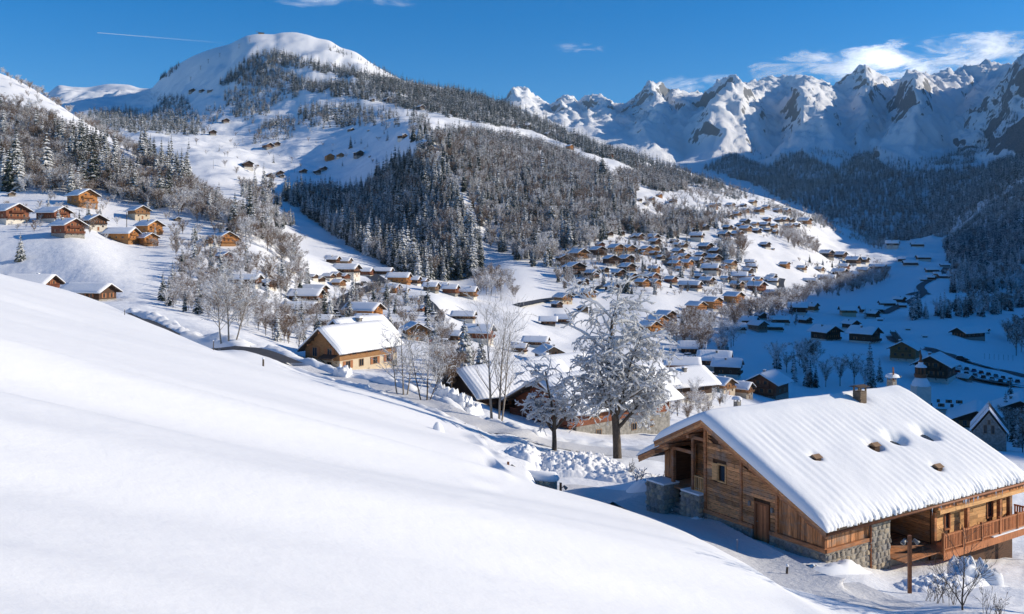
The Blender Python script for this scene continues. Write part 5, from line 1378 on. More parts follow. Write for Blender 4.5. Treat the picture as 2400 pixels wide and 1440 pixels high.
while z < -14.75:
    h = .225
    xs = [9.55] + ([a for w in WX for a in w] if -16.3 < z + h and z < -15.0 else []) + [17.9]
    for i in range(0, len(xs), 2):
        a, b = xs[i], xs[i + 1]
        while a < b - .02:
            c = min(b, a + rndc.uniform(1.6, 3.2))
            mb = MB(); mb.box2((a, .05, z), (c - .008, -rndc.uniform(.0, .02), z + h - .014)); part('plank', mb, M['new_wood'])
            a = c
    z += h
for (a, b) in WX:
    mb = MB(); mb.box2((a, .06, -16.25), (a + .09, -.06, -15.05)); mb.box2((b - .09, .06, -16.25), (b, -.06, -15.05)); mb.box2((a + .09, .06, -16.25), (b - .09, -.06, -16.16)); mb.box2((a + .09, .06, -15.14), (b - .09, -.06, -15.05))
    o = part('window', mb, M['red_wood']); mb = MB(); mb.box2((a + .09, .05, -16.16), (b - .09, .03, -15.14)); part('pane', mb, M['glass'], o)
x = 9.3
while x < 18.3:
    w = rndc.uniform(.17, .25)
    mb = MB(); mb.box2((x, -.42, -14.78), (x + w - .014, -.42 - rndc.uniform(.03, .05), -14.18)); part('board', mb, M['old_wood_v'])
    x += w
for x0, x1 in ((9.2, 15.6), (15.62, 18.4)): beam_part((x0, -.52, -14.85), (x1, -.52, -14.85), .2, .22, 'purlin', 'new_wood')
for xx in (9.42, 12.4, 15.9, 17.0): beam_part((xx, -.3 if xx > 9.5 else -.1, -16.8), (xx, -.3 if xx > 9.5 else -.1, -14.95), .22, .22, 'post')
for xx in (17.95, ): beam_part((xx, -.9, -19.4), (xx, -.9, -16.9), .14, .14, 'post', 'rust')
bal = MB(); bal.box2((8.5, -1.22, -16.95), (18.2, .0, -16.82)); bal.box2((8.5, -1.27, -17.25), (18.25, -1.225, -16.83))
bal.box2((8.5, -1.24, -15.93), (18.2, -1.14, -15.85)); bal.box2((8.5, -1.22, -16.72), (18.2, -1.16, -16.64)); bal.box2((18.1, -1.13, -15.93), (18.2, 0, -15.85)); bal.box2((18.12, -1.13, -16.72), (18.18, 0, -16.64))
balcony = part('balcony', bal, M['red_wood'])
mb = MB(); mb.box2((13.5, -1.3, -16.82), (18.25, -1.0, -16.76)); part('ledge_snow', mb, M['snow'], balcony)
for i in range(6):
    mb = MB(); x0 = 8.5 + i * 1.92; mb.box2((x0, -1.26, -16.84), (x0 + .14, -1.12, -15.75)); part('rail_post', mb, M['red_wood'], balcony)
for i in range(62):
    x0 = 8.66 + i * .1535
    if abs(((x0 - 8.5) % 1.92) - .07) < .1: continue
    mb = MB(); mb.box2((x0, -1.215, -16.635), (x0 + .085, -1.165, -15.935)); part('baluster', mb, M['red_wood'], balcony)
for i in range(7):
    mb = MB(); y0 = -1.0 + i * .15; mb.box2((18.12, y0, -16.635), (18.18, y0 + .085, -15.935)); part('baluster', mb, M['red_wood'], balcony)
# roof boards and fascia
RX0, RX1, EY, LY = -.72, 18.75, -.62, 12.3
mb = MB()
mb.prism([(RX0, EY, roof_z(EY) - .2), (RX0, RY, RZ0 - .2), (RX0, LY, roof_z(LY) - .2), (RX0, LY, roof_z(LY)), (RX0, RY, RZ0), (RX0, EY, roof_z(EY))], (RX1 - RX0, 0, 0))
mb.prism([(.35, 12.31, roof_z(12.31) - .42), (.35, 15.05, roof_z(15.05) - .42), (.35, 15.05, roof_z(15.05) - .2), (.35, 12.31, roof_z(12.31) - .2)], (RX1 - .4, 0, 0))
roof = part('roof', mb, M['roofwood'])
mb = MB(); mb.box2((RX0, EY - .05, roof_z(EY) - .22), (RX1, EY - .003, roof_z(EY) + .06)); part('eave_board', mb, M['roofwood'], roof)
def fascia(y0, y1, x, dz0, dz1, mat='beam_wood'):
    mb = MB(); mb.prism([(x, y0, roof_z(y0) + dz0), (x, y1, roof_z(y1) + dz0), (x, y1, roof_z(y1) + dz1), (x, y0, roof_z(y0) + dz1)], (-.05, 0, 0)); part('fascia', mb, M[mat], roof)
fascia(EY, RY - .003, RX0 - .003, -.34, -.02); fascia(RY + .003, LY, RX0 - .003, -.34, -.02, 'old_wood')
fascia(EY, RY - .003, RX0 - .06, -.14, .03, 'old_wood'); fascia(RY + .003, LY, RX0 - .06, -.14, .03)
fascia(12.0, 15.05, .34, -.62, -.38, 'old_wood'); fascia(12.0, 15.05, .28, -.42, -.22)
for k in range(11):                              # rafters seen from below on the left
    mb = MB(); xx = RX0 + .3 + k * .62; mb.beam((xx, RY, RZ0 - .29), (xx, LY - .1, roof_z(LY - .1) - .29), .12, .17); part('rafter', mb, M['beam_wood'], roof)
mb = MB(); mb.tube([(RX0, EY - .1, roof_z(EY) - .1), (RX1, EY - .1, roof_z(EY) - .1)], [.07, .07], 8); part('gutter', mb, M['rust'], roof)
# thick snow on the roof
PITS = [(2050, 1044, .6, .5), (2100, 1027, .7, .95), (2172, 1014, .8, 1.0), (1912, 1072, .42, .3), (2197, 1094, .42, .3), (2015, 932, .8, .2), (1738, 940, .7, .2), (2095, 890, 1.0, .25)]
pit_l = [(c_local(u, v, lambda x, y: roof_z(y) + .62), r, d) for (u, v, r, d) in PITS]
def big_snow(name, y0, y1, x0, x1, zoff, th, nxs, nys, free0, free1, seed):
    X = np.linspace(x0, x1, nxs)[None, :].repeat(nys, 0); Yl = np.linspace(y0, y1, nys)[:, None].repeat(nxs, 1)
    base = RZ0 - RS * np.abs(Yl - RY) + zoff
    base = base - .10 * np.exp(-((Yl - RY) / .5) ** 2) * 1.0
    ex = np.minimum(X - x0, x1 - X)
    t = th * np.ones_like(X)
    rnde = 1 - np.exp(-np.maximum(ex, 0) / .22); t = t * (.35 + .65 * rnde)
    if free0: t = t * (.30 + .70 * (1 - np.exp(-(Yl - y0) / .55)))
    if free1: t = t * (.4 + .6 * (1 - np.exp(-(y1 - Yl) / .20)))
    rib = np.sin(X * 2 * PI / .62 + 1.3 * pnoise(X / 1.6, Yl / 3.0, seed)) * .009 * (.1 + 1.6 * np.clip(pnoise(X / 3, Yl / 4, seed + 1) + .5, 0, 1))
    t = t + rib * np.clip((np.abs(Yl - RY) - .8) / 2, 0, 1) + pnoise(X / 2.5, Yl / 2.5, seed + 2) * .07 + pnoise(X / .9, Yl / .9, seed + 3) * .018
    if free0:
        near = np.exp(-(Yl - y0) / .35)
        t = t + near * (pnoise(X / .16, Yl / .2, seed + 5) * .16 + pnoise(X / .5, Yl / .5, seed + 6) * .10)
        X = X + 0; Yl = Yl - near * np.clip(pnoise(X / .21, X * 0, seed + 7) + .6 * pnoise(X / 1.1, X * 0, seed + 8), -.5, .5) * .16
    for (p, r, d) in pit_l:
        q = ((X - p.x) / r) ** 2 + ((Yl - p.y) / (r * .8)) ** 2
        t = t - d * np.exp(-q * 1.6) * (1 + .15 * np.sin(X * 9))
    top = base + np.maximum(t, .03)
    bot = base + .012
    V = np.concatenate([np.stack([X, Yl, top], -1).reshape(-1, 3), np.stack([X, Yl, bot], -1).reshape(-1, 3)])
    i = np.arange(nxs * nys).reshape(nys, nxs); n0 = nxs * nys
    q = [np.stack([i[:-1, :-1], i[:-1, 1:], i[1:, 1:], i[1:, :-1]], -1).reshape(-1, 4)]
    for e in (i[0, :], i[:, -1], i[-1, ::-1], i[::-1, 0]):
        q.append(np.stack([e[1:], e[:-1], e[:-1] + n0, e[1:] + n0], -1))
    return link_mesh(name, fast_mesh(name, V, np.concatenate(q), [M['big_roof_snow']], True), roof)
big_snow('roof_snow', EY - .06, LY + .1, RX0 - .1, RX1 + .1, .02, .66, 280, 120, True, True, 60)
big_snow('roof_snow', 12.45, 15.2, .2, RX1 + .1, -.19, .5, 150, 26, True, True, 70)
# roof furniture
def hood(p, s, col='metal'):
    mb = MB(); z = p.z - .75
    mb.box2((p.x - .28 * s, p.y - .22 * s, z), (p.x + .28 * s, p.y + .22 * s, z + .72))
    mb.prism([(p.x - .36 * s, p.y - .34 * s, z + .74), (p.x - .36 * s, p.y + .3 * s, z + .74), (p.x - .36 * s, p.y + .02, z + .74 + .22 * s)], (.72 * s, 0, 0), 1)
    mb.build('roof_vent', [M['wood_d'], M['trim']], roof)
for k in (3, 4, 0): hood(pit_l[k][0], .85)
for k in (1, 2):
    p = pit_l[k][0]; mb = MB(); z = roof_z(p.y) + .06
    mb.prism([(p.x - .45, p.y - .6, z - .6 * RS), (p.x + .45, p.y - .6, z - .6 * RS), (p.x + .45, p.y + .6, z + .6 * RS), (p.x - .45, p.y + .6, z + .6 * RS)], (0, 0, .12)); mb.build('skylight', M['glass'], roof)
def stone_chimney(u, v, w, h, snow, label=None):
    p = c_local(u, v, lambda x, y: roof_z(y) + .62)
    mb = MB(); z0 = roof_z(p.y) - .3; z1 = p.z + h
    n = max(4, int((z1 - z0) / .12)); r = random.Random(int(u))
    for i in range(n):
        q = r.uniform(-.03, .03); a = z0 + (z1 - z0) * i / n
        mb.box2((p.x - w / 2 - q, p.y - w / 2 + q, a), (p.x + w / 2 + q, p.y + w / 2 - q, a + (z1 - z0) / n - .012))
    for sx in (-1, 1):
        for sy in (-1, 1): mb.box((p.x + sx * w * .42, p.y + sy * w * .42, z1 + .14), (.09, .09, .28))
    if snow:
        mb.box((p.x, p.y, z1 + .3), (w * 1.5, w * 1.5, .06), 0, 1)
    else:
        mb.prism([(p.x - w * .85, p.y - w * .8, z1 + .27), (p.x - w * .85, p.y + w * .8, z1 + .27), (p.x - w * .85, p.y + w * .1, z1 + .27 + .12), ], (w * 1.7, 0, 0), 1)
    ch = mb.build('chimney', [M['wood_g'] if not snow else M['stone'], M['roofwood']], roof)
    if snow:
        rs = np.linspace(0, 1, 7); V, Fq = [], []
        for j, rr in enumerate(rs):
            for a in range(14):
                an = 2 * PI * a / 14; k = w * 1.02 * (1 + .12 * math.sin(3 * an + u))
                V.append((p.x + math.cos(an) * rr * k, p.y + math.sin(an) * rr * k, z1 + .335 + snow * math.sqrt(max(0, 1 - rr ** 2.6))))
        for j in range(6):
            for a in range(14):
                b = (a + 1) % 14; Fq.append((j * 14 + a, j * 14 + b, j * 14 + 14 + b, j * 14 + 14 + a))
        link_mesh('chimney_cap_snow', fast_mesh('chimney_cap_snow', np.array(V), np.array(Fq), [M['snow']], True), roof)
    return p, z1
stone_chimney(2015, 938, .62, .62, 0)
stone_chimney(1728, 948, .7, .35, .42)
pc, zc = stone_chimney(2090, 898, .9, .45, .5)
# mast and dish beside the rear chimney
mb = MB(); mb.tube([(pc.x - .5, pc.y - .5, zc - 1.2), (pc.x - .62, pc.y - .55, zc + 1.5)], [.035, .03], 6); part('antenna_mast', mb, M['trim'], roof)
mb = MB(); mb.beam((pc.x - .1, pc.y - .4, zc - .2), (pc.x - .45, pc.y - .5, zc + 1.75), .16, .10); part('chimney_flap', mb, M['rust'], roof)
mb = MB(); mb.tube([(pc.x + .5, pc.y - .2, zc + .1), (pc.x + 1.3, pc.y - .4, zc + .35)], [.02, .02], 5); mb.tube([(pc.x + 1.25, pc.y - .4, zc + .3), (pc.x + 1.4, pc.y - .45, zc + .45)], [.16, .04], 8); part('antenna', mb, M['metal'], roof)
ic = random.Random(4)
for i in range(26):
    x = ic.choice((ic.uniform(11, 14), ic.uniform(8, 18.5)))
    l = ic.uniform(.12, .5); mb = MB(); zt = roof_z(EY) - .12
    mb.tube([(x, EY - .14, zt), (x, EY - .14, zt - l)], [.025, .003], 5); part('icicle', mb, M['ice'], roof)
# ------------------------------------------------------------------ houses on the road behind the meadow
def house(u, v, ylo, yhi, rz, st, label, seed, sink=.2, y=None):
    p = hit(u, v, ylo, yhi) if y is None else at(u, y)
    root = make_chalet(st, seed, 1)
    root.location = (p.x, p.y, p.z - sink); root.rotation_euler = (0, 0, math.radians(rz))
    tag(root, label, 'chalet', 'houses along the near road')
    return root
def absorb(root, other, off):
    for ch in list(other.children):
        ch.parent = root
        ch.location = Vector(ch.location) + Vector(off)
    bpy.data.objects.remove(other)
stB = S_(floors=1, wood='y', W=7.4, L=15, He=3.4, base=1.6, pitch=40, bmat='cream', bal=0, nwin=2, oh=.8, ohf=1.0, snow=.5)
rB_ = at(815, 152); 
hB = make_chalet(stB, 801, 1)
hB.location = (rB_.x + 0.6, rB_.y + 1.0, rB_.z + .1); hB.rotation_euler = (0, 0, math.radians(-30))
tag(hB, 'pale timber house with steep snowy roof below the left meadow edge', 'house', 'houses along the near road')
stB2 = dict(stB); stB2.update(wood='y', W=7.0, L=12, He=3.6, base=1.0, bmat='stone')
absorb(hB, make_chalet(stB2, 805, 1), (-5.6, 8.4, .4))
mb = MB(); mb.prism([(.3, -7.45, 2.5), (3.3, -7.45, 2.5), (3.3, -8.9, 1.95), (.3, -8.9, 1.95)], (0, 0, .12)); mb.beam((.5, -8.8, 1.95), (.5, -7.5, 1.2), .12, .12); mb.beam((3.1, -8.8, 1.95), (3.1, -7.5, 1.2), .12, .12); mb.build('porch_roof', M['roofwood'], hB)
for y_ in (-5.6, -2.2, 1.4, 5.0): add_window(hB, 3.77, y_, .25, 1.2, 1.25, 'r', y_ != -2.2)
add_window(hB, -2.0, -7.57, -.6, 1.6, 2.0, 'f', False); add_window(hB, 1.6, -7.57, .2, 1.0, 1.2, 'f', False)
for x_ in (-2.4, 0, 2.4):
    mb = MB(); mb.beam((x_, -7.5, 3.4 + (3.7 - abs(x_)) * .86 - .5), (x_, -8.4, 3.4 + (3.7 - abs(x_)) * .86 - .5), .22, .26); mb.build('purlin', M['beam_wood'], hB)
stD = S_(floors=1, wood='d', W=10.0, L=15, He=3.4, base=1.0, pitch=29, bmat='stone', oh=1.0, snow=.5, bal=0)
hD = house(1195, 945, 100, 170, -57, stD, 'dark brown chalet with big bright roof left of the small snowy tree', 811, y=131)
stE = S_(floors=1, wood='r', W=12.0, L=18, He=4.4, base=2.2, pitch=27, bmat='stone', oh=1.2, snow=.55)
hE = house(1390, 1000, 100, 170, -50, stE, 'big brown chalet on a stone base behind the two snowy trees', 821, y=124)
stF = S_(floors=1, wood='d', W=9, L=12, He=4.2, base=1.6, pitch=30, bmat='plaster', snow=.5)
house(1300, 905, 100, 230, -50, stF, 'brown chalet with orange chimneys above the big brown chalet', 831, y=165)
house(1480, 935, 100, 230, -55, dict(stF, wood='y'), 'light brown chalet half hidden behind the tall snowy tree', 836, y=175)
house(1590, 920, 100, 230, -60, dict(stF, wood='d'), 'snow covered dark chalet just right of the tall snowy tree', 838, y=205)
stG = S_(floors=1, wood='d', W=14, L=18, He=5.0, base=3.2, pitch=24, bmat='plaster', bal=0, nwin=6, snow=.4)
gb = house(2290, 960, 200, 400, -28, stG, 'glass fronted hall with snowy roof in the shaded valley', 841, y=262); gb.name = 'hall'; gb['category'] = 'hall'; gb['group'] = 'large buildings in the shaded valley'
gb = house(2392, 940, 200, 400, -30, dict(stG, floors=2, He=7.5, W=15, bal=0), 'big dark hall with many panes at the right edge', 845, y=285); gb.name = 'hall'; gb['category'] = 'hall'; gb['group'] = 'large buildings in the shaded valley'
gb = house(2215, 925, 200, 400, 70, dict(stG, wood='n', pitch=4, W=9, L=16, He=3.6, base=3.4, chim=0), 'low flat roofed glass building beside the church tower', 846, y=300); gb.name = 'building'; gb['category'] = 'building'; gb['group'] = 'large buildings in the shaded valley'

# stone chapel with a cross, behind the big roof
p = at(2318, 205)
ch = empty('chapel', (p.x, p.y, p.z), math.radians(-28)); tag(ch, 'grey stone chapel with gable cross and bell opening', 'chapel')
mb = MB(); mb.prism([(-3.4, -6, -3), (3.4, -6, -3), (3.4, -6, 4.6), (0, -6, 9.2), (-3.4, -6, 4.6)], (0, 12, 0)); mb.build('wall', M['stone'], ch)
mb = MB(); mb.prism([(-3.9, -5.6, 4.3), (0, -5.6, 9.5), (3.9, -5.6, 4.3), (3.9, -5.6, 4.6), (0, -5.6, 9.85), (-3.9, -5.6, 4.6)], (0, 12, 0)); rf = mb.build('roof', M['roofwood'], ch)
mb = MB(); mb.prism([(-3.9, -5.9, 4.65), (0, -5.9, 9.9), (3.9, -5.9, 4.65), (3.9, -5.9, 4.85), (0, -5.9, 10.2), (-3.9, -5.9, 4.85)], (0, 4, 0)); mb.prism([(-3.9, 0, 4.65), (0, 0, 9.9), (0, 0, 10.1), (-3.9, 0, 4.85)], (0, 6.4, 0)); mb.build('roof_snow', M['snow'], rf)
mb = MB(); mb.box((0, -5.8, 10.9), (.16, .16, 1.8)); mb.box((0, -5.8, 11.2), (.9, .15, .15)); mb.build('cross', M['stone'], ch)
for x, z, w, h in ((-.75, 4.6, .7, 1.9), (.75, 4.6, .7, 1.9), (0, 6.6, .6, 1.1)): add_window(ch, x, -6.01, z, w, h, 'f', False)

# church tower with its lantern, bulb and spire
p = at(2158, 275)
tw = empty('church_tower', (p.x, p.y, p.z)); tag(tw, 'church tower with open lantern, snowy bulb dome and thin spire', 'church')
def lathe(name, prof, mat, n=12, parent=tw, smooth=True):
    V, Fq = [], []
    for (r, z) in prof:
        for a in range(n):
            an = 2 * PI * (a + .5) / n; V.append((r * math.cos(an), r * math.sin(an), z))
    for j in range(len(prof) - 1):
        for a in range(n):
            b = (a + 1) % n; Fq.append((j * n + a, j * n + b, j * n + n + b, j * n + n + a))
    return link_mesh(name, fast_mesh(name, np.array(V), np.array(Fq), [mat], smooth), parent)
zt = lambda v: (HV - v) / F * p.y - p.z
mb = MB(); mb.box2((-2.2, -2.2, -4), (2.2, 2.2, zt(904))); mb.build('wall', M['plaster'], tw)
lathe('dome', [(2.7, zt(905)), (2.75, zt(903)), (2.5, zt(896)), (1.9, zt(889)), (1.5, zt(885)), (0.01, zt(884.9))], M['snow'])
lathe('gallery', [(1.75, zt(884.8)), (1.8, zt(880)), (1.95, zt(879)), (1.95, zt(877.5)), (.01, zt(877.4))], M['rust'], 8)
for a in range(8):
    an = 2 * PI * (a + .5) / 8
    mb = MB(); mb.beam((1.3 * math.cos(an), 1.3 * math.sin(an), zt(877.3)), (1.3 * math.cos(an), 1.3 * math.sin(an), zt(861)), .26, .26); mb.build('lantern_post', M['rust'], tw)
lathe('lantern_core', [(.75, zt(877.3)), (.75, zt(861))], M['roofwood'], 8)
lathe('lantern_roof', [(1.75, zt(861)), (1.8, zt(860)), (1.3, zt(856)), (.75, zt(854)), (.7, zt(849.5)), (.8, zt(849)), (.01, zt(848.9))], M['snow'])
lathe('bulb', [(.72, zt(848.8)), (.62, zt(846)), (.3, zt(843)), (.34, zt(840)), (.46, zt(837)), (.34, zt(833)), (.14, zt(829)), (.06, zt(824))], M['rust'])
mb = MB(); mb.box((0, 0, zt(819)), (.09, .09, 1.3)); mb.box((0, 0, zt(818)), (.7, .08, .08)); mb.build('cross', M['metal'], tw)

# ------------------------------------------------------------------ roads, packed snow, snow banks
def smooth_path(pts, step):
    P = np.array([list(p) for p in pts]); d = np.r_[0, np.cumsum(np.linalg.norm(np.diff(P[:, :2], axis=0), axis=1))]
    t = np.arange(0, d[-1], step)
    return np.stack([pchip1(d, P[:, k], t) for k in range(2)], 1)
def ribbon(name, path, width, mat, lift=.08, n=7, crown=0.0, kind='structure', lump=0.0, seed=0, side=0.0, label=None, ls=.6):
    V = []
    k = len(path)
    T = np.gradient(path, axis=0); T /= np.linalg.norm(T, axis=1)[:, None] + 1e-9
    Nn = np.stack([-T[:, 1], T[:, 0]], 1)
    for i in range(k):
        row = []
        for j in range(n):
            f = j / (n - 1) * 2 - 1
            x, y = path[i] + Nn[i] * (side + f * width / 2)
            row.append((x, y, gz(x, y) + lift + (crown * (1 - f * f) ** .8 * min(1, (min(i, k - 1 - i) / 6)) if crown else 0)))
        if not crown:                            # a road lies level across
            zz = sorted(r[2] for r in row)[-2]
            row = [(r[0], r[1], .35 * r[2] + .65 * zz) for r in row]
        V += row
    V = np.array(V)
    if lump:
        f = np.tile(1 - np.abs(np.linspace(-1, 1, n)) ** 2, k)
        V[:, 2] += f * (pnoise(V[:, 0] / ls, V[:, 1] / ls, seed) * lump + pnoise(V[:, 0] / (ls * 3), V[:, 1] / (ls * 3), seed + 1) * lump * 1.2)
        V[:, 2] += f * np.abs(pnoise(V[:, 0] / (ls * .45), V[:, 1] / (ls * .45), seed + 2)) * lump * .8
    i = np.arange(k * n).reshape(k, n)
    q = np.stack([i[:-1, :-1], i[:-1, 1:], i[1:, 1:], i[1:, :-1]], -1).reshape(-1, 4)
    o = link_mesh(name, fast_mesh(name, V, q, [mat], True)); o['kind'] = kind
    if label: tag(o, label, name.replace('_', ' '))
    return o
def path_px(pts, step, ylo=5, yhi=9000): return smooth_path([hit(u, v, ylo, yhi) for u, v in pts], step)
def path_at(pts, step): return smooth_path([at(u, y) for u, y in pts], step)
ribbon('road', path_px([(766, 737), (792, 716), (817, 700), (850, 684), (873, 674), (890, 665)], 2.5, 200, 520), 7.5, M['asphalt'], .25)
ribbon('road', path_px([(893, 664), (884, 655), (874, 648), (862, 641)], 2.5, 250, 560), 8, M['asphalt'], .3)
ribbon('road', path_px([(991, 694), (1004, 708), (1017, 722), (1031, 738), (1030, 752), (1027, 770)], 2.5, 200, 480), 3.2, M['asphalt'], .2)
ribbon('road', path_px([(1215, 719), (1262, 709), (1342, 691), (1397, 676), (1467, 661), (1499, 643)], 4, 400, 900), 6, M['asphalt'], .4)
ribbon('road', path_px([(1556, 583), (1560, 600), (1563, 622), (1575, 632)], 3, 500, 1000), 6, M['asphalt'], .5)
ribbon('road', path_px([(1841, 694), (1832, 680), (1828, 668), (1832, 655)], 3, 400, 1000), 7, M['asphalt'], .4)
ribbon('road', path_px([(2420, 886), (2340, 868), (2260, 848), (2190, 825), (2112, 804), (2090, 790)], 3, 300, 620), 7, M['asphalt'], .35)
ribbon('road', path_px([(2070, 736), (2100, 722), (2125, 711), (2150, 699), (2163, 685), (2157, 674), (2172, 662), (2192, 652), (2214, 634), (2240, 625)], 5, 560, 1500), 8, M['asphalt'], .5)
ribbon('road', path_px([(2130, 693), (2145, 688), (2160, 685), (2176, 692)], 5, 620, 1200), 7, M['asphalt'], .6)
ribbon('car_park', path_px([(2180, 868), (2240, 880), (2300, 893), (2380, 905)], 3, 240, 450), 13, M['asphalt'], .3)
ribbon('road', path_at([(296, 153), (322, 151), (345, 147), (372, 142.5), (400, 139.5), (430, 137)], 1.2), 4.2, M['asphalt'], .10)
ribbon('road', path_at([(520, 129.5), (567, 127), (600, 126), (640, 125), (690, 123)], 1.2), 4.6, M['asphalt'], .10)
pr = path_at([(700, 122.5), (760, 120), (830, 116.5), (900, 111), (960, 107), (1000, 104.5), (1060, 101), (1100, 99), (1150, 96.5), (1200, 94.5), (1260, 93.5), (1320, 93.5), (1400, 93.5), (1480, 93), (1560, 92), (1640, 90)], .6)
ribbon('road', pr, 4.4, M['snow_road'], .10, 9)
ribbon('asphalt_patch', path_at([(785, 119.5), (830, 117), (880, 113.5), (915, 110.5)], .6), 3.2, M['asphalt'], .17, 5)
dv = path_at([(1290, 60), (1380, 61), (1470, 60), (1540, 57), (1610, 52.5), (1690, 48), (1780, 44.5), (1880, 41), (1990, 39.5), (2100, 40.5)], .4)
ribbon('driveway', dv, 3.8, M['snow_road'], .06, 11)
bank_lab = 'ploughed snow bank along the near road'
ribbon('snow_bank', pr, 2.4, M['snow'], -.05, 13, .75, 'stuff', .5, 61, 3.2, 'lumpy ploughed snow bank on the far side of the near road')
ribbon('snow_bank', pr[:int(len(pr) * .62)], 1.6, M['snow'], -.05, 11, .35, 'stuff', .35, 65, -2.9, 'low ploughed snow ridge on the meadow side of the near road')
ribbon('snow_bank', path_at([(300, 158), (345, 153), (400, 145), (460, 138), (520, 135), (560, 133.5), (600, 133)], .6), 4.2, M['snow'], -.05, 13, 1.5, 'stuff', .7, 67, 0, 'tall ploughed snow bank behind the left road bend', 1.0)
ribbon('snow_bank', path_at([(610, 132), (650, 130.5), (700, 128), (750, 125.5), (800, 122.5), (835, 120)], .6), 3.0, M['snow'], -.05, 13, 1.3, 'stuff', .55, 68, 0, 'ploughed snow bank in front of the pale timber house', .9)
ribbon('snow_bank', path_at([(1585, 56.5), (1640, 52.8), (1700, 50), (1745, 48.3)], .35), 1.5, M['snow'], -.05, 11, .35, 'stuff', .3, 71, 1.2, 'snow drift along the stone foot of the big chalet')
ribbon('snow_bank', path_at([(1830, 46.5), (1900, 44), (1980, 44.5), (2060, 46.5)], .3), 1.6, M['snow'], -.05, 11, .4, 'stuff', .3, 72, .6, 'snow drift at the near corner of the big chalet')
# heap of ploughed snow at the parking place
def snow_heap(name, u, y, ax, ay, h, rz, seed, lump, label, n=80, ls=.5):
    p = at(u, y); ca, sa = math.cos(rz), math.sin(rz)
    g = np.linspace(-1, 1, n)
    A, B = np.meshgrid(g, g)
    r2 = A * A + B * B
    X = p.x + A * ax * ca - B * ay * sa; Y = p.y + A * ax * sa + B * ay * ca
    G = np.array([[gz(X[i, j], Y[i, j]) for j in range(n)] for i in range(n)])
    e = np.clip(1 - r2, 0, 1)
    Z = G + h * e ** .7 * (1 + .25 * pnoise(X / 2.5, Y / 2.5, seed)) + e ** .4 * (pnoise(X / ls, Y / ls, seed + 1) * lump + np.abs(pnoise(X / (ls * .5), Y / (ls * .5), seed + 2)) * lump * .9 + pnoise(X / (ls * .22), Y / (ls * .22), seed + 3) * lump * .3) - .12
    V = np.stack([X, Y, Z], -1).reshape(-1, 3)
    i = np.arange(n * n).reshape(n, n)
    q = np.stack([i[:-1, :-1], i[:-1, 1:], i[1:, 1:], i[1:, :-1]], -1).reshape(-1, 4)
    o = link_mesh(name, fast_mesh(name, V, q, [M['snow']], True)); tag(o, label, 'snow heap', None, 'stuff')
snow_heap('snow_heap', 1335, 69, 5.2, 3.4, 1.5, .15, 81, .55, 'big lumpy heap of ploughed snow beside the parking place', 110)
snow_heap('snow_heap', 1450, 67, 3.6, 2.2, .8, -.1, 84, .35, 'lower lumpy end of the ploughed snow beside the driveway', 80)
snow_heap('snow_heap', 1515, 61.5, 1.5, 1.0, .75, -.3, 86, .12, 'rounded snow mound at the driveway left of the porch', 50, .8)
snow_heap('snow_heap', 1545, 58.5, 1.2, .8, .6, -.3, 88, .12, 'smaller rounded snow mound in front of the porch', 50, .8)
snow_heap('snow_heap', 1588, 56.6, 1.6, .9, .75, .5, 91, .14, 'snow drift heaped against the porch pillars', 50, .7)
snow_heap('snow_heap', 1640, 53.6, 1.3, .7, .5, .5, 92, .12, 'small snow drift beside the porch steps', 50, .7)
snow_heap('snow_heap', 2210, 44.5, 3.0, 1.4, .6, .4, 89, .25, 'trampled snow heap right of the lamp post', 60)

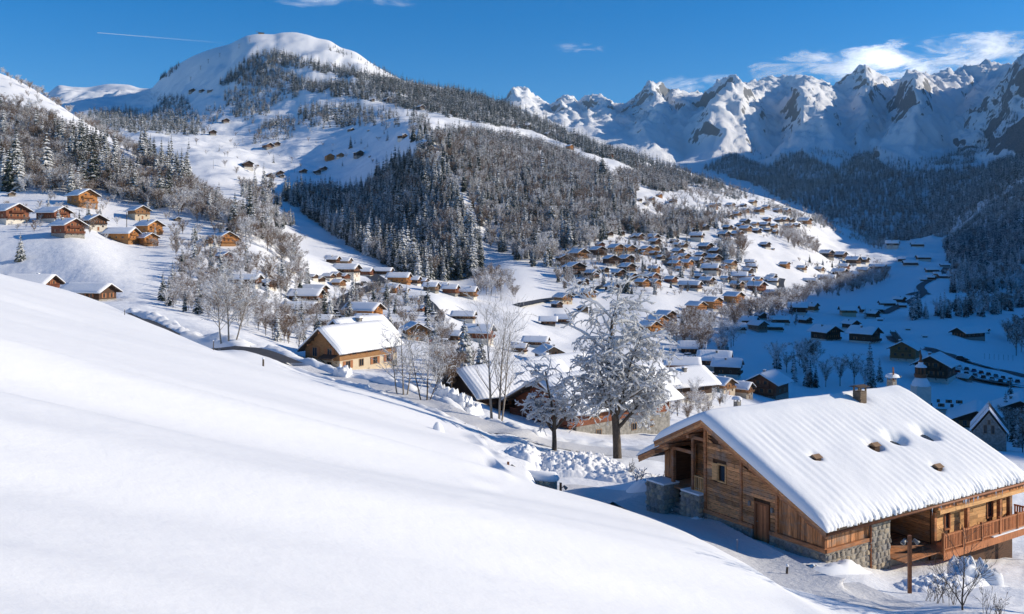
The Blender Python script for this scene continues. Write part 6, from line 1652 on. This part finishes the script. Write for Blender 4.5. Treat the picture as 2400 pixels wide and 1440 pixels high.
# ------------------------------------------------------------------ near trees, grown branch by branch
class Grow:
    def __init__(s, seed): s.r = random.Random(seed); s.wood, s.snow = MB(), MB()
    def strip_snow(s, pts, rads, th):
        n = len(pts); vs, fs = [], []
        for i in range(n):
            d = (pts[min(i + 1, n - 1)] - pts[max(i - 1, 0)])
            if d.length < 1e-5: return
            d.normalize()
            side = d.cross(Vector((0, 0, 1)))
            if side.length < .05: side = Vector((1, 0, 0))
            side.normalize(); up = side.cross(d).normalized()
            flat = max(0.0, 1 - abs(d.z) ** 2) ** .6
            k = th * flat * s.r.uniform(.65, 1.15) * (.55 if i in (0, n - 1) else 1)
            w = (rads[i] * .95 + k * .34) * (.6 if i == n - 1 else 1)
            p = pts[i]
            vs += [p + up * rads[i] * .3 - side * w, p + up * (rads[i] + k * .8) - side * w * .5, p + up * (rads[i] + k), p + up * (rads[i] + k * .8) + side * w * .5, p + up * rads[i] * .3 + side * w]
        for i in range(n - 1):
            for j in range(5):
                a, b = i * 5 + j, i * 5 + (j + 1) % 5
                fs.append((a, a + 5, b + 5, b))
        s.snow.add(vs, fs, 0, True)
    def branch(s, p, d, L, r, lev, P):
        n = P['n'][lev]
        pts, rads = [p.copy()], [r]
        q = p.copy(); d = d.normalized()
        for i in range(n):
            d = (d + Vector((s.r.gauss(0, 1), s.r.gauss(0, 1), s.r.gauss(0, 1))) * P['wob'][lev] + Vector((0, 0, P['grav'][lev]))).normalized()
            q = q + d * (L / n)
            pts.append(q.copy()); rads.append(max(r * (1 - (i + 1) / n * P['taper'][lev]), P.get('rmin', .006)))
        s.wood.tube(pts, rads, 7 if r > .1 else (4 if r > .03 else 3), 0, False)
        if P['snow'] > 0:
            if s.r.random() < P['cover']:
                i0 = 0 if lev else n // 2
                s.strip_snow(pts[i0:], rads[i0:], P['snow'] * (1.35, 1.5, 1.15, .9, .75)[lev])
        if lev + 1 >= len(P['n']): return
        k = P['kids'][lev]; k = max(1, int(k * s.r.uniform(.75, 1.25)))
        for j in range(k):
            t = P['from'][lev] + (1 - P['from'][lev]) * (j + s.r.random()) / k
            f = t * n; i = min(int(f), n - 1)
            pos = pts[i].lerp(pts[i + 1], f - i)
            ax = (pts[i + 1] - pts[i]).normalized()
            az = s.r.uniform(0, 2 * PI) if lev else (j * 2.4 + s.r.uniform(-.4, .4))
            o = ax.orthogonal().normalized(); o = (o * math.cos(az) + ax.cross(o) * math.sin(az))
            ang = math.radians(P['ang'][lev] * s.r.uniform(.7, 1.25))
            nd = (ax * math.cos(ang) + o * math.sin(ang))
            s.branch(pos, nd, L * P['len'][lev] * s.r.uniform(.65, 1.15) * (1.1 - .55 * t if lev == 0 and P.get('cone', 1) else 1), max(rads[i] * P['rad'][lev], P.get('rmin', .006) * 1.3), lev + 1, P)
def near_tree(loc, seed, stems, P, label, bark='bark', group=None, cat='tree', name='bare_tree'):
    g = Grow(seed)
    for (off, d, L, r) in stems: g.branch(Vector(off), Vector(d), L, r, 0, P)
    e = empty(name, loc); tag(e, label, cat, group)
    g.wood.build('branches', M[bark], e)
    if g.snow.v: g.snow.build('branch_snow', M['tree_snow'], e)['kind'] = 'stuff'
    return e
# the tall snow laden tree
P1 = dict(n=[9, 7, 5, 4, 3], wob=[.06, .14, .2, .26, .3], grav=[.02, -.055, -.06, -.08, -.08], taper=[.75, .8, .85, .9, .9], rmin=.012, kids=[22, 6, 4, 3], ang=[62, 52, 48, 45], len=[.325, .52, .52, .55], rad=[.38, .45, .5, .6], snow=.17, cover=.95, cone=0)
P1['from'] = [.24, .18, .15, .2]
pt = at(1447, 87.5)
near_tree((pt.x, pt.y, pt.z - .3), 12, [((0, 0, 0), (.06, .0, 1), 15.4, .45), ((-.05, 0, 4.6), (.32, -.1, .95), 8.0, .24), ((0, 0, 3.8), (-.55, .0, .85), 6.8, .2), ((0, 0, 3.2), (.72, .0, .7), 6.6, .2)], P1, 'tall old tree loaded with snow, in front of the big brown chalet')
P2 = dict(P1); P2.update(n=[7, 6, 5, 3], wob=[.09, .16, .22, .3], kids=[15, 6, 5], grav=[.02, -.03, -.04, -.05], taper=[.75, .8, .85, .9], snow=.15)
P2['from'] = [.26, .15, .15]
pt = at(1299, 88.5)
near_tree((pt.x, pt.y, pt.z - .2), 15, [((0, 0, 0), (0, 0, 1), 8.2, .26), ((0, 0, 2.0), (-.55, 0, .75), 4.5, .14), ((0, 0, 2.2), (.6, .1, .7), 4.3, .14)], P2, 'small snow laden fruit tree with forked trunk beside the road')
# slender bare trees by the road
P3 = dict(n=[9, 6, 5, 3], wob=[.03, .07, .12, .16], grav=[.02, .05, .04, .02], taper=[.85, .85, .9, .9], kids=[17, 7, 4], ang=[34, 32, 34], len=[.42, .46, .5], rad=[.42, .5, .6], snow=.035, cover=.35)
P3['from'] = [.25, .2, .2]
pt = at(1158, 101.5); gr = 'slender bare trees along the near road'
near_tree((pt.x, pt.y, pt.z - .2), 21, [((-.25, 0, 0), (-.06, 0, 1), 13.6, .17), ((.55, 0, 0), (.05, .05, 1), 12.6, .15), ((.75, .1, 0), (.14, 0, 1), 11.2, .12)], P3, 'tallest pair of slender bare trees beside the near road', 'bark_pale', gr)
P4 = dict(P3); P4.update(snow=.06, cover=.5, ang=[42, 38, 36], kids=[14, 7, 4])
pt = at(944, 109)
near_tree((pt.x, pt.y, pt.z - .2), 24, [((-.5, 0, 0), (-.28, 0, 1), 7.2, .10), ((.1, 0, 0), (0, 0, 1), 8.8, .12), ((.4, .2, 0), (.22, 0, 1), 7.6, .10)], P4, 'bare three stemmed tree in front of the pale timber house', 'bark_pale', gr)
pt = at(996, 107)
near_tree((pt.x, pt.y, pt.z - .2), 27, [((-.3, 0, 0), (-.2, 0, 1), 7.6, .10), ((.2, 0, 0), (.1, 0, 1), 7.9, .11), ((.3, .2, 0), (.34, 0, 1), 6.2, .08)], P4, 'bare tree with brown twigs right of the pale timber house', 'bark', gr)
pt = at(536, 133)
near_tree((pt.x, pt.y, pt.z - .3), 31, [((-1.0, 0, 0), (-.16, 0, 1), 10.2, .13), ((0, 0, 0), (.0, 0, 1), 11.2, .15), ((.8, .1, 0), (.3, 0, 1), 10.0, .14)], dict(P4, kids=[18, 8, 4], snow=.07, cover=.6), 'wide frosted tree with three pale trunks at the road bend', 'bark_pale', gr)
# small bare tree and twigs at the lower right
P5 = dict(n=[6, 5, 4], wob=[.05, .08, .1], grav=[.02, .06, .04], taper=[.85, .9, .9], kids=[12, 5], ang=[38, 32], len=[.5, .5], rad=[.5, .6], snow=.0, cover=0)
P5['from'] = [.12, .2]
pt = at(2256, 37.0)
near_tree((pt.x, pt.y, pt.z - .1), 41, [((0, 0, 0), (0, 0, 1), 3.5, .045), ((.02, 0, .3), (.4, 0, .9), 2.4, .03), ((-.02, 0, .3), (-.5, .1, .85), 2.3, .03)], P5, 'small leafless tree in front of the balcony', 'bark')
pt = at(2640, 38)
near_tree((pt.x, pt.y, pt.z - .2), 47, [((0, 0, 0), (0, 0, 1), 9.0, .14), ((.4, 0, 0), (.2, .1, 1), 8.0, .12)], P4, 'bare tree just outside the right edge whose shadow falls on the snow', 'bark', 'slender bare trees along the near road')
tg = 'leafless shrubs at the lower right'
for k, (u, y, h) in enumerate(((2205, 39.5, 1.1), (2180, 40.5, .9), (2230, 38.5, 1.0), (2320, 36.5, .9), (2345, 36, .7))):
    pt = at(u, y); rr = random.Random(k)
    near_tree((pt.x, pt.y, pt.z - .05), 50 + k, [((rr.uniform(-.2, .2), rr.uniform(-.2, .2), 0), (rr.uniform(-.6, .6), rr.uniform(-.3, .3), 1), h * rr.uniform(.7, 1.2), .014) for _ in range(6)], dict(P5, kids=[5, 3], snow=.0), ['thin leafless shrub, second from left below the balcony', 'thin leafless shrub nearest the tall lamp post', 'thin leafless shrub just left of the small leafless tree', 'thin leafless shrub just right of the small leafless tree', 'thin leafless shrub farthest right below the balcony'][k], 'bark', tg, 'shrub', 'shrub')
for k, (u, y) in enumerate(((1500, 63), (1548, 61), (1475, 66))):
    pt = at(u, y); rr = random.Random(90 + k)
    near_tree((pt.x, pt.y, pt.z + .2), 60 + k, [((rr.uniform(-.3, .3), 0, 0), (rr.uniform(-.5, .5), 0, 1), rr.uniform(.6, 1.1), .02) for _ in range(5)], dict(P5, kids=[6, 4], snow=.05, cover=.4), ['dark twigs of a rose bush left of the porch', 'few dry twigs poking from the snow beside the porch', 'dry twigs at the end of the snow heap'][k], 'bark', 'twiggy shrubs by the driveway', 'shrub', 'shrub')
# snowed in bushes
def snow_bush(u, y, r, h, label, seed):
    p = at(u, y); e = empty('bush', p); tag(e, label, 'bush', 'snow covered bushes near the houses')
    rr = random.Random(seed); V, Fq = [], []
    n, m = 28, 14
    A = np.linspace(0, 2 * PI, n, endpoint=False); B = np.linspace(0, 1, m)
    for b in B:
        for a in A:
            k = 1 + .25 * math.sin(3 * a + seed) + .12 * math.sin(7 * a + seed * 2)
            rad = r * math.sin(b * PI / 2 + .02) * k if b < 1 else r * k
            q = float(fbm(np.array([math.cos(a) * b * 2.6 + seed]), np.array([math.sin(a) * b * 2.6]), 3, seed)[0]) * 1.1
            V.append((rad * math.cos(a), rad * math.sin(a), (h * math.cos(b * PI / 2) ** .6) * (1 + q) + .05 - .2 * (b == 1)))
    for j in range(m - 1):
        for a in range(n):
            b = (a + 1) % n; Fq.append((j * n + a, j * n + n + a, j * n + n + b, j * n + b))
    link_mesh('snow_cap', fast_mesh('snow_cap', np.array(V), np.array(Fq), [M['snow']], True), e)
    o = link_mesh('twigs', BUSH[seed % 3], e); o.scale = (r * 1.25, r * 1.25, h * 1.12)
snow_bush(2275, 45.5, 1.15, .95, 'round bush buried in snow below the balcony', 3)
snow_bush(805, 121, 1.1, 1.5, 'round clipped bush under snow at the house drive', 5)
for k, (u, y) in enumerate(((1030, 115), (1055, 114), (1082, 112), (1105, 111))):
    snow_bush(u, y, 1.2, 1.3, ['leftmost', 'second from left', 'third from left', 'rightmost'][k] + ' of four snow capped bushes below the large spruce', 10 + k)
# conifers one can single out
def spruce(u, y, h, label, var=0, sx=1.0, group='single spruces near the village'):
    p = at(u, y); return tree_obj('con', (p.x, p.y, p.z - .2), h, u * .1, var, label, group, 'tree', sx)
BIGC = fast_mesh('crown', *conifer_crown(555, 26, 15, .19, 3), [M['needles']], False)
e, c = spruce(1088, 133, 11.2, 'large snowy spruce right of the pale timber house', 0, 1.05); c.data = BIGC
e, c = spruce(1128, 140, 9.0, 'smaller snowy spruce behind the large spruce', 1, 1.1); c.data = BIGC
for k, (u, v, h, lab) in enumerate([(1385, 738, 9.5, 'dark slim spruce on the white field below the chalets'), (625, 700, 9, 'slim spruce in front of the dark apartment chalet'), (382, 705, 7, 'young spruce on the bank left of the wide frosted tree'), (650, 800, 6.5, 'young spruce among the bushes behind the road bend'), (692, 730, 9, 'spruce between the long roofs left of the dark road'),
     (760, 738, 9.5, 'spruce at the lower end of the dark road'), (48, 610, 9, 'dark spruce behind the left long roofed house'), (1415, 668, 13, 'tall spruce among the chalets of the sunny slope'), (1402, 612, 11, 'slim spruce before the tall houses on the slope'), (1862, 895, 10, 'leftmost of three shaded spruces behind the big roof'), (1892, 905, 10, 'middle one of three shaded spruces behind the big roof'), (1912, 908, 9, 'rightmost of three shaded spruces behind the big roof'),
     (2062, 895, 10, 'shaded spruce just left of the roof mast'), (2028, 748, 9, 'spruce between the dark chalets on the shaded snowfield'), (2300, 742, 17, 'tallest spruce in the belt across the shaded valley'), (1168, 646, 8, 'small lone spruce on the white slope'), (822, 348, 22, 'lone big spruce on the high pasture'), (1002, 790, 9, 'spruce beside the cream walled house'), (905, 720, 9, 'spruce right of the long orange chalet'), (2368, 948, 11, 'shaded spruce beside the glass fronted hall')]):
    p = hit(u, v, 100, 2600); tree_obj('con', (p.x, p.y, p.z - .2), h, k * 1.3, k, lab, 'single spruces near the village', 'tree', 1.05)

# ------------------------------------------------------------------ lamp posts, stakes, poles
def lamp(u, y, h, label, heads):
    p = at(u, y); e = empty('lamp_post', p); h = (HV - h) / F * y - p.z if h > 100 else h; tag(e, label, 'lamp post', 'square steel lamp posts by the drive')
    mb = MB(); mb.box2((-.075, -.075, -.4), (.075, .075, h)); mb.build('post', M['rust'], e)
    for s in heads:
        mb = MB(); mb.beam((.08 * s, 0, h - .3), (.25 * s, 0, h - .25), .05, .05); mb.tube([(.2 * s, .0, h - .18), (.3 * s, -.05, h - .3), (.38 * s, -.1, h - .36)], [.06, .10, .12], 10); hd = mb.build('spotlight', M['metal'], e)
        mb = MB(); mb.tube([(.381 * s, -.1, h - .361), (.385 * s, -.103, h - .365)], [.09, .09], 10); mb.build('lens', M['glass'], hd)
lamp(2132, 42.5, 2.75, 'tall brown lamp post with two spotlights in front of the terrace', (-1, 1))
lamp(1191, 56.5, 1083, 'lamp post with spotlight at the left end of the parking', (1,))
lamp(1314, 57.5, 1132, 'lamp post with spotlight beside the snow heap', (1,))
def stake(u, y, h, w, label, mat='bark'):
    p = at(u, y); mb = MB(); r = random.Random(int(u))
    mb.tube([(0, 0, -.3), (r.uniform(-.02, .02), 0, h * .6), (r.uniform(-.05, .05), 0, h)], [w, w, w * .9], 7)
    e = empty('stake', p); tag(e, label, 'stake', 'stakes in the snow'); mb.build('post', M[mat], e)
    V = MB(); V.tube([(0, 0, h - .02), (0, 0, h + w * .9), (0, 0, h + w * 1.5)], [w * 1.3, w * 1.2, w * .3], 8); V.build('snow_cap', M['snow'], e)
stake(1845, 42.6, .95, .06, 'short wooden stake with a snow cap beside the driveway')
stake(500, 97, 1.0, .05, 'dark stake on the meadow edge below the wide frosted tree')
stake(617, 93, .75, .10, 'stump poking from the meadow edge left of the house')
stake(1727, 45.8, 1.35, .012, 'thin snow marker rod at the foot of the gable')
stake(292, 118, .8, .04, 'small dark stake on the meadow edge near the left road')
p = at(1028, 73); snow_heap('snow_lump', 1028, 73, .5, .4, .75, .2, 95, .1, 'small snow lump standing on the open meadow', 24)
def stone_kerb():
    p = at(1243, 57.0); e = empty('low_wall', (p.x, p.y, -16.0), -.25); tag(e, 'low stone wall with thick snow cap at the parking place', 'wall')
    mb = MB(); mb.box2((-1.7, -.18, -.6), (1.7, .2, 1.55)); mb.build('masonry', M['mortar'], e)
    for k in range(5):
        s = -1.7
        while s < 1.65:
            w = min(rndc.uniform(.3, .5), 1.7 - s)
            o = link_mesh('stone', rndc.choice(STM), e); o.location = (s + w / 2, -.18, .2 + k * .29); o.rotation_euler = (PI / 2, 0, 0); o.scale = (w / .44, 1, 1); s += w
    mb = MB(); mb.tube([(-1.85, 0, 1.6), (-1.6, 0, 1.75), (1.6, 0, 1.75), (1.85, 0, 1.6)], [.1, .34, .34, .1], 12); mb.build('snow_cap', M['snow'], e)
stone_kerb()
def pole(u, v, h, label, arms=True, ylo=150, yhi=900):
    p = hit(u, v, ylo, yhi); e = empty('utility_pole', p); tag(e, label, 'utility pole', 'wooden utility poles')
    mb = MB(); mb.tube([(0, 0, -.5), (0, 0, h)], [.16, .11], 6); mb.build('mast', M['bark'], e)
    if arms: mb = MB(); mb.box((0, 0, h - .5), (2.4, .14, .16)); mb.box((0, 0, h - 1.3), (1.6, .14, .16)); mb.build('crossarm', M['bark'], e)
pole(1435, 757, 9.5, 'utility pole with arms left of the tall snowy tree')
pole(1174, 706, 9, 'utility pole at the foot of the white slope')
pole(833, 700, 8, 'utility pole beside the dark road', False)
pole(297, 545, 8, 'utility pole above the houses on the left hillside', False)
pole(500, 396, 12, 'pole standing alone on the high pasture', False, 900, 2600)
pole(690, 406, 12, 'pole above the dark spur on the pasture', False, 900, 2600)
for k in range(7):
    p = hit(2308 + k * 11, 842 + k * .6, 380, 520); mb = MB(); mb.tube([(0, 0, -.3), (0, 0, 3.0)], [.09, .09], 5)
    o = mb.build('fence_pole', M['metal']); o.location = p; tag(o, ['leftmost', 'second', 'third', 'fourth', 'fifth', 'sixth', 'rightmost'][k] + ' of seven thin fence poles beside the valley road', 'pole', 'fence poles beside the valley road')
# footbridge
a, b = hit(2092, 785, 380, 600), hit(2112, 810, 330, 560)
br = empty('footbridge', (0, 0, 0)); tag(br, 'dark wooden footbridge beside the valley road', 'bridge')
mb = MB(); mb.beam(a + Vector((0, 0, 1.6)), b + Vector((0, 0, .8)), 3.2, .4); mb.build('deck', M['roofwood'], br)
for s in (-1.5, 1.5):
    mb = MB(); mb.beam(a + Vector((s, 0, 2.8)), b + Vector((s, 0, 2.0)), .18, .22); mb.beam(a + Vector((s, 0, 2.2)), b + Vector((s, 0, 1.4)), .12, .14); mb.build('railing', M['roofwood'], br)

# ------------------------------------------------------------------ cars
def make_car(c, van=False):
    e = empty('parked_car'); L, W, H = (4.3, 1.8, 1.5) if not van else (5.2, 2.0, 2.2)
    h0, h1 = .35, .95 if not van else 1.15
    mb = MB()
    pr = [(-L / 2, 0, h0), (L / 2, 0, h0), (L / 2, 0, h1 - .12), (L * .22, 0, h1), (-L / 2, 0, h1)]
    mb.prism([(x, -W / 2, z) for x, _, z in pr], (0, W, 0)); mb.build('body', c, e)
    mb = MB(); cab = [(-L * .48, h1 + .003), (L * .2, h1 + .003), (L * .06, H), (-L * .4, H)]
    mb.prism([(x, -W / 2 + .1, z) for x, z in cab], (0, W - .2, 0)); mb.build('cabin', M['glass'], e)
    mb = MB(); mb.box2((-L * .42, -W / 2 + .08, H + .003), (L * .08, W / 2 - .08, H + .2)); mb.build('roof_snow', M['snow'], e)
    for x in (-L * .31, L * .31):
        for y in (-W / 2 + .02, W / 2 - .02):
            mb = MB(); mb.tube([(x, y - .1, .33), (x, y + .1, .33)], [.33, .33], 10); mb.build('wheel', M['tyre'], e)
    return e
M['tyre'] = mk_plain('tyre', (0.02, 0.02, 0.02), .8)
CARC = {n: mk_plain('paint_' + n, c, .3, 1, .05, 0) for n, c in dict(green=(.05, .09, .06), white=(.7, .7, .7), dark=(.03, .035, .045), red=(.3, .03, .02), grey=(.22, .23, .25), blue=(.03, .07, .2)).items()}
_cars = {}
def car(u, v, c, rz, label, van=False, ylo=90, yhi=900, group='cars parked in the village'):
    k = (c, van)
    if k not in _cars: o = _cars[k] = make_car(CARC[c], van)
    else: o = copy_tree(_cars[k])
    p = hit(u, v, ylo, yhi); o.location = (p.x, p.y, p.z + .15); o.rotation_euler = (0, 0, math.radians(rz))
    if van: o.name = 'parked_van'
    tag(o, label, 'van' if van else 'car', group)
car(147, 690, 'green', 10, 'dark green car parked in front of the left houses', False, 200, 300)
car(1019, 745, 'white', 70, 'white car on the small road beside the open field')
for k, (u, v, c, rz) in enumerate([(840, 672, 'dark', 15), (856, 668, 'grey', 12), (788, 738, 'dark', 10), (802, 746, 'white', 15), (795, 753, 'blue', 10)]):
    car(u, v, c, rz, ['dark car in the upper lot beside the dark road', 'grey car in the upper lot beside the dark road', 'dark car at the lower end of the dark road', 'white car at the lower end of the dark road', 'blue car at the lower end of the dark road'][k])
for k, (u, v, c, rz) in enumerate([(1022, 790, 'dark', 10), (1034, 797, 'grey', 15), (1026, 806, 'red', 5), (1046, 812, 'dark', 0)]):
    car(u, v, c, rz, ['dark car topmost in the small lot left of the white houses', 'grey car in the small lot left of the white houses', 'red car in the small lot left of the white houses', 'dark car lowest in the small lot left of the white houses'][k])
car(1425, 760, 'blue', 8, 'blue car below the utility pole with arms')
cl = ['dark', 'grey', 'white', 'dark', 'blue', 'red', 'dark', 'grey', 'dark', 'white', 'dark', 'grey', 'dark', 'blue']
cn = ORD[1:]
for k in range(11):
    car(2215 + k * 17, 856 + k * 4.1, cl[k], 60, f'{cl[k]} car, {"leftmost" if k == 0 else ORD[k] + "from left"} in the upper row of the shaded car park', k == 0, 250, 520, 'cars in the shaded car park')
for k in range(9):
    car(2205 + k * 20, 866 + k * 4.3, cl[k + 3], 60, f'{cl[k+3]} car, {"leftmost" if k == 0 else ORD[k] + "from left"} in the lower row of the shaded car park', False, 250, 500, 'cars in the shaded car park')
car(2254, 846, 'dark', -22, 'dark van driving on the valley road', True, 300, 520)
for k, (u, v) in enumerate([(1648, 893), (1668, 884), (1615, 838), (1640, 842)]):
    car(u, v, ['grey', 'dark', 'white', 'dark'][k], 30, ['grey car', 'dark car', 'white car', 'black car'][k] + [' beside the white walled chalet at the shade line', ' behind the white walled chalet at the shade line', ' in front of the flat roofed building', ' right of the flat roofed building'][k], False, 240, 450)

# ------------------------------------------------------------------ on the summit
p = hit(618, 84, 2600, 3400); p = at(612, 2985)
e = empty('summit_station', p, .3); tag(e, 'small lift station on the snowy summit', 'station')
mb = MB(); mb.box2((-9, -5, -4), (9, 5, 3)); mb.build('wall', M['wood_g'], e)
mb = MB(); mb.prism([(-10, -6, 3.01), (10, -6, 3.01), (10, -6, 4.2), (-10, -6, 4.2)], (0, 12, 0)); rr_ = mb.build('roof', M['roofwood'], e)
mb = MB(); mb.beam((-14, 0, 0), (-14, 0, 8), 1, 1); mb.beam((-17, 0, 7.5), (-9, 0, 7.5), .8, 1); mb.build('lift_mast', M['metal'], e)
for k, (u, v) in enumerate([(585, 98), (560, 113), (515, 134), (488, 148), (470, 164), (447, 190)]):
    p = hit(u, v, 2400, 3400); o = empty('lift_pylon', p); tag(o, ['highest', 'second highest', 'third highest', 'fourth highest', 'fifth highest', 'lowest'][k] + ' chairlift pylon on the summit slope', 'pylon', 'chairlift pylons on the summit slope')
    mb = MB(); mb.tube([(0, 0, -2), (0, 0, 11)], [.7, .5], 6); mb.build('mast', M['metal'], o)
    mb = MB(); mb.box((0, 0, 11.4), (7, .9, .8)); mb.build('crossarm', M['metal'], o)

# ------------------------------------------------------------------ clouds and contrail, beyond the range
def mk_cloud(name, sx, sy, lo, hi, amax, fall):
    m, nt, b = new_mat(name)
    nt.nodes.remove(b)
    tc = N(nt, 'ShaderNodeTexCoord')
    uvs = N(nt, 'ShaderNodeSeparateXYZ'); nt.links.new(tc.outputs['UV'], uvs.inputs[0])
    n1 = N(nt, 'ShaderNodeTexNoise'); n1.inputs['Detail'].default_value = 9; n1.inputs['Roughness'].default_value = .62; n1.inputs['Scale'].default_value = 1; n1.inputs['Distortion'].default_value = .5
    mp = N(nt, 'ShaderNodeMapping'); mp.inputs['Scale'].default_value = (sx, sy, 1); mp.inputs['Rotation'].default_value = (0, 0, .5)
    nt.links.new(tc.outputs['UV'], mp.inputs[0]); nt.links.new(mp.outputs[0], n1.inputs['Vector'])
    def tent(o, p):
        c = math_node(nt, 'MULTIPLY', math_node(nt, 'MULTIPLY', o, math_node(nt, 'SUBTRACT', 1.0, o)), 4.0)
        return math_node(nt, 'POWER', c, p)
    w = math_node(nt, 'MULTIPLY', tent(uvs.outputs[0], fall[0]), tent(uvs.outputs[1], fall[1]))
    s = math_node(nt, 'ADD', n1.outputs['Fac'], math_node(nt, 'MULTIPLY', math_node(nt, 'SUBTRACT', w, 1.0), .55))
    a = math_node(nt, 'MULTIPLY', maprange(nt, s, lo, hi), amax)
    tr = N(nt, 'ShaderNodeBsdfTransparent'); tl = N(nt, 'ShaderNodeBsdfTranslucent'); df = N(nt, 'ShaderNodeBsdfDiffuse')
    for q in (tl, df): q.inputs['Color'].default_value = (.95, .95, .95, 1)
    ad = N(nt, 'ShaderNodeAddShader'); nt.links.new(tl.outputs[0], ad.inputs[0]); nt.links.new(df.outputs[0], ad.inputs[1])
    mx = N(nt, 'ShaderNodeMixShader'); nt.links.new(a, mx.inputs[0]); nt.links.new(tr.outputs[0], mx.inputs[1]); nt.links.new(ad.outputs[0], mx.inputs[2])
    nt.links.new(mx.outputs[0], nt.nodes['Material Output'].inputs[0])
    return m
def sky_pt(u, v, y): return Vector(((u - HU) / F * y, y, (HV - v) / F * y))
def cloud(name, corners, y, mat, label, layers=3, nx=24, ny=8):
    V, Fq, UV = [], [], []
    for l in range(layers):
        b0 = len(V)
        for j in range(ny + 1):
            for i in range(nx + 1):
                s, t = i / nx, j / ny
                (u0, v0), (u1, v1), (u2, v2), (u3, v3) = corners
                u = (u0 * (1 - s) + u1 * s) * (1 - t) + (u3 * (1 - s) + u2 * s) * t
                v = (v0 * (1 - s) + v1 * s) * (1 - t) + (v3 * (1 - s) + v2 * s) * t
                V.append(sky_pt(u, v, y + l * 260 - (1 - t) * 900 + 200 * math.sin(s * 5 + l)))
                UV.append((s, 1 - t, l))
        for j in range(ny):
            for i in range(nx):
                a = b0 + j * (nx + 1) + i; Fq.append((a, a + 1, a + nx + 2, a + nx + 1))
    me = fast_mesh(name, np.array([list(v) for v in V]), np.array(Fq), [mat], True)
    uvl = me.uv_layers.new(name='UVMap')
    li_ = np.array([l.vertex_index for l in me.loops])
    uva = np.array(UV)
    uvl.data.foreach_set('uv', (uva[li_][:, :2] + uva[li_][:, 2:] * 0.0).astype(np.float32).ravel())
    o = link_mesh(name, me); tag(o, label, 'cloud', 'thin white clouds', 'stuff'); o.visible_shadow = True
    return o
MC1 = mk_cloud('cloud_band', 7, 3.2, .30, .62, .60, (.30, .55))
MC2 = mk_cloud('cloud_wisp', 3, 2.0, .34, .72, .42, (.6, .6))
MC3 = mk_cloud('cloud_faint', 5, 2.0, .40, .85, .30, (.6, .7))
cloud('cloud', [(1700, 120), (2560, 30), (2560, 190), (1700, 225)], 13000, MC1, 'long white cloud band above the right hand peaks')
cloud('cloud', [(1490, 165), (1780, 150), (1780, 240), (1490, 250)], 13000, MC2, 'small white cloud between the two sharp peaks')
cloud('cloud', [(540, -60), (1080, -70), (1080, 40), (540, 45)], 15000, MC2, 'soft white cloud at the top left of the sky')
cloud('cloud', [(1200, 95), (1480, 90), (1480, 130), (1200, 135)], 15000, MC3, 'faint wisp of cloud in the middle of the sky')
m, nt, b = new_mat('contrail'); nt.nodes.remove(b)
tc = N(nt, 'ShaderNodeTexCoord'); sx = N(nt, 'ShaderNodeSeparateXYZ'); nt.links.new(tc.outputs['UV'], sx.inputs[0])
tr = N(nt, 'ShaderNodeBsdfTransparent'); df = N(nt, 'ShaderNodeBsdfDiffuse'); tl = N(nt, 'ShaderNodeBsdfTranslucent')
ad = N(nt, 'ShaderNodeAddShader'); nt.links.new(df.outputs[0], ad.inputs[0]); nt.links.new(tl.outputs[0], ad.inputs[1])
mx = N(nt, 'ShaderNodeMixShader'); nt.links.new(math_node(nt, 'MULTIPLY', math_node(nt, 'SUBTRACT', 1.0, sx.outputs[0], True), .28), mx.inputs[0])
nt.links.new(tr.outputs[0], mx.inputs[1]); nt.links.new(ad.outputs[0], mx.inputs[2]); nt.links.new(mx.outputs[0], nt.nodes['Material Output'].inputs[0])
A_, B_ = sky_pt(228, 77, 16000), sky_pt(535, 102, 16000)
V, Fq, UV = [], [], []
for i in range(21):
    t = i / 20; c_ = A_.lerp(B_, t); r_ = 7 + 6 * t
    for a in range(6): V.append((c_.x, c_.y + r_ * math.cos(a * PI / 3), c_.z + r_ * math.sin(a * PI / 3))); UV.append((t, 0))
for i in range(20):
    for a in range(6): Fq.append((i * 6 + a, i * 6 + (a + 1) % 6, i * 6 + 6 + (a + 1) % 6, i * 6 + 6 + a))
me = fast_mesh('contrail', np.array(V), np.array(Fq), [m], True); uvl = me.uv_layers.new(name='UVMap')
uvl.data.foreach_set('uv', np.array(UV, dtype=np.float32)[np.array([l.vertex_index for l in me.loops])].ravel())
tag(link_mesh('contrail', me), 'thin white contrail in the blue sky above the left mountain', 'contrail')
# ------------------------------------------------------------------ the air: one closed box of thin haze round everything
def haze_box(density):
    mb = MB(); mb.box2((TX.min() - 60, -320, TZ.min() - 8), (TX.max() + 60, TY.max() + 60, max(TZ.max(), 2000) + 60))
    m = bpy.data.materials.new('haze'); m.use_nodes = True; nt = m.node_tree; nt.nodes.clear()
    out = nt.nodes.new('ShaderNodeOutputMaterial'); pv = nt.nodes.new('ShaderNodeVolumePrincipled')
    pv.inputs['Color'].default_value = (0.42, 0.70, 1.0, 1); pv.inputs['Density'].default_value = density; pv.inputs['Anisotropy'].default_value = 0.1
    nt.links.new(pv.outputs[0], out.inputs['Volume'])
    o = mb.build('haze', m); tag(o, 'thin blue haze in the valley air', 'haze', None, 'stuff')
print('terrain z range', TZ.min(), TZ.max(), TY.max(), TX.min(), TX.max())
haze_box(2.3e-5)
